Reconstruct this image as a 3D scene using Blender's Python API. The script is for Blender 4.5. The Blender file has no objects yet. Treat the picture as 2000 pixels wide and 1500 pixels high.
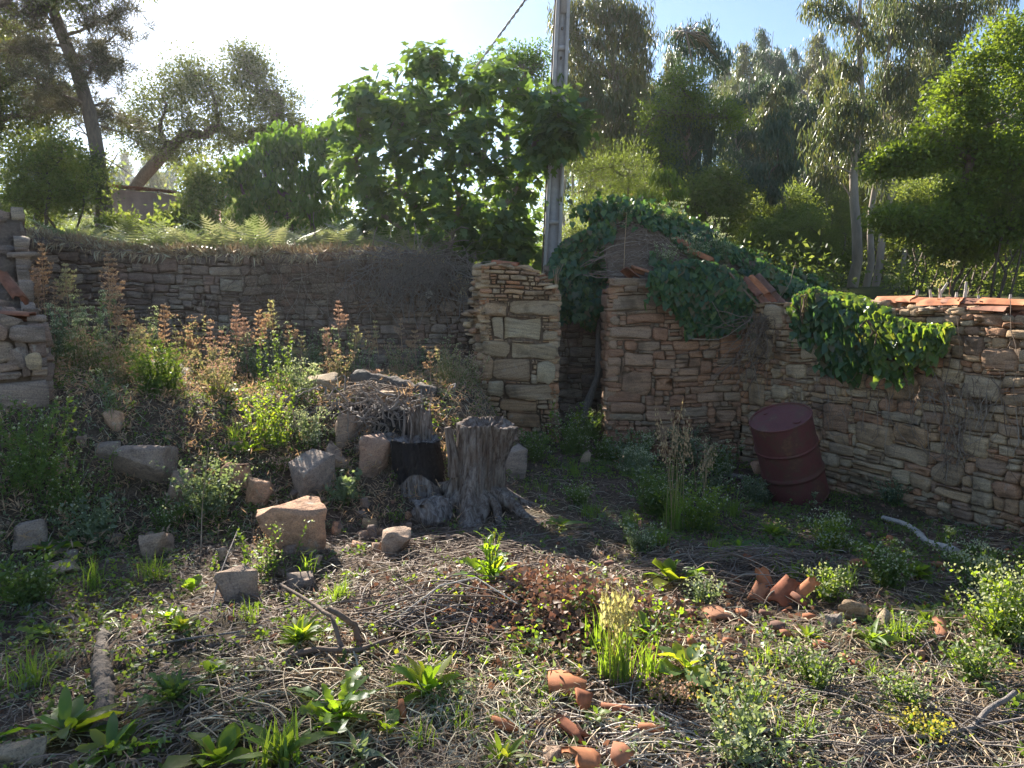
import bpy, bmesh, math, random
import numpy as np
from mathutils import Vector, Matrix, Euler

random.seed(7)
RS = np.random.default_rng(7)
C = bpy.context.scene.collection
sc = bpy.context.scene
R = math.radians

# ------------------------------------------------------------------ camera, sky, sun
PITCH = R(5.9); EYE = np.array([0.0, 0.0, 1.65]); FPX = 1444.4
cam = bpy.data.cameras.new("camera"); cam.lens = 26; cam.sensor_width = 36
cam.clip_start = 0.05; cam.clip_end = 900
camo = bpy.data.objects.new("camera", cam); C.objects.link(camo)
camo.location = EYE; camo.rotation_euler = (math.pi / 2 - PITCH, 0, 0)
sc.camera = camo

SUN_AZ, SUN_EL = R(26), R(30)            # degrees left of straight ahead, height
w = bpy.data.worlds.new("World"); sc.world = w; w.use_nodes = True
nt = w.node_tree; nt.nodes.clear()
sky = nt.nodes.new("ShaderNodeTexSky"); sky.sky_type = 'NISHITA'; sky.sun_disc = False
sky.sun_elevation = SUN_EL; sky.sun_rotation = -SUN_AZ
sky.air_density = 1.0; sky.dust_density = 0.35; sky.ozone_density = 2.2; sky.altitude = 300
bg = nt.nodes.new("ShaderNodeBackground"); bg.inputs[1].default_value = 0.063
wo = nt.nodes.new("ShaderNodeOutputWorld")
nt.links.new(sky.outputs[0], bg.inputs[0]); nt.links.new(bg.outputs[0], wo.inputs[0])
sl = bpy.data.lights.new("sun", 'SUN'); sl.energy = 5.0; sl.angle = R(0.5); sl.color = (1, .93, .82)
so = bpy.data.objects.new("sun", sl); C.objects.link(so)
sdir = Vector((-math.sin(SUN_AZ) * math.cos(SUN_EL), math.cos(SUN_AZ) * math.cos(SUN_EL), math.sin(SUN_EL)))
so.rotation_euler = sdir.to_track_quat('Z', 'Y').to_euler(); so.location = (-6, 8, 12)
sc.view_settings.view_transform = 'Standard'; sc.view_settings.look = 'None'
sc.view_settings.gamma = 1; sc.view_settings.use_curve_mapping = False
sc.view_settings.exposure = 1.74
sc.cycles.max_bounces = 8; sc.cycles.transparent_max_bounces = 4
sc.cycles.diffuse_bounces = 4; sc.cycles.glossy_bounces = 2; sc.cycles.transmission_bounces = 4
sc.cycles.use_denoising = True

# ------------------------------------------------------------------ noise, terrain
def _hash(i, j, s):
    n = (i.astype(np.int64) * 374761393 + j.astype(np.int64) * 668265263 + s * 1442695041) & 0x7fffffff
    n = ((n ^ (n >> 13)) * 1274126177) & 0x7fffffff
    return ((n ^ (n >> 16)) & 0xffff) / 65535.0
def vn(x, y, s=0):
    x = np.asarray(x, float); y = np.asarray(y, float)
    i = np.floor(x); j = np.floor(y); fx = x - i; fy = y - j
    fx = fx * fx * (3 - 2 * fx); fy = fy * fy * (3 - 2 * fy)
    a = _hash(i, j, s); b = _hash(i + 1, j, s); c = _hash(i, j + 1, s); d = _hash(i + 1, j + 1, s)
    return (a + (b - a) * fx + (c - a) * fy + (a - b - c + d) * fx * fy) * 2 - 1
def fbm(x, y, s=0, o=3):
    r = 0; a = 1.0
    for k in range(o):
        r = r + a * vn(np.asarray(x) * 2 ** k + 17.3 * k, np.asarray(y) * 2 ** k, s + k); a *= .5
    return r
def S(t):
    t = np.clip(t, 0, 1); return t * t * (3 - 2 * t)

WR0 = np.array([2.86, 9.15]); WR1 = np.array([4.95, 4.15])   # right wall, foot line
_d = WR1 - WR0; WRL = float(np.hypot(*_d)); WRU = _d / WRL; WRN = np.array([WRU[1], -WRU[0]])  # towards the yard

def hump(x, y, cx, cy, r, h):
    return h * np.exp(-((x - cx) ** 2 + (y - cy) ** 2) / (r * r))
def H(x, y):
    x = np.asarray(x, float); y = np.asarray(y, float)
    z = -0.26 * S((x - .3) / 2.3) * S((y - 3.2) / 3.8) + 0.06 * S((y - 7) / 2) * S((1.5 - x) / 2)
    yb = 5.95 + 0.42 * np.minimum(x, 0) + .25 * vn(x * 1.1, x * 0, 5)
    bank = 0.78 * S((y - yb) / 2.1) * S((0.10 - x) / 0.65) * (1 - .45 * S((y - 8.6) / 1.2))
    z = z + bank
    z = z + 0.25 * S((-2.6 - x) / 1.7) * S((y - 3.2) / 2.6)
    z = z + hump(x, y, .05, 3.95, .62, .09) + hump(x, y, 1.75, 4.5, .55, .13) + hump(x, y, 2.5, 2.9, .8, .08) + hump(x, y, -1.0, 3.1, .6, .06)
    z = z + .035 * fbm(x * 1.7, y * 1.7, 3) + .012 * fbm(x * 9, y * 9, 9, 2)
    # terrace behind the back wall, beyond the shed and beyond the right wall
    terr = 2.40 + .05 * fbm(x, y, 4)
    z = z + (terr - z) * S((y - 10.72) / .25) * S((-.35 - x) / .3 )
    house = S((y - 12.1) / .5)
    z = z + (1.75 + .25 * S((1 - x) / 2) - z) * house * (1 - S((-.35 - x) / .3))
    dl = -((x - WR0[0]) * WRN[0] + (y - WR0[1]) * WRN[1])
    out = S((dl - .22) / .3) * S((12.0 - y) / .4 ) * S((x - 2.9) / .3)
    z = z + (1.30 - z) * out
    # land beyond
    z = z + .035 * np.clip(y - 13, 0, 15) + .17 * np.clip(y - 30, 0, 90) * S((x + 2) / 18) + .05 * np.clip(y - 30, 0, 150)
    z = z + .35 * fbm(x * .12, y * .12, 12) * S((y - 13) / 10)
    return z
def Hs(x, y): return float(H(np.array([x]), np.array([y]))[0])

def ray(px, py):
    a = (px - 1000) / FPX; b = (750 - py) / FPX
    d = np.array([a, math.cos(PITCH) + math.sin(PITCH) * b, math.cos(PITCH) * b - math.sin(PITCH)])
    return d
def P(px, py, Y):
    d = ray(px, py); return EYE + d * (Y / d[1])
def G(px, py):
    """where the line of sight meets the ground"""
    d = ray(px, py); ts = np.arange(1.2, 40, .01); p = EYE[None] + ts[:, None] * d[None]
    h = H(p[:, 0], p[:, 1]); k = np.nonzero(p[:, 2] <= h)[0]
    if len(k) == 0: return p[-1]
    q = p[k[0]]; q[2] = h[k[0]]; return q
def toZ(px, Y): return (px - 1000) / FPX * Y      # rough x at a depth

# ------------------------------------------------------------------ mesh building
class M:
    """collects triangles; v is a shade number per piece"""
    def __init__(s): s.V = []; s.F = []; s.A = []; s.n = 0
    def add(s, V, F, v=0.5):
        V = np.asarray(V, float); F = np.asarray(F, int)
        if F.shape[1] == 4: F = np.concatenate([F[:, [0, 1, 2]], F[:, [0, 2, 3]]])
        s.V.append(V); s.F.append(F + s.n); s.n += len(V)
        s.A.append(np.full(len(V), v) if np.isscalar(v) else np.asarray(v, float))
    def addM(s, o):
        for V, F, A in o.chunks(): s.add(V, F, A)
    def chunks(s):
        k = 0
        for V, F, A in zip(s.V, s.F, s.A): yield V, F - k, A; k += len(V)
    def arrays(s):
        return np.concatenate(s.V), np.concatenate(s.F), np.concatenate(s.A)
    def mesh(s, name, mat, origin=(0, 0, 0), smooth=False):
        V, F, A = s.arrays()
        return np_mesh(name, V - np.asarray(origin)[None], F, A, mat, smooth)
def np_mesh(name, V, F, A, mat, smooth=False):
    me = bpy.data.meshes.new(name)
    me.vertices.add(len(V)); me.vertices.foreach_set("co", V.astype(np.float32).ravel())
    me.loops.add(len(F) * 3); me.loops.foreach_set("vertex_index", F.astype(np.int32).ravel())
    me.polygons.add(len(F)); me.polygons.foreach_set("loop_start", np.arange(0, len(F) * 3, 3, dtype=np.int32))
    if smooth: me.polygons.foreach_set("use_smooth", np.ones(len(F), bool))
    at = me.attributes.new("v", 'FLOAT', 'POINT'); at.data.foreach_set("value", A.astype(np.float32))
    me.update(calc_edges=True); me.materials.append(mat)
    return me
def thing(name, label, cat, loc=(0, 0, 0), group=None):
    o = bpy.data.objects.new(name, None); C.objects.link(o); o.location = [float(a) for a in loc]
    o.empty_display_size = .1
    o['label'] = label; o['category'] = cat; o['kind'] = 'thing'
    if group: o['group'] = group
    return o
def obj(name, me, parent=None, kind=None, loc=None, label=None, cat=None, group=None):
    o = bpy.data.objects.new(name, me); C.objects.link(o)
    if parent is not None: o.parent = parent
    if loc is not None: o.location = [float(a) for a in loc]
    if kind: o['kind'] = kind
    if label: o['label'] = label
    if cat: o['category'] = cat
    if group: o['group'] = group
    return o
def part(name, m, mat, parent, smooth=False, kind=None, label=None):
    """m holds world coordinates; the parent is unrotated"""
    return obj(name, m.mesh(name, mat, parent.location, smooth), parent, kind, label=label)

def nrm(a): return a / (np.linalg.norm(a, axis=-1, keepdims=True) + 1e-9)
def frames(d, up=None, rng=RS):
    """rotation with Y along d and Z near up"""
    d = nrm(d)
    if up is None: up = rng.normal(size=d.shape)
    x = nrm(np.cross(d, up)); z = np.cross(x, d)
    return x, d, z
def scatter(m, tV, tF, pos, d, up, size, v):
    """one copy of template tV,tF per pos"""
    tV = np.asarray(tV, float); tF = np.asarray(tF, int)
    if tF.shape[1] == 4: tF = np.concatenate([tF[:, [0, 1, 2]], tF[:, [0, 2, 3]]])
    x, y, z = frames(d, up); n = len(pos); size = np.broadcast_to(size, (n,))
    V = pos[:, None] + size[:, None, None] * (tV[None, :, :1] * x[:, None] + tV[None, :, 1:2] * y[:, None] + tV[None, :, 2:3] * z[:, None])
    F = tF[None] + (np.arange(n) * len(tV))[:, None, None]
    m.add(V.reshape(-1, 3), F.reshape(-1, 3), np.repeat(v, len(tV)))
def tube(m, pts, rad, sides=6, v=.5, cap=True, flat=1.0):
    pts = np.asarray(pts, float); n = len(pts); rad = np.broadcast_to(rad, (n,))
    t = np.gradient(pts, axis=0); t = nrm(t)
    ref = np.array([0.31, .2, 1.0]) if abs(t[0, 2]) < .8 else np.array([1.0, .25, 0])
    x = nrm(np.cross(t, ref)); y = np.cross(t, x)
    a = np.arange(sides) / sides * 2 * math.pi
    V = pts[:, None] + rad[:, None, None] * (np.cos(a)[None, :, None] * x[:, None] + flat * np.sin(a)[None, :, None] * y[:, None])
    V = V.reshape(-1, 3); F = []
    for i in range(n - 1):
        for k in range(sides):
            k2 = (k + 1) % sides
            F.append((i * sides + k, i * sides + k2, (i + 1) * sides + k2, (i + 1) * sides + k))
    F = np.array(F); m.add(V, F, v)
    if cap:
        for i in (0, n - 1):
            r = V[i * sides:(i + 1) * sides]; Vc = np.vstack([r, pts[i][None]])
            f = [(k, (k + 1) % sides, sides) if i else ((k + 1) % sides, k, sides) for k in range(sides)]
            m.add(Vc, np.array(f), v)
def box(m, lo, hi, v=.5):
    x0, y0, z0 = lo; x1, y1, z1 = hi
    V = [(x0, y0, z0), (x1, y0, z0), (x1, y1, z0), (x0, y1, z0), (x0, y0, z1), (x1, y0, z1), (x1, y1, z1), (x0, y1, z1)]
    F = [(0, 3, 2, 1), (4, 5, 6, 7), (0, 1, 5, 4), (1, 2, 6, 5), (2, 3, 7, 6), (3, 0, 4, 7)]
    m.add(V, F, v)

# ------------------------------------------------------------------ materials
def newmat(name):
    m = bpy.data.materials.new(name); m.use_nodes = True; nt = m.node_tree; nt.nodes.clear()
    o = nt.nodes.new("ShaderNodeOutputMaterial")
    return m, nt, o
def N(nt, t, **k):
    n = nt.nodes.new(t)
    for a, b in k.items(): setattr(n, a, b)
    return n
def ramp(nt, fac, cols, interp='LINEAR'):
    r = N(nt, "ShaderNodeValToRGB"); r.color_ramp.interpolation = interp
    e = r.color_ramp.elements
    while len(e) < len(cols): e.new(0.5)
    for i, c in enumerate(cols):
        pos, col = (c if isinstance(c[1], (tuple, list)) else (i / max(1, len(cols) - 1), c))
        e[i].position = pos; e[i].color = (*col, 1)
    nt.links.new(fac, r.inputs[0]); return r.outputs[0]
def math_(nt, op, a, b=None):
    n = N(nt, "ShaderNodeMath", operation=op)
    for i, q in enumerate((a, b)):
        if q is None: continue
        if isinstance(q, (int, float)): n.inputs[i].default_value = q
        else: nt.links.new(q, n.inputs[i])
    return n.outputs[0]
def rnd(nt):
    oi = N(nt, "ShaderNodeObjectInfo"); at = N(nt, "ShaderNodeAttribute"); at.attribute_name = "v"
    return math_(nt, 'FRACT', math_(nt, 'ADD', oi.outputs['Random'], at.outputs['Fac']))
def noise(nt, scale, detail=3, vec=None, rough=.6, dist=0):
    n = N(nt, "ShaderNodeTexNoise"); n.inputs['Scale'].default_value = scale; n.inputs['Detail'].default_value = detail
    n.inputs['Roughness'].default_value = rough; n.inputs['Distortion'].default_value = dist
    if vec is not None: nt.links.new(vec, n.inputs['Vector'])
    return n.outputs['Fac']
def mixc(nt, f, a, b, mode='MIX'):
    n = N(nt, "ShaderNodeMix", data_type='RGBA', blend_type=mode)
    for i, q in ((0, f), (6, a), (7, b)):
        if isinstance(q, (int, float)): n.inputs[i].default_value = q
        elif isinstance(q, tuple): n.inputs[i].default_value = (*q, 1)
        else: nt.links.new(q, n.inputs[i])
    return n.outputs[2]
def leafmat(name, cols, trans=.45, tcol=(1.9, 1.7, .7), rough=.5, spec=.35):
    m, nt, o = newmat(name)
    c = ramp(nt, rnd(nt), [tuple(min(.6, q * 1.18) for q in k_) for k_ in cols])
    p = N(nt, "ShaderNodeBsdfPrincipled"); p.inputs['Roughness'].default_value = rough
    p.inputs['Specular IOR Level'].default_value = spec
    nt.links.new(c, p.inputs['Base Color'])
    t = N(nt, "ShaderNodeBsdfTranslucent"); nt.links.new(mixc(nt, 1.0, c, tcol, 'MULTIPLY'), t.inputs[0])
    mx = N(nt, "ShaderNodeMixShader"); mx.inputs[0].default_value = trans
    nt.links.new(p.outputs[0], mx.inputs[1]); nt.links.new(t.outputs[0], mx.inputs[2]); nt.links.new(mx.outputs[0], o.inputs[0])
    return m
def stonemat(name, cols, strata=(2.5, 2.5, 26), bump=.5, dirt=(.05, .04, .03), lichen=.25, rough=.9):
    m, nt, o = newmat(name)
    tc = N(nt, "ShaderNodeTexCoord"); r = rnd(nt)
    cmb = N(nt, "ShaderNodeCombineXYZ"); k = math_(nt, 'MULTIPLY', r, 37.0)
    for i in range(3): nt.links.new(k, cmb.inputs[i])
    ad = N(nt, "ShaderNodeVectorMath", operation='ADD'); nt.links.new(tc.outputs['Object'], ad.inputs[0]); nt.links.new(cmb.outputs[0], ad.inputs[1])
    # tilt each stone's bedding a little
    vr = N(nt, "ShaderNodeVectorRotate", rotation_type='Y_AXIS'); nt.links.new(ad.outputs[0], vr.inputs['Vector'])
    nt.links.new(math_(nt, 'MULTIPLY', math_(nt, 'SUBTRACT', r, .5), .5), vr.inputs['Angle'])
    mp = N(nt, "ShaderNodeMapping"); mp.inputs['Scale'].default_value = strata; nt.links.new(vr.outputs[0], mp.inputs[0])
    st = noise(nt, 1.6, 4, mp.outputs[0], .65)
    fine = noise(nt, 95, 5, ad.outputs[0], .75); big = noise(nt, 3.2, 3, tc.outputs['Object'])
    c = ramp(nt, r, [tuple(min(.6, q * 1.3) for q in k_) for k_ in cols])
    c = mixc(nt, .75, c, ramp(nt, st, [(.25, (.42, .38, .36)), (.5, (1, .97, .93)), (.75, (1.35, 1.25, 1.1))]), 'MULTIPLY')
    c = mixc(nt, .8, c, ramp(nt, fine, [(.34, (.45, .43, .42)), (.5, (.95, .95, .95)), (.66, (1.3, 1.27, 1.2))]), 'MULTIPLY')
    c = mixc(nt, ramp(nt, big, [(.52, (0, 0, 0)), (.72, (.6, .6, .6))]), c, dirt)
    li = noise(nt, 9, 4, ad.outputs[0], .7)
    c = mixc(nt, ramp(nt, li, [(.60, (0, 0, 0)), (.72, (lichen,) * 3)]), c, (.42, .42, .36))
    p = N(nt, "ShaderNodeBsdfPrincipled"); p.inputs['Roughness'].default_value = rough; p.inputs['Specular IOR Level'].default_value = .2
    nt.links.new(c, p.inputs['Base Color'])
    b = N(nt, "ShaderNodeBump"); b.inputs['Strength'].default_value = bump; b.inputs['Distance'].default_value = .02
    hh = math_(nt, 'ADD', math_(nt, 'MULTIPLY', st, 1.3), math_(nt, 'MULTIPLY', fine, .5))
    nt.links.new(hh, b.inputs['Height']); nt.links.new(b.outputs[0], p.inputs['Normal'])
    nt.links.new(p.outputs[0], o.inputs[0]); return m
def plain(name, cols, rough=.85, scale=20, bump=.3, stretch=(1, 1, 1), spec=.25, dist=.01, metal=0, mul=.6):
    m, nt, o = newmat(name); tc = N(nt, "ShaderNodeTexCoord")
    mp = N(nt, "ShaderNodeMapping"); mp.inputs['Scale'].default_value = stretch; nt.links.new(tc.outputs['Object'], mp.inputs[0])
    n1 = noise(nt, scale, 5, mp.outputs[0], .65); c = ramp(nt, rnd(nt), cols)
    c = mixc(nt, mul, c, ramp(nt, n1, [(.28, (.4, .4, .4)), (.7, (1.35, 1.3, 1.25))]), 'MULTIPLY')
    p = N(nt, "ShaderNodeBsdfPrincipled"); p.inputs['Roughness'].default_value = rough; p.inputs['Specular IOR Level'].default_value = spec
    p.inputs['Metallic'].default_value = metal
    nt.links.new(c, p.inputs['Base Color']); b = N(nt, "ShaderNodeBump"); b.inputs['Strength'].default_value = bump; b.inputs['Distance'].default_value = dist
    nt.links.new(n1, b.inputs['Height']); nt.links.new(b.outputs[0], p.inputs['Normal']); nt.links.new(p.outputs[0], o.inputs[0]); return m

MT = {}
MT['schist_warm'] = stonemat('schist_warm', [(.33, .20, .12), (.39, .27, .165), (.28, .205, .14), (.42, .32, .21), (.31, .245, .175), (.36, .19, .11), (.25, .18, .13)])
MT['schist_red'] = stonemat('schist_red', [(.28, .155, .10), (.25, .14, .09), (.32, .21, .145), (.22, .17, .125), (.33, .18, .11), (.27, .21, .15)], lichen=.15)
MT['schist_grey'] = stonemat('schist_grey', [(.19, .145, .12), (.25, .20, .165), (.16, .12, .10), (.23, .155, .12), (.28, .24, .19)], lichen=.4)
MT['schist_pale'] = stonemat('schist_pale', [(.30, .22, .14), (.36, .30, .21), (.30, .18, .10), (.33, .27, .19), (.26, .17, .105)], strata=(1.5, 1.5, 22), lichen=.3, bump=.8)
MT['boulder'] = stonemat('boulder', [(.30, .20, .15), (.27, .225, .19), (.35, .24, .17), (.25, .20, .17)], strata=(9, 9, 13), bump=1.0, lichen=.9)
MT['boulder_orange'] = stonemat('boulder_orange', [(.40, .235, .15), (.44, .29, .20)], strata=(8, 8, 12), bump=1.0, lichen=.6)
MT['mortar'] = plain('earth_mortar', [(.17, .12, .085), (.21, .15, .105)], scale=24, bump=.9, dist=.03)
MT['terracotta'] = plain('terracotta', [(.40, .145, .065), (.46, .19, .09), (.32, .115, .06), (.42, .21, .12)], scale=9, bump=.25, mul=.85, dist=.006)
MT['terracotta_old'] = plain('terracotta_old', [(.20, .09, .06), (.27, .12, .075), (.15, .09, .07)], scale=12, bump=.3, mul=.7)
MT['grey_wood'] = plain('weathered_wood', [(.26, .23, .21), (.32, .28, .25), (.20, .17, .15)], scale=14, stretch=(5, 5, .7), bump=1.0, dist=.02, mul=.85)
MT['pale_wood'] = plain('bleached_wood', [(.48, .44, .38), (.55, .50, .44)], scale=14, stretch=(3, 3, 3), bump=.8, mul=.6)
MT['twig'] = plain('twig', [(.19, .14, .11), (.30, .235, .18), (.13, .09, .07), (.38, .32, .26)], scale=30, bump=.3)
MT['branch'] = plain('branch_bark', [(.17, .12, .09), (.22, .16, .12)], scale=25, bump=.7)
MT['bark_dark'] = plain('dark_bark', [(.13, .105, .085), (.16, .13, .105)], scale=9, stretch=(2, 2, .6), bump=1, dist=.03)
MT['bark_euc'] = plain('eucalyptus_bark', [(.34, .28, .23), (.42, .37, .32), (.28, .21, .16)], scale=3, stretch=(2, 2, .5), bump=.3)
MT['bark_fig'] = plain('fig_bark', [(.21, .18, .15), (.25, .22, .19)], scale=9, bump=.4)
MT['straw'] = leafmat('straw', [(.29, .205, .125), (.48, .37, .235), (.21, .145, .095), (.58, .48, .34), (.36, .255, .15), (.26, .18, .115)], .12, (1, .9, .7), .6, .3)
MT['dark_litter'] = leafmat('dark_litter', [(.13, .09, .07), (.20, .145, .11), (.09, .065, .05), (.26, .20, .155)], .08, (1, .9, .7), .7, .2)
MT['red_straw'] = leafmat('red_brown_grass', [(.30, .16, .09), (.36, .22, .13), (.22, .12, .075), (.40, .28, .18)], .3, (1.2, 1, .8), .7, .2)
MT['brown_leaf'] = leafmat('dead_leaf', [(.17, .10, .07), (.24, .15, .10), (.12, .075, .055), (.30, .20, .14), (.22, .11, .075)], .2, (1.3, 1, .8), .6, .3)
# ------------------------------------------------------------------ ground
def ground():
    def axis(a, b, st, far0, far1, g):
        c = list(np.arange(a, b + 1e-6, st)); s = st; x = c[-1]
        while x < far1: s *= g; x += s; c.append(x)
        s = st; x = c[0]; l = []
        while x > far0: s *= g; x -= s; l.append(x)
        return np.array(l[::-1] + c)
    xs = axis(-6.2, 5.2, .065, -160, 160, 1.09); ys = axis(1.2, 12.8, .065, -30, 230, 1.07)
    X, Y = np.meshgrid(xs, ys); Z = H(X, Y)
    V = np.stack([X, Y, Z], -1).reshape(-1, 3); nx = len(xs); ny = len(ys)
    i = np.arange(nx - 1)[None] + np.arange(ny - 1)[:, None] * nx; i = i.ravel()
    F = np.stack([i, i + 1, i + nx + 1, i + nx], -1)
    mat, nt, o = newmat('soil_and_litter'); tc = N(nt, "ShaderNodeTexCoord"); v = tc.outputs['Object']
    a = noise(nt, 1.1, 5, v, .7); b = noise(nt, 14, 6, v, .75); c_ = noise(nt, 70, 3, v, .7)
    col = ramp(nt, b, [(.25, (.055, .038, .028)), (.45, (.11, .075, .055)), (.6, (.17, .12, .085)), (.8, (.27, .205, .15))])
    col = mixc(nt, ramp(nt, a, [(.45, (0, 0, 0)), (.65, (.55, .55, .55))]), col, (.05, .055, .025))
    col = mixc(nt, .6, col, ramp(nt, c_, [(.3, (.45, .42, .4)), (.7, (1.5, 1.45, 1.35))]), 'MULTIPLY')
    sep = N(nt, "ShaderNodeSeparateXYZ"); nt.links.new(v, sep.inputs[0])
    far = math_(nt, 'MULTIPLY', math_(nt, 'SUBTRACT', sep.outputs[1], 12.0), .2); far = math_(nt, 'MINIMUM', math_(nt, 'MAXIMUM', far, 0.0), 1.0)
    green = ramp(nt, noise(nt, .6, 6, v, .8), [(.3, (.05, .055, .022)), (.55, (.09, .105, .035)), (.75, (.13, .10, .05))])
    col = mixc(nt, far, col, green)
    p = N(nt, "ShaderNodeBsdfPrincipled"); p.inputs['Roughness'].default_value = .95; p.inputs['Specular IOR Level'].default_value = .15
    nt.links.new(col, p.inputs['Base Color']); bp = N(nt, "ShaderNodeBump"); bp.inputs['Strength'].default_value = .9; bp.inputs['Distance'].default_value = .03
    nt.links.new(math_(nt, 'ADD', b, math_(nt, 'MULTIPLY', c_, .5)), bp.inputs['Height']); nt.links.new(bp.outputs[0], p.inputs['Normal']); nt.links.new(p.outputs[0], o.inputs[0])
    m = M(); m.add(V, F)
    obj('ground', m.mesh('ground', mat, smooth=True), kind='structure')
ground()

# ------------------------------------------------------------------ stonework
def panel_stones(O, U, N_, W, top, bot=lambda u: 0, rows=(.07, .17), asp=(1.2, 3.2), gap=.004, warp=.07, proud=(0, .035), seed=1, thin=.3, big=0, bigs=(), auto=9):
    """one face of rubble: list of (area, V, F, shade). O, U, N_ in world; v is height above O"""
    rg = random.Random(seed); O = np.asarray(O, float); U = np.asarray(U, float); Nn = np.asarray(N_, float); Z = np.array([0, 0, 1.0])
    cells = []; Hm = max(top(u) for u in np.linspace(0, W, 60)); v = -.5
    taken = [b for b in bigs]
    def free(a0, a1, b0, b1):
        return not any(a0 < q[1] - .01 and a1 > q[0] + .01 and b0 < q[3] - .01 and b1 > q[2] + .01 for q in taken)
    for _ in range(int(W * Hm * auto)):          # larger stones set at random, the courses close round them
        w_ = rg.uniform(.13, .34); h_ = rg.uniform(.45, .95) * w_ * rg.uniform(.6, 1.0); a_ = rg.uniform(0, max(.01, W - w_)); b_ = rg.uniform(-.3, Hm - h_)
        if free(a_ - .02, a_ + w_ + .02, b_ - .02, b_ + h_ + .02): taken.append((a_, a_ + w_, b_, b_ + h_))
    for q in taken: cells.append(tuple(q))
    while v < Hm:
        h = rg.uniform(*rows); u = -rg.uniform(0, .2)
        if rg.random() < big: h *= 1.6
        while u < W:
            wd = max(h, .06) * rg.uniform(*asp) * rg.choice((.7, 1, 1, 1.3)); u1 = min(u + wd, W + .001)
            if W - u1 < .06: u1 = W
            if u1 - u < .015: u = u1; break
            uu = max(u, 0)
            if u1 - uu > .03:
                r = rg.random(); sub = []
                if r < thin and h > .08:
                    n = rg.choice((2, 2, 3)); hs = sorted(rg.uniform(.2, .8) for _ in range(n - 1)); hs = [0] + hs + [1]
                    for a, b in zip(hs, hs[1:]): sub.append((uu, u1, v + h * a, v + h * b))
                elif r < thin + .14 and wd > h * 1.3:
                    k = rg.uniform(.55, .8); um = uu + (u1 - uu) * k; vm = v + h * rg.uniform(.35, .65)
                    sub += [(uu, um, v, v + h), (um, u1, v, vm), (um, u1, vm, v + h)]
                else: sub.append((uu, u1, v, v + h))
                for s_ in sub:
                    todo = [s_]
                    for q in taken:             # cut back to the large stones
                        nx = []
                        for c_ in todo:
                            if not (c_[0] < q[1] and c_[1] > q[0] and c_[2] < q[3] and c_[3] > q[2]): nx.append(c_); continue
                            if c_[0] < q[0]: nx.append((c_[0], q[0], c_[2], c_[3]))
                            if c_[1] > q[1]: nx.append((q[1], c_[1], c_[2], c_[3]))
                            a_, b_ = max(c_[0], q[0]), min(c_[1], q[1])
                            if c_[3] > q[3]: nx.append((a_, b_, q[3], c_[3]))
                            if c_[2] < q[2]: nx.append((a_, b_, c_[2], q[2]))
                        todo = nx
                    cells += [c_ for c_ in todo if c_[1] - c_[0] > .022 and c_[3] - c_[2] > .012]
            u = u1
        v += h
    out = []; f1 = 1.3; f2 = 5.0
    for (u0, u1, v0, v1) in cells:
        uc = (u0 + u1) / 2; vc = (v0 + v1) / 2
        if vc > top(min(max(uc, 0), W)) + .02 or v1 < bot(uc) - .05: continue
        w_, h_ = u1 - u0, v1 - v0
        if w_ < .02 or h_ < .012: continue
        c = rg.uniform(.08, .30) * min(w_, h_); pts = []
        def cc(): return c * rg.uniform(.4, 1.5)
        nm = 1 if w_ > .16 else 0
        pts += [(u0 + cc(), v0)] + ([((u0 + u1) / 2, v0 - rg.uniform(-.15, .1) * h_ * .4)] if nm else []) + [(u1 - cc(), v0)]
        pts += [(u1, v0 + cc())] + ([(u1 + rg.uniform(-.012, .012), vc)] if h_ > .16 else []) + [(u1, v1 - cc())]
        pts += [(u1 - cc(), v1)] + ([((u0 + u1) / 2, v1 + rg.uniform(-.1, .12) * h_ * .4)] if nm else []) + [(u0 + cc(), v1)]
        pts += [(u0, v1 - cc()), (u0, v0 + cc())]
        pts = np.array(pts); n = len(pts); pts = pts + np.array([[rg.uniform(-.07, .07) * min(w_, .2), rg.uniform(-.09, .09) * h_] for _ in range(n)])
        ctr = np.array([uc, vc]); ins = 1 - 2 * gap / max(min(w_, h_), .03)
        sc_ = np.array([1 - 2 * gap / w_, 1 - 2 * gap / h_]); pts = ctr + (pts - ctr) * np.clip(sc_, .6, 1)
        def wr(p):
            q = p.copy(); q[:, 1] += warp * 1.1 * vn(p[:, 0] * .55, p[:, 1] * .4, seed + 20); q[:, 0] += warp * vn(p[:, 0] * f1, p[:, 1] * f1 * 1.5, seed) + warp * .35 * vn(p[:, 0] * f2, p[:, 1] * f2, seed + 3)
            q[:, 1] += warp * .8 * vn(p[:, 0] * f1, p[:, 1] * f1 * 1.5, seed + 7) + warp * .3 * vn(p[:, 0] * f2, p[:, 1] * f2, seed + 5)
            q[:, 0] = np.clip(q[:, 0], 0, W); return q
        d = rg.uniform(*proud) + .02 * float(vn(uc * 1.3, vc * 1.3, seed + 11)); bev = min(.014, .16 * min(w_, h_))
        tilt = np.array([rg.uniform(-.12, .12), rg.uniform(-.22, .22)])
        r0 = wr(pts); inner = ctr + (pts - ctr) * np.array([max(.3, 1 - 2 * bev / w_), max(.3, 1 - 2 * bev / h_)]); r1 = wr(inner); r2 = wr(ctr + (pts - ctr) * .45)
        def to(p, nn): return O + p[:, :1] * U + p[:, 1:2] * Z + np.asarray(nn).reshape(-1, 1) * Nn
        rel = lambda p: ((p - ctr) @ tilt)
        jit = np.array([rg.uniform(-.008, .008) for _ in range(n)])
        V = np.vstack([to(r0, np.full(n, -.11)), to(r0, d - bev + jit), to(r1, d + rel(r1) + jit), to(r2, d + rel(r2) + .3 * bev * rg.uniform(-.5, 1.2) + np.array([rg.uniform(-.007, .007) for _ in range(n)]))])
        V = np.vstack([V, to(wr(ctr[None]), [d + .003])])
        F = []
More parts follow.
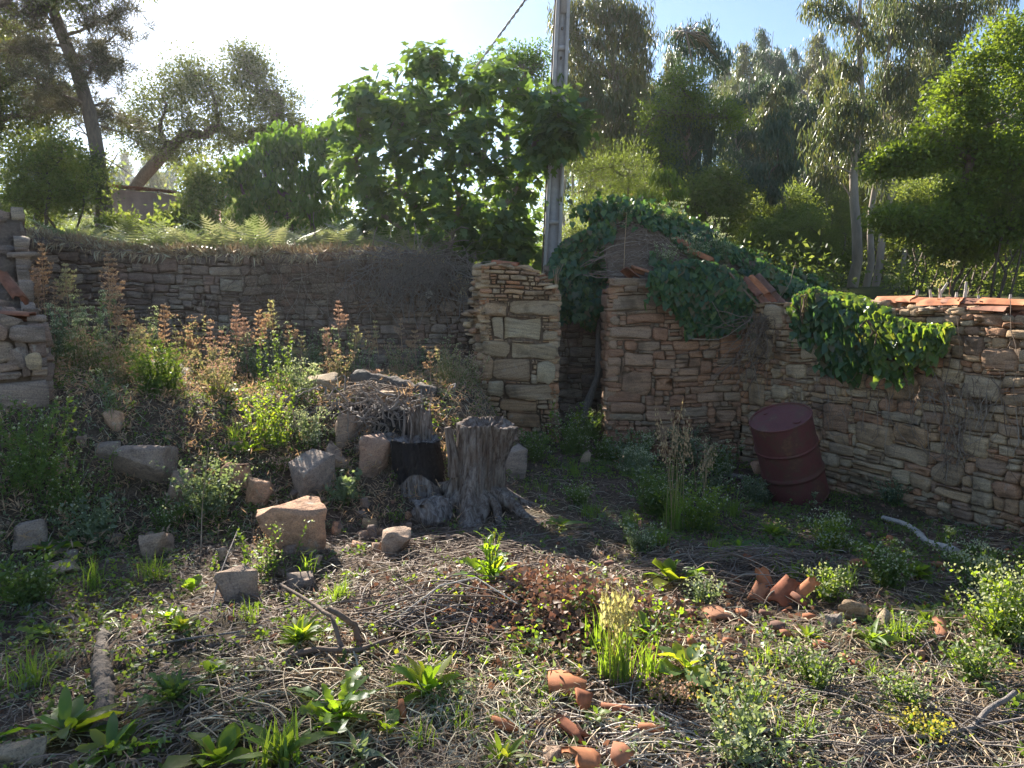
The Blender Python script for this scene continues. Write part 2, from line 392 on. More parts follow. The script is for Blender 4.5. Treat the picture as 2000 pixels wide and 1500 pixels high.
        for k in range(n):
            k2 = (k + 1) % n
            for r_ in range(3):
                a, b = r_ * n, (r_ + 1) * n; F += [(a + k, a + k2, b + k2), (a + k, b + k2, b + k)]
            F.append((3 * n + k, 3 * n + k2, 4 * n))
        if np.dot(np.cross(U, Z), Nn) < 0: F = [(a, c2, b) for a, b, c2 in F]
        out.append((w_ * h_, V, np.array(F), rg.random()))
    return out
def emit_stones(parent, stones, mat, keep=300, mat2=None, small='small_stones'):
    stones.sort(key=lambda s_: -s_[0])
    for i, s_ in enumerate(stones[:keep]):
        m = M(); m.add(s_[1], s_[2], s_[3])
        part('stone', m, s_[4] if len(s_) > 4 else mat, parent)
    if len(stones) > keep:
        m = M()
        for s_ in stones[keep:]: m.add(s_[1], s_[2], s_[3])
        part(small, m, mat, parent, kind='stuff')
def core(parent, O, U, N_, W, top, thick, inset=.035, depth=-.5, mat='mortar', n=60, name='rubble_core'):
    O = np.asarray(O, float); U = np.asarray(U, float); Nn = np.asarray(N_, float); m = M(); V = []
    for i in range(n + 1):
        u = W * i / n; t = top(u) - .03 + .02 * math.sin(i * 2.1)
        u = min(max(u, .03), W - .03)
        a = O + U * u - Nn * (inset + .006 * math.sin(i * 3.3)); b = O + U * u - Nn * (thick - inset)
        for p, z in ((a, depth), (a, t), (b, t), (b, depth)): V.append(p + np.array([0, 0, z]))
    F = []
    for i in range(n):
        k = i * 4
        for j in range(4): F.append((k + j, k + 4 + j, k + 4 + (j + 1) % 4, k + (j + 1) % 4))
    F += [(0, 1, 2, 3), (n * 4 + 3, n * 4 + 2, n * 4 + 1, n * 4)]
    m.add(V, F); return part(name, m, MT[mat], parent)
def hull(rg, dims, n=14, power=.6):
    bm = bmesh.new()
    for _ in range(n):
        d = np.array([rg.gauss(0, 1) for _ in range(3)]); d /= np.linalg.norm(d)
        q = np.sign(d) * np.abs(d) ** power * np.asarray(dims) / 2; bm.verts.new(q)
    r = bmesh.ops.convex_hull(bm, input=bm.verts[:])
    bmesh.ops.delete(bm, geom=[e for e in r['geom_interior'] if isinstance(e, bmesh.types.BMVert)], context='VERTS')
    bmesh.ops.triangulate(bm, faces=bm.faces[:]); bm.verts.index_update()
    V = np.array([v.co[:] for v in bm.verts]); F = np.array([[v.index for v in f.verts] for f in bm.faces]); bm.free(); return V, F
def rotm(ax, ay, az): return np.array(Euler((ax, ay, az)).to_matrix())
HULLS = [hull(random.Random(100 + i), (1, .75, .5), 13) for i in range(10)]
SLABS = [hull(random.Random(200 + i), (1, .7, .16), 14, .45) for i in range(8)]
def cap_stones(O, U, N_, W, top, thick, n, seed, size=(.1, .3), slab=.6):
    rg = random.Random(seed); out = []; O = np.asarray(O, float); U = np.asarray(U, float); Nn = np.asarray(N_, float)
    for _ in range(n):
        u = rg.uniform(.04, W - .04); s_ = rg.uniform(*size); V, F = rg.choice(SLABS if rg.random() < slab else HULLS)
        V = (V * s_) @ rotm(rg.uniform(-.18, .18), rg.uniform(-.18, .18), rg.uniform(0, 6.28)).T
        c = O + U * u - Nn * rg.uniform(.0, thick * .8) + np.array([0, 0, top(u) - .01 + rg.uniform(-.02, .03)])
        out.append((s_ * s_ * .4, V + c, F, rg.random()))
    return out
def prof(pts):
    xs = [p[0] for p in pts]; ys = [p[1] for p in pts]
    return lambda u: float(np.interp(u, xs, ys)) + .018 * math.sin(u * 23) + .015 * math.sin(u * 51 + 1)

# back wall of the yard
BW0 = np.array([-6.95, 10.45, 0.0]); BWL = 6.33
def top_bw(u):
    x = BW0[0] + u; px = 1000 + x / 10.45 * FPX
    py = np.interp(px, [0, 60, 130, 200, 300, 500, 700, 800, 850, 880, 905], [455, 462, 470, 486, 494, 496, 494, 500, 520, 545, 565])
    return float(P(px, py, 10.45)[2]) + .02 * math.sin(u * 9) + .012 * math.sin(u * 31)
t = thing('rubble_wall', 'long shaded rubble wall behind the weedy bank, holding up the ferny terrace', 'wall', (BW0[0] + BWL / 2, 10.45, .4), 'stone walls of the ruin')
core(t, BW0, (1, 0, 0), (0, -1, 0), BWL, top_bw, .6)
st = panel_stones(BW0, (1, 0, 0), (0, -1, 0), BWL, top_bw, bot=lambda u: .35, rows=(.06, .15), asp=(1.1, 2.6), warp=.05, seed=21, thin=.3, big=.15)
st += cap_stones(BW0, (1, 0, 0), (0, -1, 0), BWL, top_bw, .45, 60, 5, (.08, .2))
emit_stones(t, st, MT['schist_grey'])
# pillar
PX0, PX1, PY = float(P(938, 700, 9.0)[0]), float(P(1090, 700, 9.0)[0]), 9.0
PW = PX1 - PX0; PT = .72; pb = 0.0
ptop_l = lambda u: float(P(938 + u / PW * 152, np.interp(u / PW, [0, .1, .35, .7, .85, 1], [524, 518, 522, 530, 548, 580]), 9.0)[2]) + .012 * math.sin(u * 40)
t = thing('stone_pillar', 'freestanding ruined pillar of pale and orange schist left of the dark doorway', 'pillar', ((PX0 + PX1) / 2, PY + .3, .05))
def bq(px0, px1, py0, py1):
    return ((px0 - 938) / 152 * PW, (px1 - 938) / 152 * PW, float(P(1000, py1, 9)[2]), float(P(1000, py0, 9)[2]))
bigs = [bq(948, 992, 592, 618), bq(996, 1090, 584, 614), bq(962, 984, 616, 664), bq(984, 1058, 616, 666), bq(1060, 1090, 640, 664),
        bq(940, 996, 668, 702), bq(996, 1088, 668, 704), bq(960, 1038, 704, 748), bq(1050, 1088, 706, 752), bq(1036, 1052, 732, 752),
        bq(986, 1082, 752, 782), bq(950, 984, 750, 780), bq(978, 1050, 784, 806), bq(990, 1056, 808, 836), bq(938, 960, 702, 748)]
O = (PX0, PY, 0)
st = panel_stones(O, (1, 0, 0), (0, -1, 0), PW, ptop_l, bot=lambda u: -.1, rows=(.03, .075), asp=(1.5, 4.5), warp=.03, seed=31, thin=.35, bigs=bigs, proud=(-.01, .06), gap=.009)
st = [(a, V, F, v, MT['schist_pale'] if V[:, 2].mean() < 1.78 else MT['schist_warm']) for a, V, F, v in st]
s2 = panel_stones((PX0 + .0, PY + PT, 0), (0, -1, 0), (-1, 0, 0), PT, lambda u: 2.17 - .1 * (1 - u / PT), rows=(.06, .13), asp=(.8, 1.9), warp=.05, seed=32, thin=.15, proud=(.0, .09))
s2 += [(a, V, F, v) for a, V, F, v in panel_stones((PX1, PY, 0), (0, 1, 0), (1, 0, 0), PT, lambda u: 1.86, rows=(.06, .14), asp=(1.1, 2.6), warp=.03, seed=33)]
s2 += [(a, V, F, v) for a, V, F, v in panel_stones((PX1, PY + PT, 0), (-1, 0, 0), (0, 1, 0), PW, lambda u: 1.95, rows=(.06, .14), asp=(1.1, 2.6), warp=.03, seed=34)]
st += [(a, V, F, v, MT['schist_warm']) for a, V, F, v in s2]
st += [(a, V, F, v, MT['schist_warm']) for a, V, F, v in cap_stones(O, (1, 0, 0), (0, -1, 0), PW * .95, ptop_l, PT * .8, 34, 8, (.1, .32), .85)]
_r = random.Random(88)          # loose ragged edge where the next wall has fallen away
for _ in range(120):
    k = _r.random(); z_ = .55 + 1.6 * k; wv = .16 + .07 * math.sin(z_ * 5); x_ = PX0 + .02 - _r.uniform(0, wv) * (1.15 - .5 * k); s_ = _r.uniform(.08, .2); V, F = _r.choice(HULLS + SLABS)
    V = (V * s_) @ rotm(_r.uniform(-.3, .3), _r.uniform(-.3, .3), _r.uniform(0, 6.28)).T; st.append((s_ * s_ * .5, V + np.array([x_, PY + .06 + _r.uniform(0, .5), z_]), F, _r.random(), MT['schist_warm'] if _r.random() < .7 else MT['schist_pale']))
emit_stones(t, st, MT['schist_warm'])
core(t, O, (1, 0, 0), (0, -1, 0), PW, ptop_l, PT, inset=.04)
# a ragged stub where the pillar met the next wall, stepping down to the left
# front wall of the shed
FX0 = float(P(1187, 700, 9.1)[0]); FW = WR0[0] - FX0; FY = 9.1
def top_fw(u):
    return float(np.interp(u / FW, [0, .1, .3, .5, 1], [1.93, 1.95, 1.9, 1.86, 1.80])) + .012 * math.sin(u * 30)
t = thing('shed_wall', 'reddish brown stone wall with a squared end between the dark doorway and the leaning plank', 'wall', (FX0 + FW / 2, FY + .25, -.05), 'stone walls of the ruin')
def fq(px0, px1, py0, py1):
    k = (px0 - 1187) / 263; k1 = (px1 - 1187) / 263
    return (k * FW, k1 * FW, float(P(1300, py1, FY)[2]), float(P(1300, py0, FY)[2]))
bigs = [fq(1190, 1282, 576, 606), fq(1187, 1272, 634, 660), fq(1216, 1274, 724, 768), fq(1218, 1276, 688, 714), fq(1187, 1255, 762, 782), fq(1192, 1262, 783, 804),
        fq(1275, 1305, 640, 664), fq(1400, 1448, 656, 690), fq(1366, 1388, 702, 730), fq(1310, 1340, 768, 792)]
st = panel_stones((FX0, FY, 0), (1, 0, 0), (0, -1, 0), FW, top_fw, bot=lambda u: -.3, rows=(.05, .13), asp=(1.4, 3.6), warp=.028, seed=41, thin=.3, bigs=bigs, proud=(0, .03))
st += panel_stones((FX0, FY + .55, 0), (0, -1, 0), (-1, 0, 0), .55, lambda u: 1.9, bot=lambda u: -.3, rows=(.07, .15), asp=(1.2, 2.6), warp=.02, seed=42)
st += cap_stones((FX0, FY, 0), (1, 0, 0), (0, -1, 0), FW * .5, top_fw, .4, 22, 9, (.12, .3), .8)
emit_stones(t, st, MT['schist_red'])
core(t, (FX0, FY, 0), (1, 0, 0), (0, -1, 0), FW, top_fw, .55)
# right wall
def top_rw(u):
    return float(np.interp(u / WRL, [0, .3, .55, .62, .75, 1], [1.70, 1.68, 1.60, 1.55, 1.50, 1.45])) + .02 * math.sin(u * 13)
t = thing('yard_wall', 'rubble stone wall with tile coping running toward the viewer behind the leaning drum', 'wall', (*(WR0 + WRU * WRL / 2), -.2), 'stone walls of the ruin')
RW = t
O = (WR0[0], WR0[1], 0); U3 = np.array([*WRU, 0]); N3 = np.array([*WRN, 0]) 
def uvr(px, py):
    d = ray(px, py); n2 = WRN; k = ((WR0[0] - EYE[0]) * n2[0] + (WR0[1] - EYE[1]) * n2[1]) / (d[0] * n2[0] + d[1] * n2[1]); p = EYE + d * k
    return (p[:2] - WR0) @ WRU, p[2]
def rq(px0, px1, py0, py1):
    a, z1 = uvr(px0, (py0 + py1) / 2); b, _ = uvr(px1, (py0 + py1) / 2); _, z1 = uvr((px0 + px1) / 2, py0); _, z0 = uvr((px0 + px1) / 2, py1)
    return (a, b, z0, z1)
bigs = [rq(1886, 1962, 728, 776), rq(1924, 1990, 680, 716), rq(1730, 1790, 738, 784), rq(1786, 1852, 738, 762), rq(1840, 1882, 716, 744), rq(1870, 1930, 846, 888), rq(1675, 1745, 832, 876),
        rq(1728, 1812, 874, 906), rq(1668, 1728, 812, 832), rq(1690, 1728, 744, 768), rq(1722, 1752, 784, 808), rq(1754, 1786, 786, 810), rq(1822, 1884, 905, 950), rq(1726, 1798, 808, 828),
        rq(1745, 1812, 834, 872), rq(1888, 1924, 660, 690), rq(1540, 1576, 714, 744), rq(1906, 1970, 892, 926), rq(1610, 1662, 792, 850), rq(1475, 1515, 660, 705), rq(1944, 2000, 940, 975)]
st = panel_stones(O, U3, N3, WRL, top_rw, bot=lambda u: -.45, rows=(.05, .13), asp=(1.2, 3.0), warp=.04, seed=51, thin=.36, bigs=bigs, proud=(0, .045), big=.1)
st += cap_stones(O, U3, N3, WRL, top_rw, .4, 70, 12, (.12, .32), .75)
emit_stones(t, st, MT['schist_warm'])
core(t, O, U3, N3, WRL, top_rw, .5)
# left wall: near stub and the taller far part
LW0 = np.array([-3.72, 5.9]); LW1 = np.array([-6.75, 10.3]); d_ = LW1 - LW0; LWL = float(np.hypot(*d_)); LU = np.array([*(d_ / LWL), 0]); LN = np.array([-LU[1], LU[0], 0]) * -1
top_lw = lambda u: float(np.interp(u / LWL, [0, .12, .3, .5, .7, .95, 1], [1.52, 1.56, 1.50, 1.9, 2.75, 2.85, 2.6])) + .03 * math.sin(u * 11)
t = thing('broken_wall', 'broken stone wall end at the left edge, with a curved tile lying on it', 'wall', (*(LW0 + d_ / 2 + np.array([-.4, 0])), .3), 'stone walls of the ruin')
st = panel_stones((*LW0, 0), LU, LN, LWL, top_lw, bot=lambda u: .1, rows=(.08, .2), asp=(1.2, 2.6), warp=.05, seed=61)
EU = -LN; 
bigs = [(.02, .62, .98, 1.36), (.3, .85, .6, .9)]
st += panel_stones((*(LW0 + EU[:2] * .95), 0), -EU, np.array([-LU[0], -LU[1], 0]), .95, lambda u: 1.5, bot=lambda u: .0, rows=(.08, .2), asp=(1.1, 2.4), warp=.05, seed=62, proud=(0, .08), bigs=[(.0, .5, 1.15, 1.5), (.25, .93, .72, 1.06)])
st += cap_stones((*LW0, 0), LU, LN, LWL, top_lw, .8, 60, 15, (.15, .4), .5)
emit_stones(t, st, MT['schist_grey'], 200)
core(t, (*LW0, 0), LU, LN, LWL, top_lw, .95)

# the shed behind: gable wall, side, roof rubble
def zt(px, py, Y): return float(P(px, py, Y)[2])
GX0, GX1, GY = .45, 4.6, 10.75
def top_gb(u):
    px = 1000 + (GX0 + u) / GY * FPX
    py = np.interp(px, [1060, 1090, 1140, 1190, 1240, 1330, 1420, 1500, 1580, 1620], [520, 505, 462, 420, 408, 446, 490, 520, 560, 600])
    return zt(px, py, GY) - .08
t = thing('gable_wall', 'dark stone gable wall of the fallen shed, seen through the doorway under ivy', 'wall', ((GX0 + GX1) / 2, GY, .1), 'stone walls of the ruin')
st = panel_stones((GX0, GY, 0), (1, 0, 0), (0, -1, 0), GX1 - GX0, lambda u: min(top_gb(u), 3), bot=lambda u: -.1, rows=(.07, .15), asp=(1.1, 2.4), warp=.05, seed=71)
st = [s_ for s_ in st if s_[1][:, 0].mean() < 1.9]
emit_stones(t, st, MT['schist_grey'])
core(t, (GX0, GY, 0), (1, 0, 0), (0, -1, 0), GX1 - GX0, top_gb, .5)
# roof rubble between front wall and gable
RX0, RX1 = 1.25, 4.1
def roofz(x, y):
    x = np.asarray(x, float); y = np.asarray(y, float)
    px = 1000 + x / GY * FPX
    py = np.interp(px, [1060, 1090, 1140, 1190, 1240, 1330, 1420, 1500, 1580, 1620, 1700], [520, 505, 462, 420, 408, 446, 490, 520, 560, 600, 640])
    zg = EYE[2] + GY * np.tan(np.arctan((750 - py) / FPX) - PITCH)
    z0 = np.interp(x, [1.2, 1.6, 2.9, 3.1, 4.9], [2.0, 2.0, 1.85, 1.70, 1.45])
    k = S((y - 9.25) / (GY - 9.25)); z = z0 + (zg - z0) * k ** 1.1
    z = np.where(y > GY, zg - (y - GY) * .55, z)
    return z + .05 * fbm(x * 2.2, y * 2.2, 31)
def yfront(x): 
    return np.where(x < 2.9, 9.2, np.interp(x, [2.9, 5.0], [9.05, 4.3]) + .32)
def roof():
    nx, ny = 80, 50; V = []
    xs = np.linspace(RX0, RX1, nx)
    for x in xs:
        y0 = max(float(yfront(x)), 8.2); ys = np.linspace(y0, 12.4, ny); zz = roofz(np.full(ny, x), ys)
        for a, b in zip(ys, zz): V.append((x, a, b))
    i = (np.arange(nx - 1)[:, None] * ny + np.arange(ny - 1)[None]).ravel(); F = np.stack([i, i + ny, i + ny + 1, i + 1], -1)
    V = np.array(V); Vb = V.copy(); Vb[:, 2] -= .16; m = M(); m.add(V, F); m.add(Vb, F[:, ::-1])
    # rim
    idx = [k * ny for k in range(nx)] + [(nx - 1) * ny + k for k in range(1, ny)] + [k * ny + ny - 1 for k in range(nx - 2, -1, -1)] + [k for k in range(ny - 2, 0, -1)]
    n = len(idx); W_ = np.vstack([V[idx], Vb[idx]]); m.add(W_, [(k, (k + 1) % n, n + (k + 1) % n, n + k) for k in range(n)])
    t = thing('collapsed_roof', 'sagging earthy roof heap of the fallen shed, smothered in ivy', 'roof', ((RX0 + RX1) / 2, 10.4, 1.9))
    part('rubble', m, MT['mortar'], t, smooth=True)
    return t
ROOF = roof()

HAZE_TOP = 28.6
# the air: a thin even haze round the whole place
def haze():
    m = M(); box(m, (-190, -45, -12), (190, 275, HAZE_TOP)); mat = bpy.data.materials.new('air'); mat.use_nodes = True; nt = mat.node_tree; nt.nodes.clear()
    o = nt.nodes.new("ShaderNodeOutputMaterial"); v = nt.nodes.new("ShaderNodeVolumePrincipled"); v.inputs['Density'].default_value = .00045; v.inputs['Color'].default_value = (.95, .97, 1, 1); v.inputs['Anisotropy'].default_value = .65
    nt.links.new(v.outputs[0], o.inputs['Volume']); obj('haze', m.mesh('haze', mat), kind='stuff')
haze()
# ------------------------------------------------------------------ leaves and trees
T_SIMPLE = (np.array([(0, 0, 0), (-.27, .45, .07), (0, 1, -.05), (.27, .45, .07)]), np.array([(0, 2, 1), (0, 3, 2)]))
T_NARROW = (np.array([(0, 0, 0), (-.075, .4, .02), (0, 1, -.12), (.075, .4, .02)]), np.array([(0, 2, 1), (0, 3, 2)]))
def fan(pts, c):
    V = np.array([(x, y, z) for x, y, z in pts] + [c]); n = len(pts)
    return V, np.array([(k, (k + 1) % n, n) for k in range(n)])
T_IVY = fan([(0, .02, 0), (.28, -.1, .03), (.5, .16, .05), (.3, .55, .03), (0, 1, -.1), (-.3, .55, .03), (-.5, .16, .05), (-.28, -.1, .03)], (0, .34, -.05))
T_FIG = fan([(0, 0, 0), (.22, -.05, .03), (.5, .25, .04), (.27, .4, .02), (.42, .78, -.02), (.16, .66, .0), (0, 1, -.14), (-.16, .66, 0), (-.42, .78, -.02), (-.27, .4, .02), (-.5, .25, .04), (-.22, -.05, .03)], (0, .38, -.06))
MT['leaf_fig'] = leafmat('fig_leaf', [(.07, .12, .06), (.09, .15, .065), (.055, .10, .055), (.11, .18, .06)], .42, (2.2, 2.0, .5), .5, .5)
MT['leaf_ivy_light'] = leafmat('sunlit_ivy_leaf', [(.10, .17, .06), (.07, .13, .05), (.16, .23, .06), (.06, .11, .05), (.20, .22, .08)], .45, (2.2, 2.0, .45), .4, .5)  # brighter copy of the ivy leaf, sunlight on the clumps put into its colour
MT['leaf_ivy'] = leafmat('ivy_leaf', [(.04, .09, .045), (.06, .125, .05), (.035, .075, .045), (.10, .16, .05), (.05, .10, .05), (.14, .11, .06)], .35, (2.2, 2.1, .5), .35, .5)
MT['leaf_euc'] = leafmat('eucalyptus_leaf', [(.075, .10, .05), (.10, .125, .06), (.06, .09, .055), (.12, .125, .06), (.11, .10, .06)], .42, (1.7, 1.6, .6), .4, .6)
MT['leaf_euc_blue'] = leafmat('young_eucalyptus_leaf', [(.05, .085, .06), (.07, .105, .065), (.045, .075, .055)], .3, (1.6, 1.6, .7), .45, .5)
MT['leaf_oak'] = leafmat('oak_leaf', [(.07, .10, .045), (.10, .125, .055), (.06, .085, .04), (.12, .135, .065)], .45, (1.8, 1.6, .5), .5, .35)
MT['leaf_bright'] = leafmat('bright_oak_leaf', [(.09, .14, .045), (.12, .175, .05), (.075, .12, .045), (.15, .20, .055)], .5, (2.0, 1.8, .4), .5, .3)
MT['leaf_cherry'] = leafmat('cherry_leaf', [(.05, .11, .03), (.08, .15, .035), (.04, .09, .028)], .5, (2.2, 1.9, .5), .45, .4)
MT['leaf_bush'] = leafmat('bush_leaf', [(.11, .15, .055), (.15, .19, .07), (.09, .125, .05), (.17, .19, .085)], .5, (1.8, 1.7, .6), .55, .3)
MT['needle'] = leafmat('pine_needle', [(.07, .075, .045), (.10, .095, .06), (.05, .06, .04)], .25, (1.5, 1.3, .7), .5, .3)
MT['fern'] = leafmat('fern_frond', [(.17, .21, .11), (.24, .27, .16), (.28, .27, .20), (.15, .18, .11)], .25, (1.5, 1.5, .8), .5, .35)

def grow(base, blobs, clumps, trunk_r, rng, stems=1, bend=.12, bark_sides=6, path_n=7, spread=.3, rexp=.6):
    """trunk mesh and clump centres for a tree: limbs run to each blob, twigs to each clump"""
    nodes = [np.array(base, float)]; par = [-1]; 
    first = []
    for s_ in range(stems):
        a = rng.uniform(0, 6.28); nodes.append(nodes[0] + np.array([math.cos(a) * spread * (s_ > 0) * .5, math.sin(a) * spread * (s_ > 0) * .5, .05])); par.append(0); first.append(len(nodes) - 1)
    order = sorted(range(len(blobs)), key=lambda i: np.linalg.norm(blobs[i][0] - nodes[0]))
    def path(i, q, n, b):
        p = nodes[i]; L = np.linalg.norm(q - p); prev = i
        off = rng.normal(size=3) * b * L; off2 = rng.normal(size=3) * b * .5 * L; lift = np.array([0, 0, .12 * L])
        for k in range(1, n + 1):
            t = k / n; x = p + (q - p) * t + off * math.sin(math.pi * t) + off2 * math.sin(2 * math.pi * t) + lift * math.sin(math.pi * t) * .5
            nodes.append(x); par.append(prev); prev = len(nodes) - 1
        return prev
    for n_, bi in enumerate(order):
        q = blobs[bi][0]; arr = np.array(nodes)
        if n_ < stems: i = first[n_]
        else:
            dd = np.linalg.norm(arr - q, axis=1) + .35 * np.maximum(0, arr[:, 2] - q[2] + .3) + .12 * np.linalg.norm(arr - arr[0], axis=1) * 0
            i = int(np.argmin(dd))
        path(i, q, path_n, bend)
    cl = []
    for bi, (c, r) in enumerate(blobs):
        k = clumps if isinstance(clumps, int) else clumps[bi]
        for _ in range(k):
            d = rng.normal(size=3); d /= np.linalg.norm(d); cl.append(c + d * np.asarray(r) * rng.uniform(.3, 1.25) ** .7)
    arr = np.array(nodes); limb = len(arr)
    for q in cl:
        i = int(np.argmin(np.linalg.norm(arr[1:] - q, axis=1) + .5 * np.maximum(0, arr[1:, 2] - q[2]))) + 1
        path(i, q, 3, .14)
    pos = np.array(nodes); par = np.array(par); cnt = np.zeros(len(pos)); has = np.zeros(len(pos), bool); has[par[par >= 0]] = True
    cnt[~has] = 1
    for i in range(len(pos) - 1, 0, -1): cnt[par[i]] += cnt[i]
    rad = trunk_r * (cnt / cnt[0] * stems) ** rexp; rad = np.clip(rad, .004, trunk_r)
    m = M(); sides = bark_sides; a = np.arange(sides) / sides * 2 * math.pi
    idx = np.arange(1, len(pos)); p0 = pos[par[idx]]; p1 = pos[idx]; r0 = np.minimum(rad[par[idx]], rad[idx] * 1.5); r1 = rad[idx]
    d = nrm(p1 - p0); ref = np.where(np.abs(d[:, 2:3]) < .8, np.array([[0, 0, 1.0]]), np.array([[1.0, 0, 0]]))
    x = nrm(np.cross(d, ref)); y = np.cross(d, x); p1 = p1 + d * r1[:, None] * .3
    for big in (True, False):
        sel = (rad[idx] > .03) if big else (rad[idx] <= .03)
        if not sel.any(): continue
        sd = sides if big else 3; a = np.arange(sd) / sd * 2 * math.pi; n = sel.sum()
        ring = np.cos(a)[None, :, None] * x[sel][:, None] + np.sin(a)[None, :, None] * y[sel][:, None]
        V = np.concatenate([p0[sel][:, None] + ring * r0[sel][:, None, None], p1[sel][:, None] + ring * r1[sel][:, None, None]], 1)
        f = []
        for k in range(sd): k2 = (k + 1) % sd; f += [(k, k2, sd + k2), (k, sd + k2, sd + k)]
        F = np.array(f)[None] + (np.arange(n) * 2 * sd)[:, None, None]; m.add(V.reshape(-1, 3), F.reshape(-1, 3), .3)
    return m, np.array(cl)
def leaves(cl, per, cr, size, tmpl, mode, rng, flat=.75, sizevar=.3):
    """leaf cloud round clump centres; mode up / droop / random"""
    n = len(cl) * per; c = np.repeat(cl, per, 0)
    d = rng.normal(size=(n, 3)); d = nrm(d) * (rng.random((n, 1)) ** .5); d[:, 2] *= flat
    crr = np.repeat(rng.uniform(.6, 1.35, len(cl)) * cr, per)[:, None]; pos = c + d * crr
    if mode == 'droop':
        dr = np.stack([rng.normal(0, .28, n), rng.normal(0, .28, n), -np.ones(n)], -1); up = rng.normal(size=(n, 3)); up[:, 2] *= .1
    elif mode == 'fig':
        dr = nrm(d) + np.array([0, 0, -.55]) + rng.normal(0, .35, (n, 3)); up = nrm(d) * .7 + np.array([0, 0, .8]) + rng.normal(0, .35, (n, 3))
    elif mode == 'up':
        dr = nrm(d) + np.array([0, 0, .6]) + rng.normal(0, .4, (n, 3)); up = rng.normal(size=(n, 3))
    else:
        dr = nrm(d) + rng.normal(0, .7, (n, 3)); up = rng.normal(0, .6, (n, 3)) + np.array([0, 0, .8])
    sz = size * rng.uniform(1 - sizevar, 1 + sizevar, n)
    base = np.repeat(rng.random(len(cl)), per) * .5
    v = (base + rng.random(n) * .5)
    return pos, dr, up, sz, v
def cloudmesh(tmpl, L):
    m = M(); scatter(m, tmpl[0], tmpl[1], L[0], L[1], L[2], L[3], L[4]); return m
def pxblobs(l, Y):
    """(px, py, half width, half height, depth offset, half depth in px)"""
    out = []
    for b in l:
        px, py, rx, ry = b[:4]; dy = b[4] if len(b) > 4 else 0; y = Y + dy; s_ = y / FPX
        ryy = (b[5] if len(b) > 5 else rx) * s_
        out.append((P(px, py, y), (rx * s_, ryy, ry * s_)))
    return out
def tree(name, label, base, blobs, clumps, per, cr, size, tmpl, mode, leafm, barkm, trunk_r, seed, stems=1, big_leaves=0, group=None, bend=.12, crown='crown', spread=.3, flat=.75, cat='tree', rexp=.6):
    rng = np.random.default_rng(seed); t = thing(name, label, cat, base, group)
    tm, cl = grow(base, blobs, clumps, trunk_r, rng, stems, bend, spread=spread, rexp=rexp)
    part('trunk', tm, MT[barkm], t, smooth=True)
    L = leaves(cl, per, cr, size, tmpl, mode, rng, flat)
    if big_leaves:
        big_leaf_parts(t, L, tmpl, leafm, big_leaves, crown)
    else:
        part(crown, cloudmesh(tmpl, L), MT[leafm], t)
    return t, tm, L
def big_leaf_parts(t, L, tmpl, leafm, nbig, crown='foliage'):
    """the leaves nearest the camera as parts, the rest as one mass"""
    dist = np.linalg.norm(L[0] - EYE[None], axis=1) / L[3]; o = np.argsort(dist); a = o[:nbig]; b = o[nbig:]
    me = np_mesh('leaf', tmpl[0], np.array(tmpl[1]), np.zeros(len(tmpl[0])), MT[leafm])
    x, y, z = frames(L[1][a], L[2][a])
    for k in range(len(a)):
        s_ = L[3][a[k]]; ob = bpy.data.objects.new('leaf', me); C.objects.link(ob); ob.parent = t
        mm = np.eye(4); mm[:3, 0] = x[k] * s_; mm[:3, 1] = y[k] * s_; mm[:3, 2] = z[k] * s_; mm[:3, 3] = L[0][a[k]] - np.array(t.location)
        ob.matrix_local = Matrix(mm.tolist())
    if len(b):
        part(crown, cloudmesh(tmpl, tuple(q[b] for q in L)), MT[leafm], t, kind='stuff')
def gz(px, py, Y): p = P(px, py, Y); return np.array([p[0], p[1], Hs(p[0], p[1])])
def copy_thing(t, loc, rz, s_, label=None, group=None):
    c = t.copy(); C.objects.link(c); c.location = loc; c.rotation_euler = (0, 0, rz); c.scale = (s_ if isinstance(s_, tuple) else (s_,) * 3)
    if label: c['label'] = label
    if group: c['group'] = group
    for ch in t.children:
        d = ch.copy(); C.objects.link(d); d.parent = c
    return c

# fig tree
tree('fig_tree', 'large many stemmed fig tree with broad lobed leaves in front of the concrete pole', gz(880, 520, 12.2),
     pxblobs([(700, 235, 38, 50, -.2), (752, 195, 50, 45, .2), (832, 150, 45, 50, 0), (800, 215, 60, 50, -.5), (905, 215, 55, 45, 0), (985, 165, 55, 45, .2), (1050, 210, 50, 50, -.2), (1098, 235, 30, 38, -1.1),
               (695, 325, 40, 60, .2), (772, 300, 60, 65, -.6), (865, 300, 65, 70, -.9), (960, 300, 70, 75, -.9), (1035, 320, 40, 65, -.4), (1082, 270, 28, 24, -1.0), (720, 400, 45, 45, .1), (800, 390, 60, 55, -.4), (900, 400, 65, 60, -.8), (985, 400, 50, 60, -.6), (880, 450, 60, 35, -.3), (965, 465, 60, 35, -.3), (1015, 465, 28, 40, -.2)], 12.2),
     14, 19, .30, .16, T_FIG, 'fig', 'leaf_fig', 'bark_fig', .045, 11, stems=7, big_leaves=300, crown='foliage', spread=.5, bend=.08)
tree('cherry_tree', 'leafy bright green tree left of the fig, hanging low over the ferns', gz(590, 470, 15.5),
     pxblobs([(520, 300, 45, 45), (580, 280, 50, 40), (470, 350, 35, 35), (540, 370, 60, 50), (620, 340, 55, 60), (640, 270, 30, 35), (600, 415, 55, 30), (500, 410, 30, 25)], 15.5),
     17, 50, .27, .13, (T_SIMPLE[0] * np.array([1.2, 1, 1]), T_SIMPLE[1]), 'droop', 'leaf_cherry', 'bark_dark', .06, 12, stems=3)
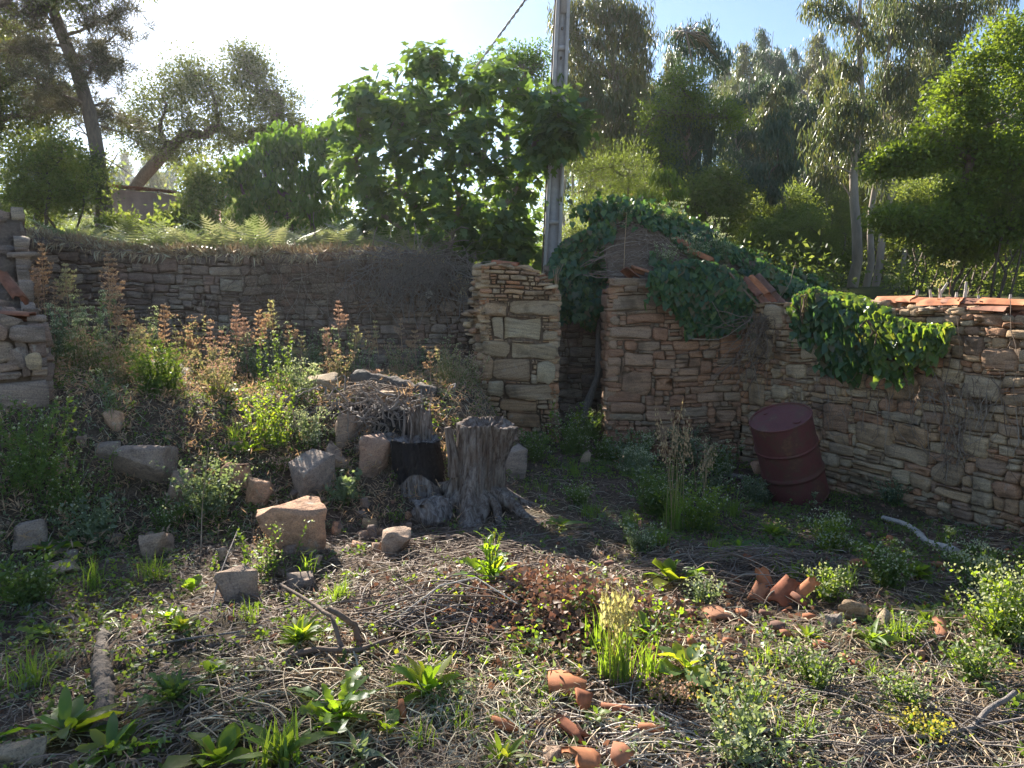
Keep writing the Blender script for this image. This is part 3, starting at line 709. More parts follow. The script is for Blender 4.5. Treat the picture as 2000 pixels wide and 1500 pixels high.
tree('cork_oak', 'spreading dark cork oak against the bright sky, leaning over the ruined pink house', gz(425, 470, 22),
     pxblobs([(320, 190, 55, 40), (270, 250, 50, 35), (375, 150, 45, 30), (420, 200, 55, 45), (480, 120, 28, 26), (500, 175, 50, 35), (550, 210, 45, 35), (400, 265, 55, 40), (330, 290, 45, 30), (490, 255, 55, 30), (565, 265, 30, 25)], 22, ),
     40, 85, .50, .085, T_SIMPLE, 'random', 'leaf_oak', 'bark_dark', .17, 13, stems=1, bend=.16, group='oaks on the terrace')
# maritime pine
PB = gz(205, 440, 17)
def pine():
    rng = np.random.default_rng(14); t = thing('pine_tree', 'tall leaning pine with bare lower trunk near the left edge', 'tree', PB, None)
    pts = [PB] + [P(x, y, 17) for x, y in ((203, 400), (195, 330), (185, 270), (172, 210), (150, 140), (122, 70), (100, 10), (82, -60), (66, -140))]
    m = M(); tube(m, np.array(pts), [.20, .17, .155, .15, .145, .14, .125, .11, .09, .05], 9)
    cl = []
    br = [((150, 140), (235, 60), 7), ((122, 70), (245, 20), 8), ((172, 210), (60, 150), 7), ((150, 140), (20, 90), 9), ((100, 10), (200, -20), 8), ((122, 70), (40, 20), 8), ((100, 10), (10, -10), 8),
          ((185, 270), (225, 190), 3), ((172, 210), (232, 230), 4), ((160, 160), (200, 110), 7), ((82, -60), (180, -90), 7), ((82, -60), (0, -90), 7), ((140, 110), (215, 130), 6), ((172, 210), (90, 200), 6), ((130, 90), (70, 110), 7), ((66, -140), (90, -170), 6)]
    for (a, b, n) in br:
        p = P(*a, 17); q = P(*b, 17 + rng.uniform(-1.2, 1.2)); mid = (p + q) / 2 + np.array([0, 0, .12 + rng.uniform(-.15, .15)]); pp = np.array([p, (p + mid) / 2 + rng.normal(0, .03, 3), mid, (mid + q) / 2 + rng.normal(0, .05, 3), q])
        tube(m, pp, [.045, .035, .028, .02, .01], 5)
        for _ in range(n * 4):
            k = rng.uniform(.35, 1.05); c = p + (q - p) * k + rng.normal(0, .28, 3) * np.array([1, 1, .7]); cl.append(c); tube(m, np.array([p + (q - p) * min(k, 1) * .9, c]), [.01, .005], 3, cap=False)
    # dead lower limbs
    for (a, b, c) in (((190, 290), (130, 215), (110, 240)), ((190, 300), (240, 330), (280, 360)), ((186, 270), (140, 250), (70, 280)), ((200, 350), (230, 300), (250, 285)), ((180, 240), (240, 260), (300, 300)), ((175, 235), (130, 250), (110, 280))):
        tube(m, np.array([P(*a, 17), P(*b, 16.8), P(*c, 16.6)]), [.018, .012, .004], 4)
    part('trunk', m, MT['bark_dark'], t, smooth=True)
    cl = np.array(cl); n = len(cl) * 60; c = np.repeat(cl, 60, 0); d = nrm(rng.normal(size=(n, 3)) + np.array([0, 0, .25]))
    mm = M(); tV = np.array([(-.04, 0, 0), (.04, 0, 0), (0, 1, 0)]); scatter(mm, tV, np.array([(0, 1, 2)]), c + d * .03 + rng.normal(0, .05, (n, 3)), d, rng.normal(size=(n, 3)), rng.uniform(.14, .26, n), rng.random(n))
    part('crown', mm, MT['needle'], t)
pine()
tree('oak_tree', 'grey green oak at the far left edge behind the leaning pine', gz(20, 440, 20),
     pxblobs([(30, 150, 50, 45), (0, 220, 50, 45), (60, 230, 50, 40), (-40, 160, 50, 50), (110, 200, 30, 25), (20, 80, 40, 40), (-30, 280, 60, 50), (-60, 60, 60, 60)], 20), 34, 80, .5, .09, T_SIMPLE, 'random', 'leaf_oak', 'bark_dark', .15, 15, group='oaks on the terrace')

# shrub prototypes, reused
def bush_proto(name, label, base, blobs, *a, **k): return tree(name, label, base, blobs, *a, cat='bush', **k)[0]
b1 = bush_proto('bush', 'rounded pale green bush at the foot of the leaning pine, left side', gz(110, 440, 15),
     pxblobs([(60, 320, 50, 40), (120, 310, 45, 40), (100, 370, 65, 40), (150, 370, 35, 35), (40, 390, 40, 30)], 15), 26, 90, .32, .07, T_SIMPLE, 'random', 'leaf_bush', 'bark_dark', .035, 16, stems=3)
b2 = bush_proto('bush', 'loose green bush in front of the pink ruin between pine and cork oak', gz(350, 470, 14.5),
     pxblobs([(395, 350, 30, 35), (400, 385, 32, 32), (385, 425, 38, 24), (345, 435, 30, 14), (240, 440, 26, 12)], 14.5), 26, 80, .30, .07, T_SIMPLE, 'random', 'leaf_bush', 'bark_dark', .03, 17, stems=4)
tree('leaning_oak', 'small dark oak with a slanting trunk behind the bush, left of the pine', gz(150, 440, 16.5),
     pxblobs([(140, 330, 45, 40), (100, 300, 40, 40), (180, 350, 25, 40), (110, 380, 40, 25)], 16.5), 26, 70, .38, .075, T_SIMPLE, 'random', 'leaf_oak', 'bark_dark', .09, 18, bend=.2)

# bright oak on the right
tree('bright_oak', 'sunlit yellow green oak with long level branches reaching in from the right edge', np.array([8.9, 12.5, Hs(8.9, 12.5)]),
     pxblobs([(1930, 130, 70, 60), (1990, 80, 60, 50), (2050, 160, 80, 80), (1870, 190, 55, 40), (1960, 230, 80, 50), (1840, 270, 65, 35), (1780, 310, 50, 28), (1900, 300, 60, 35), (1990, 330, 70, 50), (1730, 320, 30, 22),
              (1800, 440, 60, 28), (1740, 430, 40, 22), (1880, 440, 60, 30), (1960, 440, 60, 40), (2080, 300, 80, 80), (1890, 380, 40, 25)], 12.6, ),
     52, 48, .20, .075, T_SIMPLE, 'random', 'leaf_bright', 'bark_dark', .10, 21, bend=.1)
# eucalyptus
def euc(name, label, base, top, r0, blobs, clumps, per, cr, size, seed, leafm='leaf_euc', group=None, extra=(), stemtop=.02):
    rng = np.random.default_rng(seed); t = thing(name, label, 'tree', base, group); m = M()
    n = 12; pts = np.array([base + (top - base) * k / n + np.array([.12 * math.sin(k * 1.1 + seed), .1 * math.cos(k * .8 + seed), 0]) * (k > 0) * 1 for k in range(n + 1)])
    tube(m, pts, np.linspace(r0, stemtop, n + 1), 9)
    cl = []
    for i, (c, r) in enumerate(blobs):
        k = int(clumps * 2.0 * (r[0] * r[2]) / (1.0)) + 5; d = nrm(rng.normal(size=(k, 3))) * (rng.random((k, 1)) ** .4) * np.array(r); q = c + d; cl.append(q)
        for w_ in q[::2]:
            zz = w_[2] - .35 * np.linalg.norm(w_[:2] - c[:2]) - .4; j = int(np.argmin(np.abs(pts[:, 2] - zz))); s_ = pts[j]
            mid = (s_ + w_) / 2 + np.array([0, 0, .15]); tube(m, np.array([s_, mid, w_]), [.03 * r0 / .15, .016, .006], 3, cap=False)
    for (a, b) in extra: tube(m, np.array([a, (a + b) / 2 + np.array([0, 0, -.1]), b]), [r0 * .45, r0 * .35, .02], 6)
    part('trunk', m, MT['bark_euc'], t, smooth=True); cl = np.concatenate(cl)
    L = leaves(cl, per, cr, size, T_NARROW, 'droop', rng, 1.1)
    part('crown', cloudmesh(T_NARROW, L), MT[leafm], t); return t
Ye = 23
E0 = euc('eucalyptus', 'tall thick eucalyptus filling the sky right of the concrete pole', gz(1190, 480, 22), P(1200, -60, 22), .17,
    pxblobs([(1110, 40, 30, 45), (1170, 30, 50, 50), (1230, 60, 45, 60), (1140, 110, 50, 50), (1210, 140, 60, 55), (1170, 210, 60, 55), (1110, 180, 35, 45), (1240, 230, 40, 50), (1200, 290, 55, 45), (1130, 280, 35, 50)], 22), 20, 75, .45, .22, 31)
E1 = euc('eucalyptus', 'tallest eucalyptus with a bare pale trunk, left one of the trunks behind the yard wall', gz(1664, 575, 21), P(1690, -120, 21), .155,
    pxblobs([(1640, 20, 30, 25), (1600, 10, 22, 16), (1650, 200, 45, 40), (1620, 250, 45, 40), (1665, 300, 50, 40), (1610, 330, 30, 30), (1700, 240, 35, 40), (1690, 60, 30, 40), (1650, 130, 30, 30)], 21), 15, 60, .40, .22, 32)
E2 = euc('eucalyptus', 'pale eucalyptus trunk just right of the tallest one, crown high in the frame', gz(1690, 575, 22.5), P(1760, -80, 22.5), .11,
    pxblobs([(1740, 60, 45, 50), (1780, 120, 45, 50), (1730, 160, 40, 45), (1790, 210, 40, 40), (1760, 280, 45, 35), (1720, 330, 35, 30)], 22.5), 16, 65, .42, .22, 33)
E3 = euc('eucalyptus', 'slanting eucalyptus, right one of the three pale trunks, with a wide dark top', gz(1708, 575, 23), P(1840, -140, 24), .12,
    pxblobs([(1790, 30, 50, 45), (1850, 50, 40, 40), (1830, 110, 50, 45), (1860, 160, 28, 35), (1800, 170, 45, 40), (1860, 0, 40, 30), (1740, 0, 45, 35), (1930, 10, 40, 25)], 23.5), 18, 65, .45, .22, 34, extra=())
# mid ones left of them
E4 = euc('eucalyptus', 'bushy eucalyptus with hanging leaves right behind the ivy roof', gz(1350, 480, 19), P(1350, 60, 19), .09,
    pxblobs([(1340, 90, 40, 35), (1390, 110, 35, 35), (1370, 70, 25, 22)], 24) + pxblobs([(1330, 240, 45, 45), (1390, 290, 40, 45), (1300, 290, 40, 45), (1350, 340, 45, 35)], 19), 18, 70, .36, .20, 35, 'leaf_euc_blue')
tree('acacia', 'olive green feathery tree between the tall eucalyptus and the hanging leaves', gz(1320, 480, 18.5),
     pxblobs([(1330, 170, 45, 35), (1290, 220, 40, 40), (1360, 210, 35, 35), (1420, 230, 35, 25), (1290, 300, 30, 35)], 18.5), 34, 85, .34, .06, T_SIMPLE, 'random', 'leaf_bright', 'bark_dark', .08, 36, stems=2)
b3 = bush_proto('bush', 'dark rounded bush behind the shed roof, under the hanging eucalyptus', gz(1390, 470, 17),
     pxblobs([(1370, 380, 45, 35), (1410, 350, 35, 25), (1430, 390, 30, 30), (1340, 400, 40, 30), (1400, 420, 50, 25)], 17), 30, 80, .34, .065, T_SIMPLE, 'random', 'leaf_bush', 'bark_dark', .03, 37, stems=3)
b4 = bush_proto('bush', 'grey green willowy bush between the pole and the shed roof', gz(1180, 480, 16.5),
     pxblobs([(1170, 330, 45, 40), (1230, 340, 45, 45), (1150, 400, 45, 30), (1210, 410, 50, 30), (1260, 380, 30, 30)], 16.5), 30, 85, .33, .08, T_NARROW, 'up', 'leaf_bush', 'bark_dark', .03, 38, stems=4)
tree('back_tree', 'yellow green tree top rising behind the fig beside the pole', gz(1000, 480, 19),
     pxblobs([(960, 140, 35, 25), (1010, 120, 35, 22), (1045, 130, 25, 30), (990, 200, 60, 50)], 19), 20, 70, .35, .08, T_SIMPLE, 'random', 'leaf_cherry', 'bark_dark', .1, 39, stems=2)
tree('sapling', 'young eucalyptus shoot with yellowish hanging leaves above the ivy', gz(1310, 460, 13.5),
     pxblobs([(1300, 345, 22, 22), (1320, 380, 22, 18), (1270, 385, 20, 12)], 13.5), 8, 30, .18, .17, T_NARROW, 'droop', 'leaf_bright', 'branch', .025, 40, stems=2)
tree('slim_tree', 'slim dark eucalyptus sapling with bare stem standing in front of the hillside', gz(1500, 560, 17),
     pxblobs([(1520, 280, 25, 30), (1500, 330, 28, 25), (1540, 330, 22, 22), (1510, 370, 20, 15), (1525, 230, 18, 25)], 17), 9, 45, .24, .18, T_NARROW, 'droop', 'leaf_euc_blue', 'bark_dark', .035, 41)
# hillside eucalyptus and scrub, copies of a few
def far_euc(i, px, pyt, Y, s_=None):
    base = gz(px, 480, Y); top = P(px + 4, pyt, Y); hgt = top[2] - base[2]; return base, hgt
f0 = None; rr = random.Random(5); FH = 15.0
tp = np.array([0., 0., 0.])
FP = euc('eucalyptus', 'distant eucalyptus on the far hillside', np.zeros(3), np.array([0, 0, FH]), .16,
    [(np.array([rr.uniform(-.6, .6), rr.uniform(-.6, .6), z]), (w_, w_, .9)) for z, w_ in ((14.6, .5), (13.6, .9), (12.6, 1.2), (11.5, 1.5), (10.4, 1.7), (9.3, 1.7), (8.2, 1.5), (7.2, 1.2))], 13, 26, .5, .42, 42, group='distant eucalyptus on the hillside')
FP2 = euc('eucalyptus', 'distant eucalyptus on the far hillside', np.zeros(3), np.array([.3, 0, FH]), .15,
    [(np.array([rr.uniform(-.9, .9), rr.uniform(-.9, .9), z]), (w_, w_, .8)) for z, w_ in ((14.6, .5), (13.4, .9), (12.2, 1.0), (11.0, 1.4), (9.6, 1.2), (8.4, .9))], 14, 26, .5, .42, 43, 'leaf_euc_blue', group='distant eucalyptus on the hillside')
spots = [(1440, 85, 52), (1490, 62, 56), (1470, 95, 60), (1530, 110, 60), (1570, 72, 54), (1555, 95, 62), (1605, 100, 58), (1640, 120, 55), (1415, 120, 62), (1510, 100, 66), (1590, 150, 45), (1455, 150, 46), (1620, 170, 70),
         (1700, 150, 60), (1740, 150, 66), (1820, 160, 62), (1900, 130, 64), (1960, 110, 60), (1860, 150, 72), (1380, 150, 66), (1300, 150, 70), (1250, 130, 66), (1545, 180, 48), (1680, 190, 48), (1780, 220, 52), (1930, 200, 55), (2020, 160, 58),
         (1250, 120, 30), (1300, 100, 33), (1440, 160, 30), (1485, 170, 31), (1560, 150, 31), (1610, 140, 33), (1770, 180, 30), (1870, 160, 33), (1940, 170, 31), (2010, 150, 34),
         (1120, 120, 38), (1160, 160, 34), (1215, 150, 40), (1275, 170, 36), (1330, 190, 42), (1465, 190, 36), (1530, 210, 34), (1590, 220, 38), (1720, 200, 36), (1830, 230, 38), (1900, 250, 42), (1975, 230, 36), (1100, 200, 45), (1650, 240, 44),
         (100, 330, 55), (170, 320, 60), (240, 330, 58), (300, 335, 52), (450, 330, 60), (520, 345, 55), (30, 320, 62), (600, 350, 60), (380, 345, 64),
         (300, 290, 80), (350, 300, 85), (250, 300, 90), (180, 300, 85), (120, 300, 95), (400, 310, 90), (470, 330, 80), (60, 300, 90), (560, 340, 85), (-20, 290, 85), (650, 350, 90)]
for i, (px, pt, Y) in enumerate(spots):
    base, hg = far_euc(i, px, pt, Y); t = (FP, FP2)[i % 2]; s_ = hg / FH; wf = min(max(s_, .75), 1.15) * rr.uniform(.85, 1.2)
    if i < 2: t.location = base; t.scale = (wf, wf, s_)
    else: copy_thing(t, base, rr.uniform(0, 6.28), (wf, wf, s_), *(('distant tree in the hazy woods behind the pink ruin', 'distant trees behind the pink ruin') if px < 700 else ()))
for i in range(96):            # scrub on the slope
    right = i < 70; px = rr.uniform(1130, 2080) if right else rr.uniform(-60, 640); Y = rr.uniform(18, 44) if right else rr.uniform(24, 52); Y = Y + 10 * (1600 < px < 1760)
    base = gz(px, 500, Y); base[2] -= .3; src = (b1, b3, b4, b2, b1)[i % 5]; s_ = rr.uniform(.8, 1.35) * (1 + max(0, Y - 26) * .022)
    copy_thing(src, base, rr.uniform(0, 6.28), (s_, s_, s_ * rr.uniform(.7, 1.1)), 'scrubby green bush on the wooded slope behind the shed and yard wall' if right else 'scrubby green bush in the woods behind the pink ruin', 'scrub on the slope' if right else 'scrub behind the pink ruin')
for i, (px, Y, s_, lab) in enumerate([(1480, 15.5, .6, 'small bush showing over the right end of the fallen roof'), (1545, 16, .8, 'bush behind the leafy corner of the yard wall'), (1570, 14.5, .55, 'low bush touching the left side of the pale eucalyptus trunks'),
    (1790, 15, .85, 'bush behind the pale stubs of the coping, right of the pale trunks'), (1880, 14, .8, 'dark bush behind the middle of the tile coping'), (1950, 13, .8, 'bush directly above the coping near the right edge'), (2040, 13.5, .9, 'bush cut by the right edge above the coping'),
    (1530, 18, 1.0, 'taller bush behind the roof end, under the slim sapling'), (1780, 18, 1.0, 'taller bush under the left tips of the bright oak'), (1830, 18, 1.1, 'bush under the lowest level branch of the bright oak'), (1960, 18, 1.1, 'broad bush in the gap under the bright oak'), (1900, 16, .9, 'middle bush between the coping and the bright oak branches')]):
    b_ = gz(px, 600, Y); b_[2] -= .15; copy_thing((b3, b1, b4)[i % 3], b_, rr.uniform(0, 6), s_, lab, 'bushes just behind the yard wall')

# trees outside the frame on the left, standing between the yard and the sun
def shade_tree(name, label, base, blobs, seed, src='leaf_oak', cl=22, per=70):
    return tree(name, label, np.array(base), [(np.array(c, float), r) for c, r in blobs], cl, per, .5, .09, T_SIMPLE, 'random', src, 'bark_dark', .2, seed)

# undergrowth: leafy clumps rooted all over the slope and the terrace
def undergrowth():
    rng = np.random.default_rng(71); n = 3400; Y = 12.9 + 34 * rng.random(n) ** 1.6; px = rng.uniform(-80, 2090, n); X = (px - 1000) / FPX * Y; keep = (fbm(X * .3, Y * .3, 72) > -.35) & ~((px > 1610) & (px < 1750) & (Y < 23))
    X, Y = X[keep], Y[keep]; hgt = rng.uniform(.2, .9, len(X)) * (1 + .9 * (fbm(X * .25, Y * .25, 73) > .1)); c = np.stack([X, Y, H(X, Y) + hgt * .5], -1); L = leaves(c, 26, .5, .10, T_SIMPLE, 'random', rng, .9); part_ = cloudmesh(T_SIMPLE, L)
    obj('undergrowth', part_.mesh('undergrowth', MT['leaf_bush']), kind='stuff', label='leafy undergrowth covering the slope under the trees', cat='undergrowth')
undergrowth()

def far_woods():
    rng = np.random.default_rng(75); n = 2600; Y = rng.uniform(48, 100, n); px = rng.uniform(-150, 2150, n); X = (px - 1000) / FPX * Y; top = 8 + 4 * fbm(X * .08, Y * .08, 76); c = np.stack([X, Y, H(X, Y) + top * rng.random(n) ** .8], -1)
    L = leaves(c, 16, 1.3, .40, T_SIMPLE, 'random', rng, .9); m = cloudmesh(T_SIMPLE, L)
    obj('far_woods', m.mesh('far_woods', MT['leaf_bush']), kind='stuff', label='far wooded hillside closing the view behind the trees', cat='woods')
far_woods()
tree('oak_tree', 'dense oak added mostly out of view above the top left corner to shade the left foreground', np.array((-11.6, 16.5, Hs(-11.6, 16.5))), [(np.array(c, float), (.95, 1.0, .6)) for c in ((-8.2, 16, 8.9), (-9.3, 16.1, 8.5), (-10.4, 16.2, 8.3), (-9.0, 15.8, 9.6), (-10.4, 16, 9.7), (-7.7, 16.2, 9.8), (-11.6, 16, 7.8), (-12.2, 16, 9.0))], 26, 70, .45, .10, T_SIMPLE, 'random', 'leaf_oak', 'bark_dark', .16, 51)  # added oak, crown placed mostly above the frame to shade the left foreground
# ------------------------------------------------------------------ concrete pole and its cable
def pole():
    base = gz(1066, 500, 11.7); top = P(1104, -95, 11.7); base[2] -= .2; L = top - base; n = 30
    t = thing('utility_pole', 'pale concrete utility pole with recessed panels behind the stone pillar', 'pole', (base[0], base[1], base[2] + .2))
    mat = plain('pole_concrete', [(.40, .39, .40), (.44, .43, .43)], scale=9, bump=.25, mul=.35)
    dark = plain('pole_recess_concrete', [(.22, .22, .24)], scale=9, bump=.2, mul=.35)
    def at(k): return base + L * k
    def wid(k): return .152 - .055 * k         # half width
    m = M()
    # two side rails and the web between them; cross bars part the recesses
    for s_ in (-1, 1):
        V = []
        for i in range(n + 1):
            k = i / n; c = at(k); w_ = wid(k)
            for (a, b) in ((s_ * w_, -.11), (s_ * (w_ - .05), -.11), (s_ * (w_ - .05), .11), (s_ * w_, .11)): V.append(c + np.array([a, b, 0]))
        F = []
        for i in range(n):
            for j in range(4): F.append((i * 4 + j, i * 4 + 4 + j, i * 4 + 4 + (j + 1) % 4, i * 4 + (j + 1) % 4))
        F.append((n * 4, n * 4 + 1, n * 4 + 2, n * 4 + 3)); m.add(V, F)
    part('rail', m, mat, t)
    m = M(); V = []
    for i in range(n + 1):
        k = i / n; c = at(k); w_ = wid(k) - .052
        for (a, b) in ((-w_, -.03), (w_, -.03), (w_, .06), (-w_, .06)): V.append(c + np.array([a, b, 0]))
    F = []
    for i in range(n):
        for j in range(4): F.append((i * 4 + j, i * 4 + (j + 1) % 4, i * 4 + 4 + (j + 1) % 4, i * 4 + 4 + j))
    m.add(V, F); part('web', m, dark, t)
    for py in (435, 322, 97, -40, 208, 520):
        k = (P(1080, py, 11.7)[2] - base[2]) / L[2]; c = at(k); w_ = wid(k) - .045; m = M(); h_ = .03 if py != -40 else .5
        box(m, c + np.array([-w_, -.098, -h_]), c + np.array([w_, .05, h_])); part('cross_bar', m, mat, t)
    m = M(); 
    for k in (.72, .78, .84, .9): 
        c = at(k); tube(m, [c + np.array([.0, -.115, 0]), c + np.array([0, -.06, 0])], .018, 8)
    part('bolt_hole', m, MT['bark_dark'], t)
    m = M(); pts = [at(k) + np.array([-wid(k) - .015, -.02, 0]) for k in np.linspace(.02, .98, 20)]; tube(m, pts, .014, 5); part('earth_cable', m, MT['bark_dark'], t)
    m = M(); tp_ = at(1.0); a = tp_ + np.array([-.1, 0, -.05]); b = P(700, 392, 46.0)
    for ph in (0, math.pi):
        pts = []
        for i in range(260):
            k = (i / 259) ** 1.6; c = a + (b - a) * k; c = c - np.array([0, 0, .5 * math.sin(math.pi * k)]); th = i * .9 + ph; pts.append(c + .014 * np.array([math.cos(th), 0, math.sin(th)]))
        tube(m, pts, .013, 5, v=.2 if ph else .8)
    # far support of the cable
    o = obj('overhead_cable', m.mesh('overhead_cable', plain('cable_sheath', [(.10, .10, .11), (.45, .45, .46)], scale=5, bump=0, mul=.1)), label='twisted overhead cable running down from the concrete pole into the fig tree', cat='cable')
pole()

# ------------------------------------------------------------------ pink ruin far left
def pink_house():
    Y = 19.0; p0 = P(165, 470, Y); p1 = P(210, 470, Y - .3); x0 = P(166, 400, Y)[0]; x1 = P(212, 400, Y)[0]; x2 = P(335, 400, Y)[0]
    z0 = Hs(x1, Y) - .3; zt_ = P(212, 368, Y)[2]; zt2 = P(335, 380, Y)[2]
    t = thing('house', 'low pinkish plastered ruin with a broken tile edge behind the pine trunk', 'house', ((x0 + x2) / 2, Y + 1, z0 + .3))
    mat = plain('pink_render', [(.40, .27, .22), (.36, .25, .21)], scale=3, bump=.3, mul=.5)
    m = M(); V = [(x1, Y, z0), (x2, Y, z0), (x2, Y, zt2), (x1, Y, zt_), (x1, Y + 3.2, z0), (x2, Y + 3.2, z0), (x2, Y + 3.2, zt2), (x1, Y + 3.2, zt_)]
    F = [(0, 1, 2, 3), (5, 4, 7, 6), (4, 0, 3, 7), (1, 5, 6, 2), (3, 2, 6, 7)]; m.add(V, F); part('wall', m, mat, t)
    m = M(); box(m, (x0, Y + .4, z0), (x1 - .004, Y + 2.6, P(170, 405, Y)[2])); part('side_wall', m, mat, t)
    for i in range(16):
        k = i / 16; x = x1 + (x2 - x1) * k; z = zt_ + (zt2 - zt_) * k; m = M(); a = np.linspace(0, math.pi, 6); r = .10
        pts = [(x + .1 + r * math.cos(q), Y - .18, z + .02 + r * .5 * math.sin(q)) for q in a] + [(x + .1 + r * math.cos(q), Y + .35, z + .06 + r * .5 * math.sin(q)) for q in a]
        pts2 = [(a_, b_, c_ + .018) for a_, b_, c_ in pts]; F = []
        for j in range(5): F += [(j, j + 1, j + 7, j + 6), (12 + j + 1, 12 + j, 12 + j + 6, 12 + j + 7), (j + 1, j, 12 + j, 12 + j + 1)]
        m.add(pts + pts2, F, random.random()); part('roof_tile', m, MT['terracotta_old'], t)
    for (a, b) in ((312, 318),):
        m = M(); xa = P(300, 400, Y)[0]; xb = P(313, 400, Y)[0]; box(m, (xa, Y - .02, P(300, 418, Y)[2]), (xb, Y + .02, P(300, 388, Y)[2])); part('shutter', m, MT['grey_wood'], t)
pink_house()

# ------------------------------------------------------------------ the drum
def drum():
    r = .29; h = .88; base = G(1566, 975); n = 48
    t = thing('steel_drum', 'dark red steel drum leaning to the left against nothing, in front of the yard wall', 'barrel', base)
    t['label'] = 'dark red steel drum leaning left in front of the yard wall'
    axis = nrm(np.array([-.35, -.25, 1.0])); e1 = nrm(np.cross(axis, [0, 1, 0])); e2 = np.cross(axis, e1); base = base + np.array([.0, .10, .03]) 
    mat, nt, o = newmat('red_drum_paint'); tc = N(nt, "ShaderNodeTexCoord"); v = tc.outputs['Object']
    a = noise(nt, 5, 5, v, .7); b = noise(nt, 60, 4, v, .7); c_ = noise(nt, 170, 2, v)
    a = noise(nt, 6, 6, v, .75); col = ramp(nt, a, [(.3, (.09, .024, .024)), (.48, (.14, .036, .034)), (.56, (.10, .045, .032)), (.66, (.19, .085, .05)), (.8, (.13, .04, .035))])
    col = mixc(nt, ramp(nt, b, [(.54, (0, 0, 0)), (.68, (.75, .75, .75))]), col, (.16, .07, .04))
    col = mixc(nt, ramp(nt, c_, [(.68, (0, 0, 0)), (.74, (.5, .5, .5))]), col, (.28, .18, .16))
    p = N(nt, "ShaderNodeBsdfPrincipled"); nt.links.new(col, p.inputs['Base Color']); nt.links.new(ramp(nt, b, [(.3, (.6,) * 3), (.7, (.9,) * 3)]), p.inputs['Roughness'])
    bp = N(nt, "ShaderNodeBump"); bp.inputs['Strength'].default_value = .12; bp.inputs['Distance'].default_value = .004; nt.links.new(b, bp.inputs['Height']); nt.links.new(bp.outputs[0], p.inputs['Normal'])
    nt.links.new(p.outputs[0], o.inputs[0])
    def ring(pr, dent=True):
        V = []; th = np.arange(n) / n * 2 * math.pi
        for rr_, z in pr:
            q = rr_ + (0.006 * np.sin(3 * th + z * 4) * math.sin(z * 3.5) + -.016 * np.exp(-((th - 4.4) / .35) ** 2 - ((z - .62) / .12) ** 2) - .01 * np.exp(-((th - 5.2) / .3) ** 2 - ((z - .2) / .1) ** 2)) * (dent and rr_ > .2)
            V.append(base + q[:, None] * (np.cos(th)[:, None] * e1 + np.sin(th)[:, None] * e2) + z * axis)
        V = np.concatenate(V); F = []
        for i in range(len(pr) - 1):
            for k in range(n): F.append((i * n + k, (i + 1) * n + k, (i + 1) * n + (k + 1) % n, i * n + (k + 1) % n))
        return V, F
    pr = [(r, .012)]
    for z in np.linspace(.03, h - .03, 34):
        rib = sum(.011 * math.exp(-((z - q) / .012) ** 2) for q in (.30, .585)); sm = sum(.0025 * math.sin((z - .03) * 260) * (z > q0) * (z < q1) for q0, q1 in ((.04, .10), (h - .10, h - .04)))
        pr.append((r + rib, z))
    for q in (.30, .585): pr += [(r + .003, q - .02), (r + .011, q - .007), (r + .013, q), (r + .011, q + .007), (r + .003, q + .02)]
    pr = sorted(pr, key=lambda q: q[1]) + [(r, h - .012)]
    m = M(); m.add(*ring(pr)); part('body', m, mat, t, smooth=True)
    for z, nm in ((h, 'top_rim'), (.006, 'bottom_rim')):
        pr = [(r - .006, z - .010), (r + .004, z - .012), (r + .008, z - .004), (r + .007, z + .004), (r - .001, z + .007), (r - .008, z + .003), (r - .006, z - .010)]
        m = M(); m.add(*ring(pr, False)); part(nm, m, mat, t, smooth=True)
    m = M(); m.add(*ring([(r - .005, h - .008), (r - .02, h - .012), (r * .55, h - .011), (.001, h - .010)], False)); part('lid', m, mat, t, smooth=True)
    m = M(); m.add(*ring([(r - .005, .008), (.001, .008)], False)); part('base', m, mat, t)
    for (a_, rr_, nm) in ((2.0, .034, 'bung'), (5.1, .02, 'vent_plug')):
        c = base + axis * (h - .011) + .2 * (math.cos(a_) * e1 + math.sin(a_) * e2); m = M(); tube(m, [c, c + axis * .010], rr_, 14); part(nm, m, mat, t)
drum()

# ------------------------------------------------------------------ stumps, logs, planks
def woodmat(name, c0, c1, char=None):
    m, nt, o = newmat(name); tc = N(nt, "ShaderNodeTexCoord"); at = N(nt, "ShaderNodeAttribute"); at.attribute_name = 'v'
    mp = N(nt, "ShaderNodeMapping"); mp.inputs['Scale'].default_value = (34, 34, 2.6); nt.links.new(tc.outputs['Object'], mp.inputs[0])
    a = noise(nt, 1, 6, mp.outputs[0], .7, .6); b = noise(nt, 5, 4, tc.outputs['Object'], .7)
    col = ramp(nt, a, [(.3, tuple(q * .25 for q in c0)), (.42, c0), (.58, c1), (.75, tuple(min(1, q * 1.25) for q in c1))])
    col = mixc(nt, ramp(nt, b, [(.48, (0, 0, 0)), (.7, (.7, .7, .7))]), col, (.13, .08, .055))
    if char: 
        f = ramp(nt, math_(nt, 'ADD', at.outputs['Fac'], math_(nt, 'MULTIPLY', math_(nt, 'SUBTRACT', a, .5), .5)), [(.45, (0, 0, 0)), (.55, (1, 1, 1))]); col = mixc(nt, f, col, mixc(nt, a, (.006, .006, .007), (.05, .045, .045)))
    p = N(nt, "ShaderNodeBsdfPrincipled"); p.inputs['Roughness'].default_value = .9; p.inputs['Specular IOR Level'].default_value = .2; nt.links.new(col, p.inputs['Base Color'])
    bp = N(nt, "ShaderNodeBump"); bp.inputs['Strength'].default_value = 1; bp.inputs['Distance'].default_value = .03; nt.links.new(a, bp.inputs['Height']); nt.links.new(bp.outputs[0], p.inputs['Normal'])
    nt.links.new(p.outputs[0], o.inputs[0]); return m
MT['stump'] = woodmat('weathered_stump_wood', (.12, .09, .075), (.30, .255, .22))
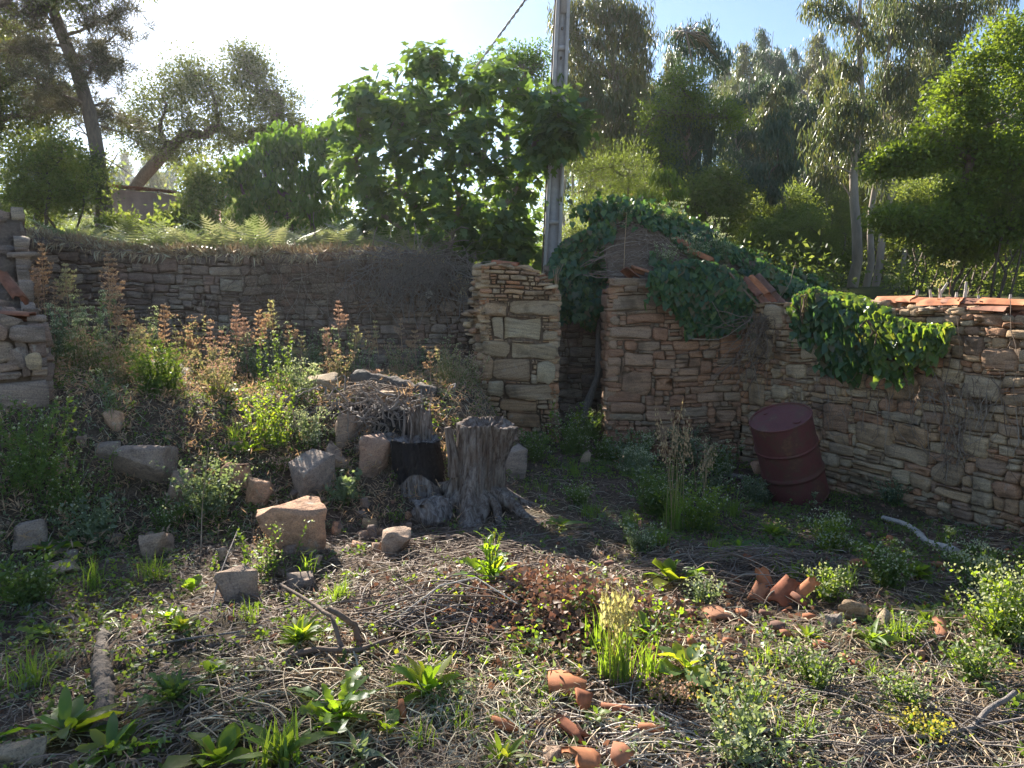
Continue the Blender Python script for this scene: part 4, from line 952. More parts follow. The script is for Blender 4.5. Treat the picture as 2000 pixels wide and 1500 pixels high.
MT['charred'] = woodmat('charred_stump_wood', (.13, .11, .10), (.30, .27, .25), True)
def stump_mesh(base, h, prof_, seed, lean=(0, 0), n=96, rows=44, top=None, ridge=.05, char=None, squash=1.0):
    V = []; A = []; th = np.arange(n) / n * 2 * math.pi
    for i in range(rows):
        k = i / (rows - 1); r = np.interp(k, [q[0] for q in prof_], [q[1] for q in prof_])
        tw = th + k * .35
        lobes = .62 * vn(1.6 * np.cos(tw) + 9, 1.6 * np.sin(tw) + k * 1.6, seed) + .20 * vn(3.2 * np.cos(tw) + 5, 3.2 * np.sin(tw) + k * 2.6, seed + 1) + .07 * vn(9 * np.cos(tw), 9 * np.sin(tw) + k * 6, seed + 2)
        flare = (1 - k) ** 3
        rr = r * (1 + lobes * (.34 + .75 * flare) * 1.0) + ridge * .22 * vn(34 * np.cos(tw), 34 * np.sin(tw) + k * 9, seed + 4) + ridge * .35 * vn(7 * np.cos(tw) + 3, 7 * np.sin(tw) + k * 5, seed + 6)
        rr = rr - .020 * np.exp(-(vn(5 * np.cos(tw + .2 * np.sin(6 * k)), 5 * np.sin(tw) + k * 1.0, seed + 5) / .09) ** 2) - .012 * np.exp(-(vn(11 * np.cos(tw), 11 * np.sin(tw) + k * 2.5, seed + 7) / .10) ** 2)
        ztop = h * (1 + (top(th) if top is not None else 0)); z = k * ztop
        V.append(np.stack([base[0] + rr * np.cos(th) + lean[0] * k, base[1] + rr * np.sin(th) * squash + lean[1] * k, base[2] + z - .06 * (1 - k)], -1)); A.append(np.full(n, 0.) if char is None else char(k, th))
    # hollowed top
    last = V[-1]; c = last.mean(0)
    for q, dz in ((.88, -.015), (.6, -.05), (.25, -.06)):
        V.append(c + (last - c) * np.array([q, q, .35]) * 1.0 + np.array([0, 0, 1.0]) * (dz + .015 * vn(9 * np.cos(th) * q, 9 * np.sin(th) * q, seed)[:, None])); A.append(A[-1] * 0)
    V.append(c[None] + np.array([[0, 0, -.06]])); rows2 = rows + 3; A.append(np.zeros(1))
    Vc = np.concatenate(V); F = []
    for i in range(rows2 - 1):
        for k in range(n): F.append((i * n + k, i * n + (k + 1) % n, (i + 1) * n + (k + 1) % n, (i + 1) * n + k))
    m = M(); m.add(Vc, F, np.concatenate(A))
    m.add(np.vstack([Vc[(rows2 - 1) * n:rows2 * n], Vc[-1:]]), [(k, (k + 1) % n, n) for k in range(n)], 0.0)
    return m
b = G(925, 1000)
t = thing('tree_stump', 'tall grey weathered tree stump with flaring roots and furrowed sides', 'stump', b)
m = stump_mesh(b + np.array([-.03, .12, 0]), .70, [(0, .34), (.10, .27), (.28, .215), (.6, .185), (.85, .20), (1, .225)], 3, lean=(.13, .02), n=220, rows=70, top=lambda th: .07 * vn(1.3 * np.cos(th), 1.3 * np.sin(th), 8) + .012 * vn(14 * np.cos(th), 14 * np.sin(th), 9))
part('stump_body', m, MT['stump'], t, smooth=True)
m = M(); q = b + np.array([-.15, .05, .28]); tube(m, [q, q + np.array([-.01, 0, .15]), q + np.array([-.035, 0, .28]), q + np.array([-.055, 0, .40])], [.06, .05, .038, .026], 9); part('broken_spur', m, MT['stump'], t, smooth=True)
rg = random.Random(4)
for k, (a, L, r0) in enumerate(((-.5, .5, .08), (-2.6, .45, .07), (-1.5, .38, .085), (.2, .5, .07), (-1.0, .42, .05), (2.7, .5, .07))):
    m = M(); d = np.array([math.cos(a), math.sin(a), 0]); pts = []
    for j in range(7):
        s_ = .12 + L * j / 6; x = b[0] + .02 + d[0] * s_ - d[1] * .04 * math.sin(j); y = b[1] + .12 + d[1] * s_ + d[0] * .04 * math.sin(j); pts.append((x, y, Hs(x, y) + .14 * (1 - j / 6) ** 2 - .02 * j / 6))
    tube(m, pts, np.linspace(r0, .015, 7), 9); part('root', m, MT['stump'], t, smooth=True)
b = G(815, 968) 
t = thing('charred_stump', 'squat stump with a coal black burnt face, beside the tall grey stump', 'stump', b + np.array([0, .15, 0]))
m = stump_mesh(b + np.array([0, .18, 0]), .44, [(0, .27), (.2, .225), (.6, .205), (1, .20)], 23, top=lambda th: .04 * vn(1.5 * np.cos(th), 1.5 * np.sin(th), 8), char=lambda k, th: S((k - .22 - .12 * np.sin(3 * th)) / .3) * np.clip(-np.sin(th) * 1.6 + .6, 0, 1), n=140, rows=60)
part('stump_body', m, MT['charred'], t, smooth=True)
m = stump_mesh(b + np.array([-.02, .42, .1]), .56, [(0, .12), (1, .085)], 27, n=40, rows=20, top=lambda th: .10 * vn(5 * np.cos(th), 5 * np.sin(th), 8)); part('split_trunk', m, MT['stump'], t, smooth=True)
rgs = random.Random(31)
for px, py, tp, wd in ((772, 955, 850, .07), (786, 930, 800, .09), (805, 925, 812, .06), (838, 935, 838, .08), (857, 950, 862, .07), (868, 975, 900, .06), (760, 965, 905, .06)):
    Yp = b[1] + .28 + rgs.uniform(-.04, .12); p0 = P(px, py, Yp); p1 = P(px + rgs.uniform(-6, 6), tp, Yp + .05); n_ = 10; m = M(); ks = np.linspace(0, 1, n_)
    pts = p0 + (p1 - p0) * ks[:, None] + np.stack([.012 * np.sin(ks * 9 + px), 0 * ks, 0 * ks], -1); tube(m, pts, wd / 2 * (1 - .75 * ks ** 3) * (1 + .12 * np.sin(ks * 17)), 7, v=0.0, flat=.45); part('splinter', m, MT['stump'], t, smooth=True)
b = G(843, 1030)
t = thing('wood_chunk', 'charred knotty lump of wood lying before the black stump', 'wood', b)
V, F = hull(random.Random(9), (.32, .26, .24), 22, .7); m = M(); m.add(V + b + np.array([0, .1, .09]), F, .2)
def rough(V, F, it, amp, seed, fr=5):
    """subdivide a hull and roughen it"""
    me = bpy.data.meshes.new('tmp'); me.from_pydata(V.tolist(), [], F.tolist()); bm = bmesh.new(); bm.from_mesh(me); bpy.data.meshes.remove(me)
    L = float(np.ptp(V, axis=0).max())
    bmesh.ops.bevel(bm, geom=bm.edges[:], offset=.010 * L, segments=1, affect='EDGES', profile=.6)
    bmesh.ops.triangulate(bm, faces=bm.faces[:])
    for _ in range(it):
        bmesh.ops.subdivide_edges(bm, edges=bm.edges[:], cuts=1); bmesh.ops.triangulate(bm, faces=bm.faces[:])
    bm.normal_update(); co = np.array([v.co[:] for v in bm.verts]); no = np.array([v.normal[:] for v in bm.verts])
    f = fr / L
    d = vn(co[:, 0] * f + co[:, 2] * f * .7, co[:, 1] * f - co[:, 2] * f, seed) + .5 * vn(co[:, 0] * f * 2.7 + co[:, 2] * f * 2, co[:, 1] * f * 2.7 + co[:, 2] * f * 1.3, seed + 1)
    co = co + no * (d * amp * 1.2 * L)[:, None]; F2 = np.array([[v.index for v in f_.verts] for f_ in bm.faces]); bm.free(); return co, F2
V, F = rough(V, F, 2, .05, 3, 8); m = M(); m.add(V + b + np.array([0, .1, .09]), F, .2); part('chunk', m, MT['charred'], t, smooth=True)
def log(name, label, cat, p0, p1, r0, r1, mat, seed, parent=None, sides=16, n=14, bend=.03):
    p0 = np.array(p0); p1 = np.array(p1); t = thing(name, label, cat, (p0 + p1) / 2); m = M(); L = np.linalg.norm(p1 - p0); rg = np.random.default_rng(seed)
    ks = np.linspace(0, 1, n); pts = p0 + (p1 - p0) * ks[:, None] + bend * L * np.stack([np.sin(ks * 5 + seed), np.cos(ks * 4 + seed), .6 * np.sin(ks * 6)], -1) * np.sin(ks * math.pi)[:, None]
    tube(m, pts, np.linspace(r0, r1, n) * (1 + .14 * rg.normal(size=n)), sides)
    V = m.V[0]; V += rg.normal(0, r0 * .05, V.shape); part('wood', m, MT[mat], t, smooth=True); return t, pts
def plank(name, label, cat, p0, p1, wd, th, mat, face=(0, -1, 0), seed=0):
    """weathered board between two points, uneven ends and edges"""
    p0 = np.array(p0, float); p1 = np.array(p1, float); t = thing(name, label, cat, (p0 + p1) / 2); d = nrm(p1 - p0); f = np.array(face, float); f = nrm(f - d * (f @ d)); x = np.cross(d, f); rg = np.random.default_rng(seed)
    n = 12; V = []
    for i in range(n + 1):
        k = i / n; c = p0 + (p1 - p0) * k; e = wd / 2 * (1 + rg.normal(0, .1)) * (1 - .35 * (abs(k - .5) > .45) * rg.random()); e2 = wd / 2 * (1 + rg.normal(0, .1))
        for a, b_ in ((-e, -th / 2), (0, -th / 2 - rg.random() * .004), (e2, -th / 2), (e2, th / 2), (0, th / 2 + rg.random() * .006), (-e, th / 2)): V.append(c + x * a + f * b_ + d * rg.normal(0, .008 * (i in (0, n))))
    F = [(i * 6 + j, i * 6 + (j + 1) % 6, i * 6 + 6 + (j + 1) % 6, i * 6 + 6 + j) for i in range(n) for j in range(6)] + [(5, 4, 1, 0), (4, 3, 2, 1), (n * 6, n * 6 + 1, n * 6 + 4, n * 6 + 5), (n * 6 + 1, n * 6 + 2, n * 6 + 3, n * 6 + 4)]
    m = M(); m.add(V, F, rg.random()); part('board', m, MT[mat], t); return t
a = G(1424, 892); plank('plank', 'grey weathered plank leaning upright on the shed wall left of the drum', 'plank', a, P(1444, 768, a[1] + .28), .055, .025, 'grey_wood', seed=1)
a = gz(1140, 770, 10.0); log('wooden_post', 'crooked bluish grey wooden post standing in the dark doorway', 'post', (a[0], a[1], a[2] - .05), P(1172, 625, 10.35), .055, .035, 'grey_wood', 5, bend=.05)
a = G(1395, 926); c = G(1455, 940); plank('plank', 'short brown board lying on the ground between the oat grass and the drum', 'plank', a + (0, 0, .03), c + (0, 0, .04), .05, .03, 'grey_wood', (0, -.5, 1), 2)
a = G(1725, 1018); c = G(1868, 1088); log('branch', 'pale bare pole lying on the ground along the foot of the yard wall', 'branch', a + (0, 0, .03), c + (0, 0, .04), .022, .032, 'pale_wood', 7, sides=9)
a = P(290, 718, 8.2); c = P(368, 736, 8.2); a[2] = Hs(a[0], a[1]) + .09; c[2] = Hs(c[0], c[1]) + .06
plank('plank', 'sun bleached board lying among the dry stalks on the bank', 'plank', P(290, 712, 7.9), P(370, 733, 7.8), .16, .04, 'pale_wood', (0.2, -.6, 1), 3)
a = P(670, 752, 7.6); c = P(850, 770, 7.5); a[2] = Hs(a[0], a[1]) + .10; c[2] = Hs(c[0], c[1]) + .12
log('log', 'thick brown log lying on the bank behind the stumps', 'log', P(690, 745, 7.6), P(852, 775, 7.4), .12, .10, 'bark_dark', 11)
a = G(198, 1440); c = G(205, 1235); log('log', 'rotting dark log lying end on in the shaded lower left', 'log', a + (0, 0, .01), c + (0, 0, .01), .042, .03, 'bark_dark', 13, sides=22, n=40, bend=.015)
a = P(1592, 642, 8.0); c = P(1662, 630, 7.6); log('driftwood', 'grey splintered timber end poking from the yard wall under ivy', 'wood', P(1592, 643, 7.95), P(1672, 630, 7.75), .035, .02, 'grey_wood', 15)
def at3(px, py, h): g = G(px, py); return g + np.array([0, 0, h])
def stick(name, label, cat, pts, r0, r1, mat='branch', sides=7, parent=None):
    """bent stick through (px, py, height above ground) points"""
    q = np.array([at3(*p) for p in pts]); qs = []
    for i in range(len(q) - 1):
        for k in (0, .34, .67): qs.append(q[i] + (q[i + 1] - q[i]) * k)
    qs.append(q[-1]); qs = np.array(qs); qs[1:-1] += np.random.default_rng(len(qs)).normal(0, r0 * .3, qs[1:-1].shape)
    m = M(); tube(m, qs, np.linspace(r0, r1, len(qs)), sides)
    if parent is not None: return part(name, m, MT[mat], parent, smooth=True)
    t = thing(name, label, cat, q[len(q) // 2]); part('wood', m, MT[mat], t, smooth=True); return t
t = thing('dead_branch', 'brown forked dead branch arching over the dry brush heap', 'branch', G(640, 1290)); 
for nm, pts, r0, r1 in (('limb', [(705, 1262, .02), (692, 1262, .10), (672, 1270, .17), (645, 1262, .18)], .016, .014), ('limb', [(675, 1290, .03), (648, 1262, .14), (610, 1240, .17), (553, 1205, .17)], .012, .008),
                        ('limb', [(550, 1287, .02), (620, 1290, .05), (700, 1290, .05), (770, 1265, .04)], .010, .013), ('limb', [(560, 1295, .02), (585, 1295, .04), (640, 1285, .045)], .013, .012), ('twig', [(562, 1312, .0), (560, 1298, .05), (575, 1290, .06)], .007, .009)):
    stick(nm, None, None, pts, r0, r1, 'branch', parent=t)
for lab, pts, r0, r1, mt in (
    ('long grey stick lying in the lower right litter below the tile mound', [(1340, 1338, .02), (1450, 1372, .03), (1545, 1378, .02), (1640, 1375, .02)], .007, .005, 'grey_wood'),
    ('long thin stick crossing the bottom right straw, nearest to the corner', [(1680, 1460, .02), (1800, 1462, .04), (1920, 1440, .05), (2030, 1420, .04)], .010, .006, 'grey_wood'),
    ('thick pale stick at the right edge of the straw heap', [(1880, 1455, .03), (1925, 1425, .07), (1980, 1395, .09)], .012, .010, 'grey_wood'),
    ('thin pale twig arching over the dry brush heap toward the light leaved plant', [(755, 1230, .02), (860, 1195, .14), (930, 1190, .17), (1010, 1225, .12)], .004, .003, 'pale_wood'),
    ('reddish stick lying level across the brush heap', [(700, 1215, .06), (830, 1200, .10), (960, 1208, .12), (1080, 1222, .06)], .006, .004, 'branch'),
    ('grey stick leaning over the shaded stones in the left foreground', [(410, 1195, .0), (432, 1160, .12), (468, 1110, .25)], .005, .004, 'grey_wood'),
    ('slender dry stem rising beside the stones left of centre', [(392, 1090, .0), (398, 1030, .2), (412, 980, .42)], .005, .003, 'straw'),
    ('long twig lying below the upright broad leaved plant in front of the stumps', [(900, 1160, .02), (985, 1125, .04), (1060, 1110, .03)], .005, .004, 'grey_wood'),
    ('pale stick lying in front of the round leaved plant, bottom centre right', [(1170, 1385, .02), (1260, 1392, .03), (1330, 1425, .02)], .006, .005, 'pale_wood'),
    ('dark stick lying across the shaded ground in the lower left', [(250, 1276, .02), (350, 1262, .03), (470, 1245, .03)], .006, .005, 'grey_wood')):
    stick('stick', lab, 'stick', pts, r0, r1, mt)

# ------------------------------------------------------------------ loose stones
def rock(label, px, py, w_, h_, d_=None, mat='boulder', seed=0, rot=0, tilt=(0, 0), sink=.25, power=.5, n=16, it=2, depth=None, lift=0, name='stone'):
    """stone whose foot shows at (px, py); width and height in pixels"""
    g = G(px, py) if depth is None else P(px, py, depth); s_ = g[1] / FPX; W_, H_ = w_ * s_, h_ * s_; D = (d_ or w_ * .8) * s_
    V, F = hull(random.Random(seed + 500), (W_ * 1.1, D, H_ * (1 + sink + .2)), n, power); V = V @ rotm(tilt[0], tilt[1], rot).T; V, F = rough(V, F, it, .018, seed, 6)
    c = g + np.array([0, D * .35, H_ * .5 - H_ * sink * .5 + lift]); t = thing(name, label, 'stone', (c[0], c[1], g[2])); m = M(); m.add(V + c, F, random.Random(seed).random()); 
    o = obj(name, m.mesh(name, MT[mat], t.location)); o.location = t.location; o['label'] = label; o['category'] = 'stone'; o['kind'] = 'thing'; bpy.data.objects.remove(t); return o
ROCKS = [
    ('large orange brown block of stone, lowest and nearest of the tumbled stones', 560, 1080, 140, 100, 'boulder_orange', 1, .3, .38),
    ('rounded dark boulder with dry orange moss beside the burnt stump', 602, 972, 100, 92, 'boulder', 2, 1.1, .6),
    ('smooth pinkish stone wedged above the large orange block', 505, 985, 66, 60, 'boulder_orange', 3, .4, .7),
    ('pale tan stone tilted on edge, left of the dark boulder', 455, 952, 62, 48, 'boulder_orange', 4, .2, .6),
    ('big flat grey stone slab propped in the shade left of the tumbled stones', 265, 958, 130, 92, 'boulder', 5, .2, .4),
    ('speckled grey stone leaning under the flat slab', 345, 985, 62, 70, 'boulder', 6, 1.5, .5),
    ('wedge shaped brown stone standing alone in the lower left', 455, 1172, 78, 56, 'boulder', 7, .9, .35),
    ('dark angular stone, upper one against the bank left of the burnt stump', 678, 868, 62, 62, 'schist_grey', 8, .5, .4),
    ('brown stone with a pointed foot just left of the burnt stump', 725, 925, 72, 78, 'boulder', 9, .4, .4),
    ('squat brown stone between the dark boulder and the pointed stone', 665, 915, 60, 56, 'boulder', 10, .1, .5),
    ('knobbly grey blue stone right of the tall stump', 1003, 932, 70, 64, 'schist_grey', 11, .6, .6),
    ('thin pale slate lying flat in the dark lower left', 95, 1130, 90, 24, 'schist_pale', 12, .3, .35),
    ('grey rounded stone half sunk at the far lower left', 55, 1080, 70, 60, 'boulder', 13, .3, .6),
    ('flat grey stone under the forked branch end', 582, 1148, 62, 26, 'schist_grey', 14, .3, .5),
    ('small red brown stone in front of the burnt stump', 658, 1045, 28, 28, 'boulder_orange', 15, .3, .6),
    ('small pale lump of stone in the dark debris before the stumps', 722, 1035, 34, 24, 'schist_pale', 16, .3, .6),
    ('straw covered stone before the stumps in shade', 775, 1085, 76, 50, 'boulder', 17, .3, .6),
    ('white limestone piece lit by the sun in the right litter', 1672, 1215, 56, 40, 'schist_pale', 18, .4, .5),
    ('second white stone touching the limestone piece on its right', 1722, 1228, 50, 34, 'schist_pale', 19, .9, .5),
    ('small grey stone left of the white limestone', 1630, 1228, 34, 28, 'boulder', 20, .2, .5),
    ('little tan stone below the upright red tile', 1800, 1290, 22, 20, 'boulder_orange', 21, .2, .6),
    ('pale grey slab cut off by the bottom left corner', 30, 1500, 90, 40, 'schist_pale', 22, .3, .4),
    ('brown clod of stone at the bottom edge right of centre', 1075, 1500, 50, 40, 'boulder', 23, .3, .6),
    ('dark lichen stone in the shade under the leaning slender stem', 300, 1090, 70, 56, 'boulder', 24, .3, .5),
    ('red brown stone on the bank above the flat slab', 215, 840, 44, 46, 'boulder_orange', 25, .3, .5),
    ('low brown rock behind the flat slab, left end of the tumble', 205, 900, 60, 40, 'boulder', 26, .3, .6),
    ('rough pale stone in the ground between stump and doorway', 1142, 910, 26, 30, 'schist_pale', 28, .3, .5),
    ('bluish stone against the foot of the shed wall', 1392, 868, 48, 42, 'schist_grey', 30, .3, .6),
    ('brown stone half hidden by weeds at the left of the drum', 1482, 925, 36, 24, 'boulder_orange', 31, .3, .6),
]
for r_ in ROCKS: rock(r_[0], r_[1], r_[2], r_[3] * .92, r_[4] * .92, mat=r_[5], seed=r_[6], rot=r_[7], power=r_[8] * .9, n=11, sink=.4)
rock('pale flat stone catching sun on the bank behind the burnt stump', 620, 760, 70, 22, mat='schist_pale', seed=33, power=.35, depth=7.3, tilt=(.2, -.15))
rock('tan flat stone on top of the root tangle above the burnt stump', 757, 790, 34, 14, mat='schist_pale', seed=34, power=.4, depth=6.75, lift=.05)
rock('round grey stone in the broken wall end at the left edge', 32, 712, 40, 34, mat='boulder', seed=35, power=.7, depth=5.75)
rock('small whitish stone resting on the large block of the broken wall end', 62, 716, 26, 26, mat='schist_pale', seed=36, power=.6, depth=5.72)
rock('white stone chip set high in the back wall near the dead vines', 838, 580, 14, 12, mat='pale_wood', seed=38, power=.6, depth=10.3)

# ------------------------------------------------------------------ roof tiles and terracotta shards
def tile_mesh(L, r, arc=math.pi * .8, th=.014, ragged=0, seed=0, n=9, segs=4):
    rg = np.random.default_rng(seed); m = M(); a = np.linspace(-arc / 2, arc / 2, n); V = []
    for s_ in (0, 1):
        for i in range(segs + 1):
            y = L * i / segs
            for j, q in enumerate(a):
                yy = y + (ragged * rg.normal() if i in (0, segs) and s_ == 0 else 0)
                if i in (0, segs) and s_ == 1: yy = V[i * n + j][1]
                rr = r * (1 - .12 * i / segs) - th * s_
                V.append((rr * math.sin(q), yy, rr * math.cos(q) - r * math.cos(arc / 2)))
    F = []; o = (segs + 1) * n
    for i in range(segs):
        for j in range(n - 1):
            k = i * n + j; F += [(k, k + 1, k + n + 1, k + n), (o + k + 1, o + k, o + k + n, o + k + n + 1)]
        for j in (0, n - 1): k = i * n + j; F.append((k, k + n, o + k + n, o + k))
    for i in (0, segs):
        for j in range(n - 1): k = i * n + j; F.append((k + 1, k, o + k, o + k + 1))
    m.add(V, F, rg.random()); return m
def flat_shard(w_, l_, th, seed, ridges=0):
    rg = random.Random(seed); n = 6; pts = []
    for k in range(n):
        a = 2 * math.pi * k / n + rg.uniform(-.25, .25); r = rg.uniform(.62, 1.25); pts.append((w_ / 2 * r * math.cos(a) * 1.1, l_ / 2 * r * math.sin(a) * 1.1))
    V = [(x, y, th / 2 + .02 * ridges * abs(math.sin(x * 60))) for x, y in pts] + [(x, y, -th / 2) for x, y in pts] + [(0, 0, th / 2 + .01), (0, 0, -th / 2)]
    F = [(k, (k + 1) % n, 2 * n) for k in range(n)] + [(n + (k + 1) % n, n + k, 2 * n + 1) for k in range(n)] + [(k, n + k, n + (k + 1) % n) for k in range(n)] + [(k, n + (k + 1) % n, (k + 1) % n) for k in range(n)]
    m = M(); m.add(np.array(V), np.array(F), rg.random()); return m
def place(m, mat, rot, loc, name, parent=None, label=None, cat=None, group=None, smooth=False):
    V, F, A = m.arrays(); V = V @ rotm(*rot).T
    o = obj(name, np_mesh(name, V, F, A, MT[mat], smooth), parent, None, (np.asarray(loc) - (np.array(parent.location) if parent else 0)), label, cat, group)
    if cat: o['kind'] = 'thing'
    return o
# tile rows on the shed roof
t = thing('tile_row', 'slanting remnant of roof tiles on a rotten board right of the hanging ivy', 'roof tiles', P(1468, 575, 9.0))
c0 = P(1432, 545, 9.05)
for i in range(3):
    for j in range(2):
        c = c0 + np.array([.11 + .095 * i + .14 * j, -.03 + .05 * i - .04 * j, -.01 + .02 * i - .17 * j])
        place(tile_mesh(.30, .085, seed=i * 3 + j), 'terracotta_old' if i != 1 else 'terracotta', (-.75, .0, -2.35 + .05 * i), c, 'roof_tile', t, smooth=False)
m = M(); V = np.array([P(1424, 532, 8.9), P(1445, 560, 8.88), P(1470, 585, 8.86), P(1484, 600, 8.85)]); tube(m, V, .028, 5, flat=.5); part('batten', m, MT['branch'], t)
# tiles scattered along the pillar top, front wall top
for k, (lab, px, py, Y, rot, L, w_) in enumerate((
    ('broken reddish roof tile lying across the top of the pillar', 1010, 522, 9.2, (.15, .1, 1.35), .32, .09), ('small tile shard on the right shoulder of the pillar', 1062, 545, 9.15, (.3, .4, .8), .16, .08),
    ('red tile shard on top of the shed wall, left of the hanging ivy', 1262, 535, 9.2, (.3, .2, 1.9), .2, .08), ('grey tile fragment leaning on the shed wall top', 1240, 545, 9.15, (.5, .2, 2.4), .22, .08),
    ('orange tile showing through the ivy near the roof peak', 1245, 437, 10.6, (-.45, .1, -2.0), .36, .10), ('orange tile end halfway down the ivied roof', 1312, 468, 10.2, (-.4, .1, -2.1), .3, .09), ('tile fragment under dead vines low on the ivied roof', 1345, 492, 10.0, (-.4, .1, -2.1), .34, .09),
    ('curved red tile lying on the broken wall end at the left edge', 62, 628, 5.95, (.1, .5, 1.9), .34, .11), ('red tile standing behind the curved tile on the left wall end', 38, 590, 6.2, (.9, .3, 1.6), .3, .10))):
    place(tile_mesh(L, w_, seed=40 + k, ragged=.015), 'terracotta_old' if k > 6 or k in (3,) else 'terracotta', rot, P(px, py, Y), 'roof_tile', None, lab, 'roof tile')
# coping of the yard wall, with sawn stubs standing on it
def on_rw(px, py_hint=615, off=.18, lift=0):
    u, z = uvr(px, py_hint); u = float(u) * (1 + 0.0); p = WR0 + WRU * u - WRN * off; return np.array([p[0], p[1], top_rw(u) + lift]), u
for k, (px, L, dz, rz, mt) in enumerate(((1700, .42, .05, 0.0, 'terracotta'), (1745, .42, .04, .05, 'terracotta'), (1790, .42, .05, -.04, 'terracotta'), (1830, .42, .05, .03, 'terracotta_old'), (1865, .42, .06, .1, 'terracotta'), (1905, .42, .06, -.05, 'terracotta'), (1945, .42, .06, .05, 'terracotta'), (1990, .42, .06, .08, 'terracotta'), (1960, .45, .02, .3, 'terracotta_old'), (1880, .42, .03, -.2, 'terracotta_old'))):
    c, u = on_rw(px, lift=dz, off=.10); ang = math.atan2(WRU[1], WRU[0]) - math.pi / 2 + rz
    place(tile_mesh(L, .10, seed=60 + k, ragged=.012, arc=math.pi * .75), mt, (0.03 * (-1) ** k, .12 * (-1) ** k, ang), c - np.array([0, 0, RW.location[2]]) + np.array([0, 0, RW.location[2]]), 'coping_tile', RW)
for k, (px, h_) in enumerate(((1750, .07), (1782, .10), (1795, .15), (1800, .09), (1843, .17), (1876, .07), (1930, .06), (1972, .06), (1826, .05))):
    c, u = on_rw(px, off=.25); m = M(); tube(m, [c + (0, 0, -.05), c + (.01 * (-1) ** k, .0, .07 + h_ * .5), c + (.02 * (-1) ** k + (.06 if k == 2 else 0), .01, .10 + h_)], [.016, .014, .010], 6)
    part('stub', m, MT['pale_wood'], RW, label='pale broken stub standing up from the coping')
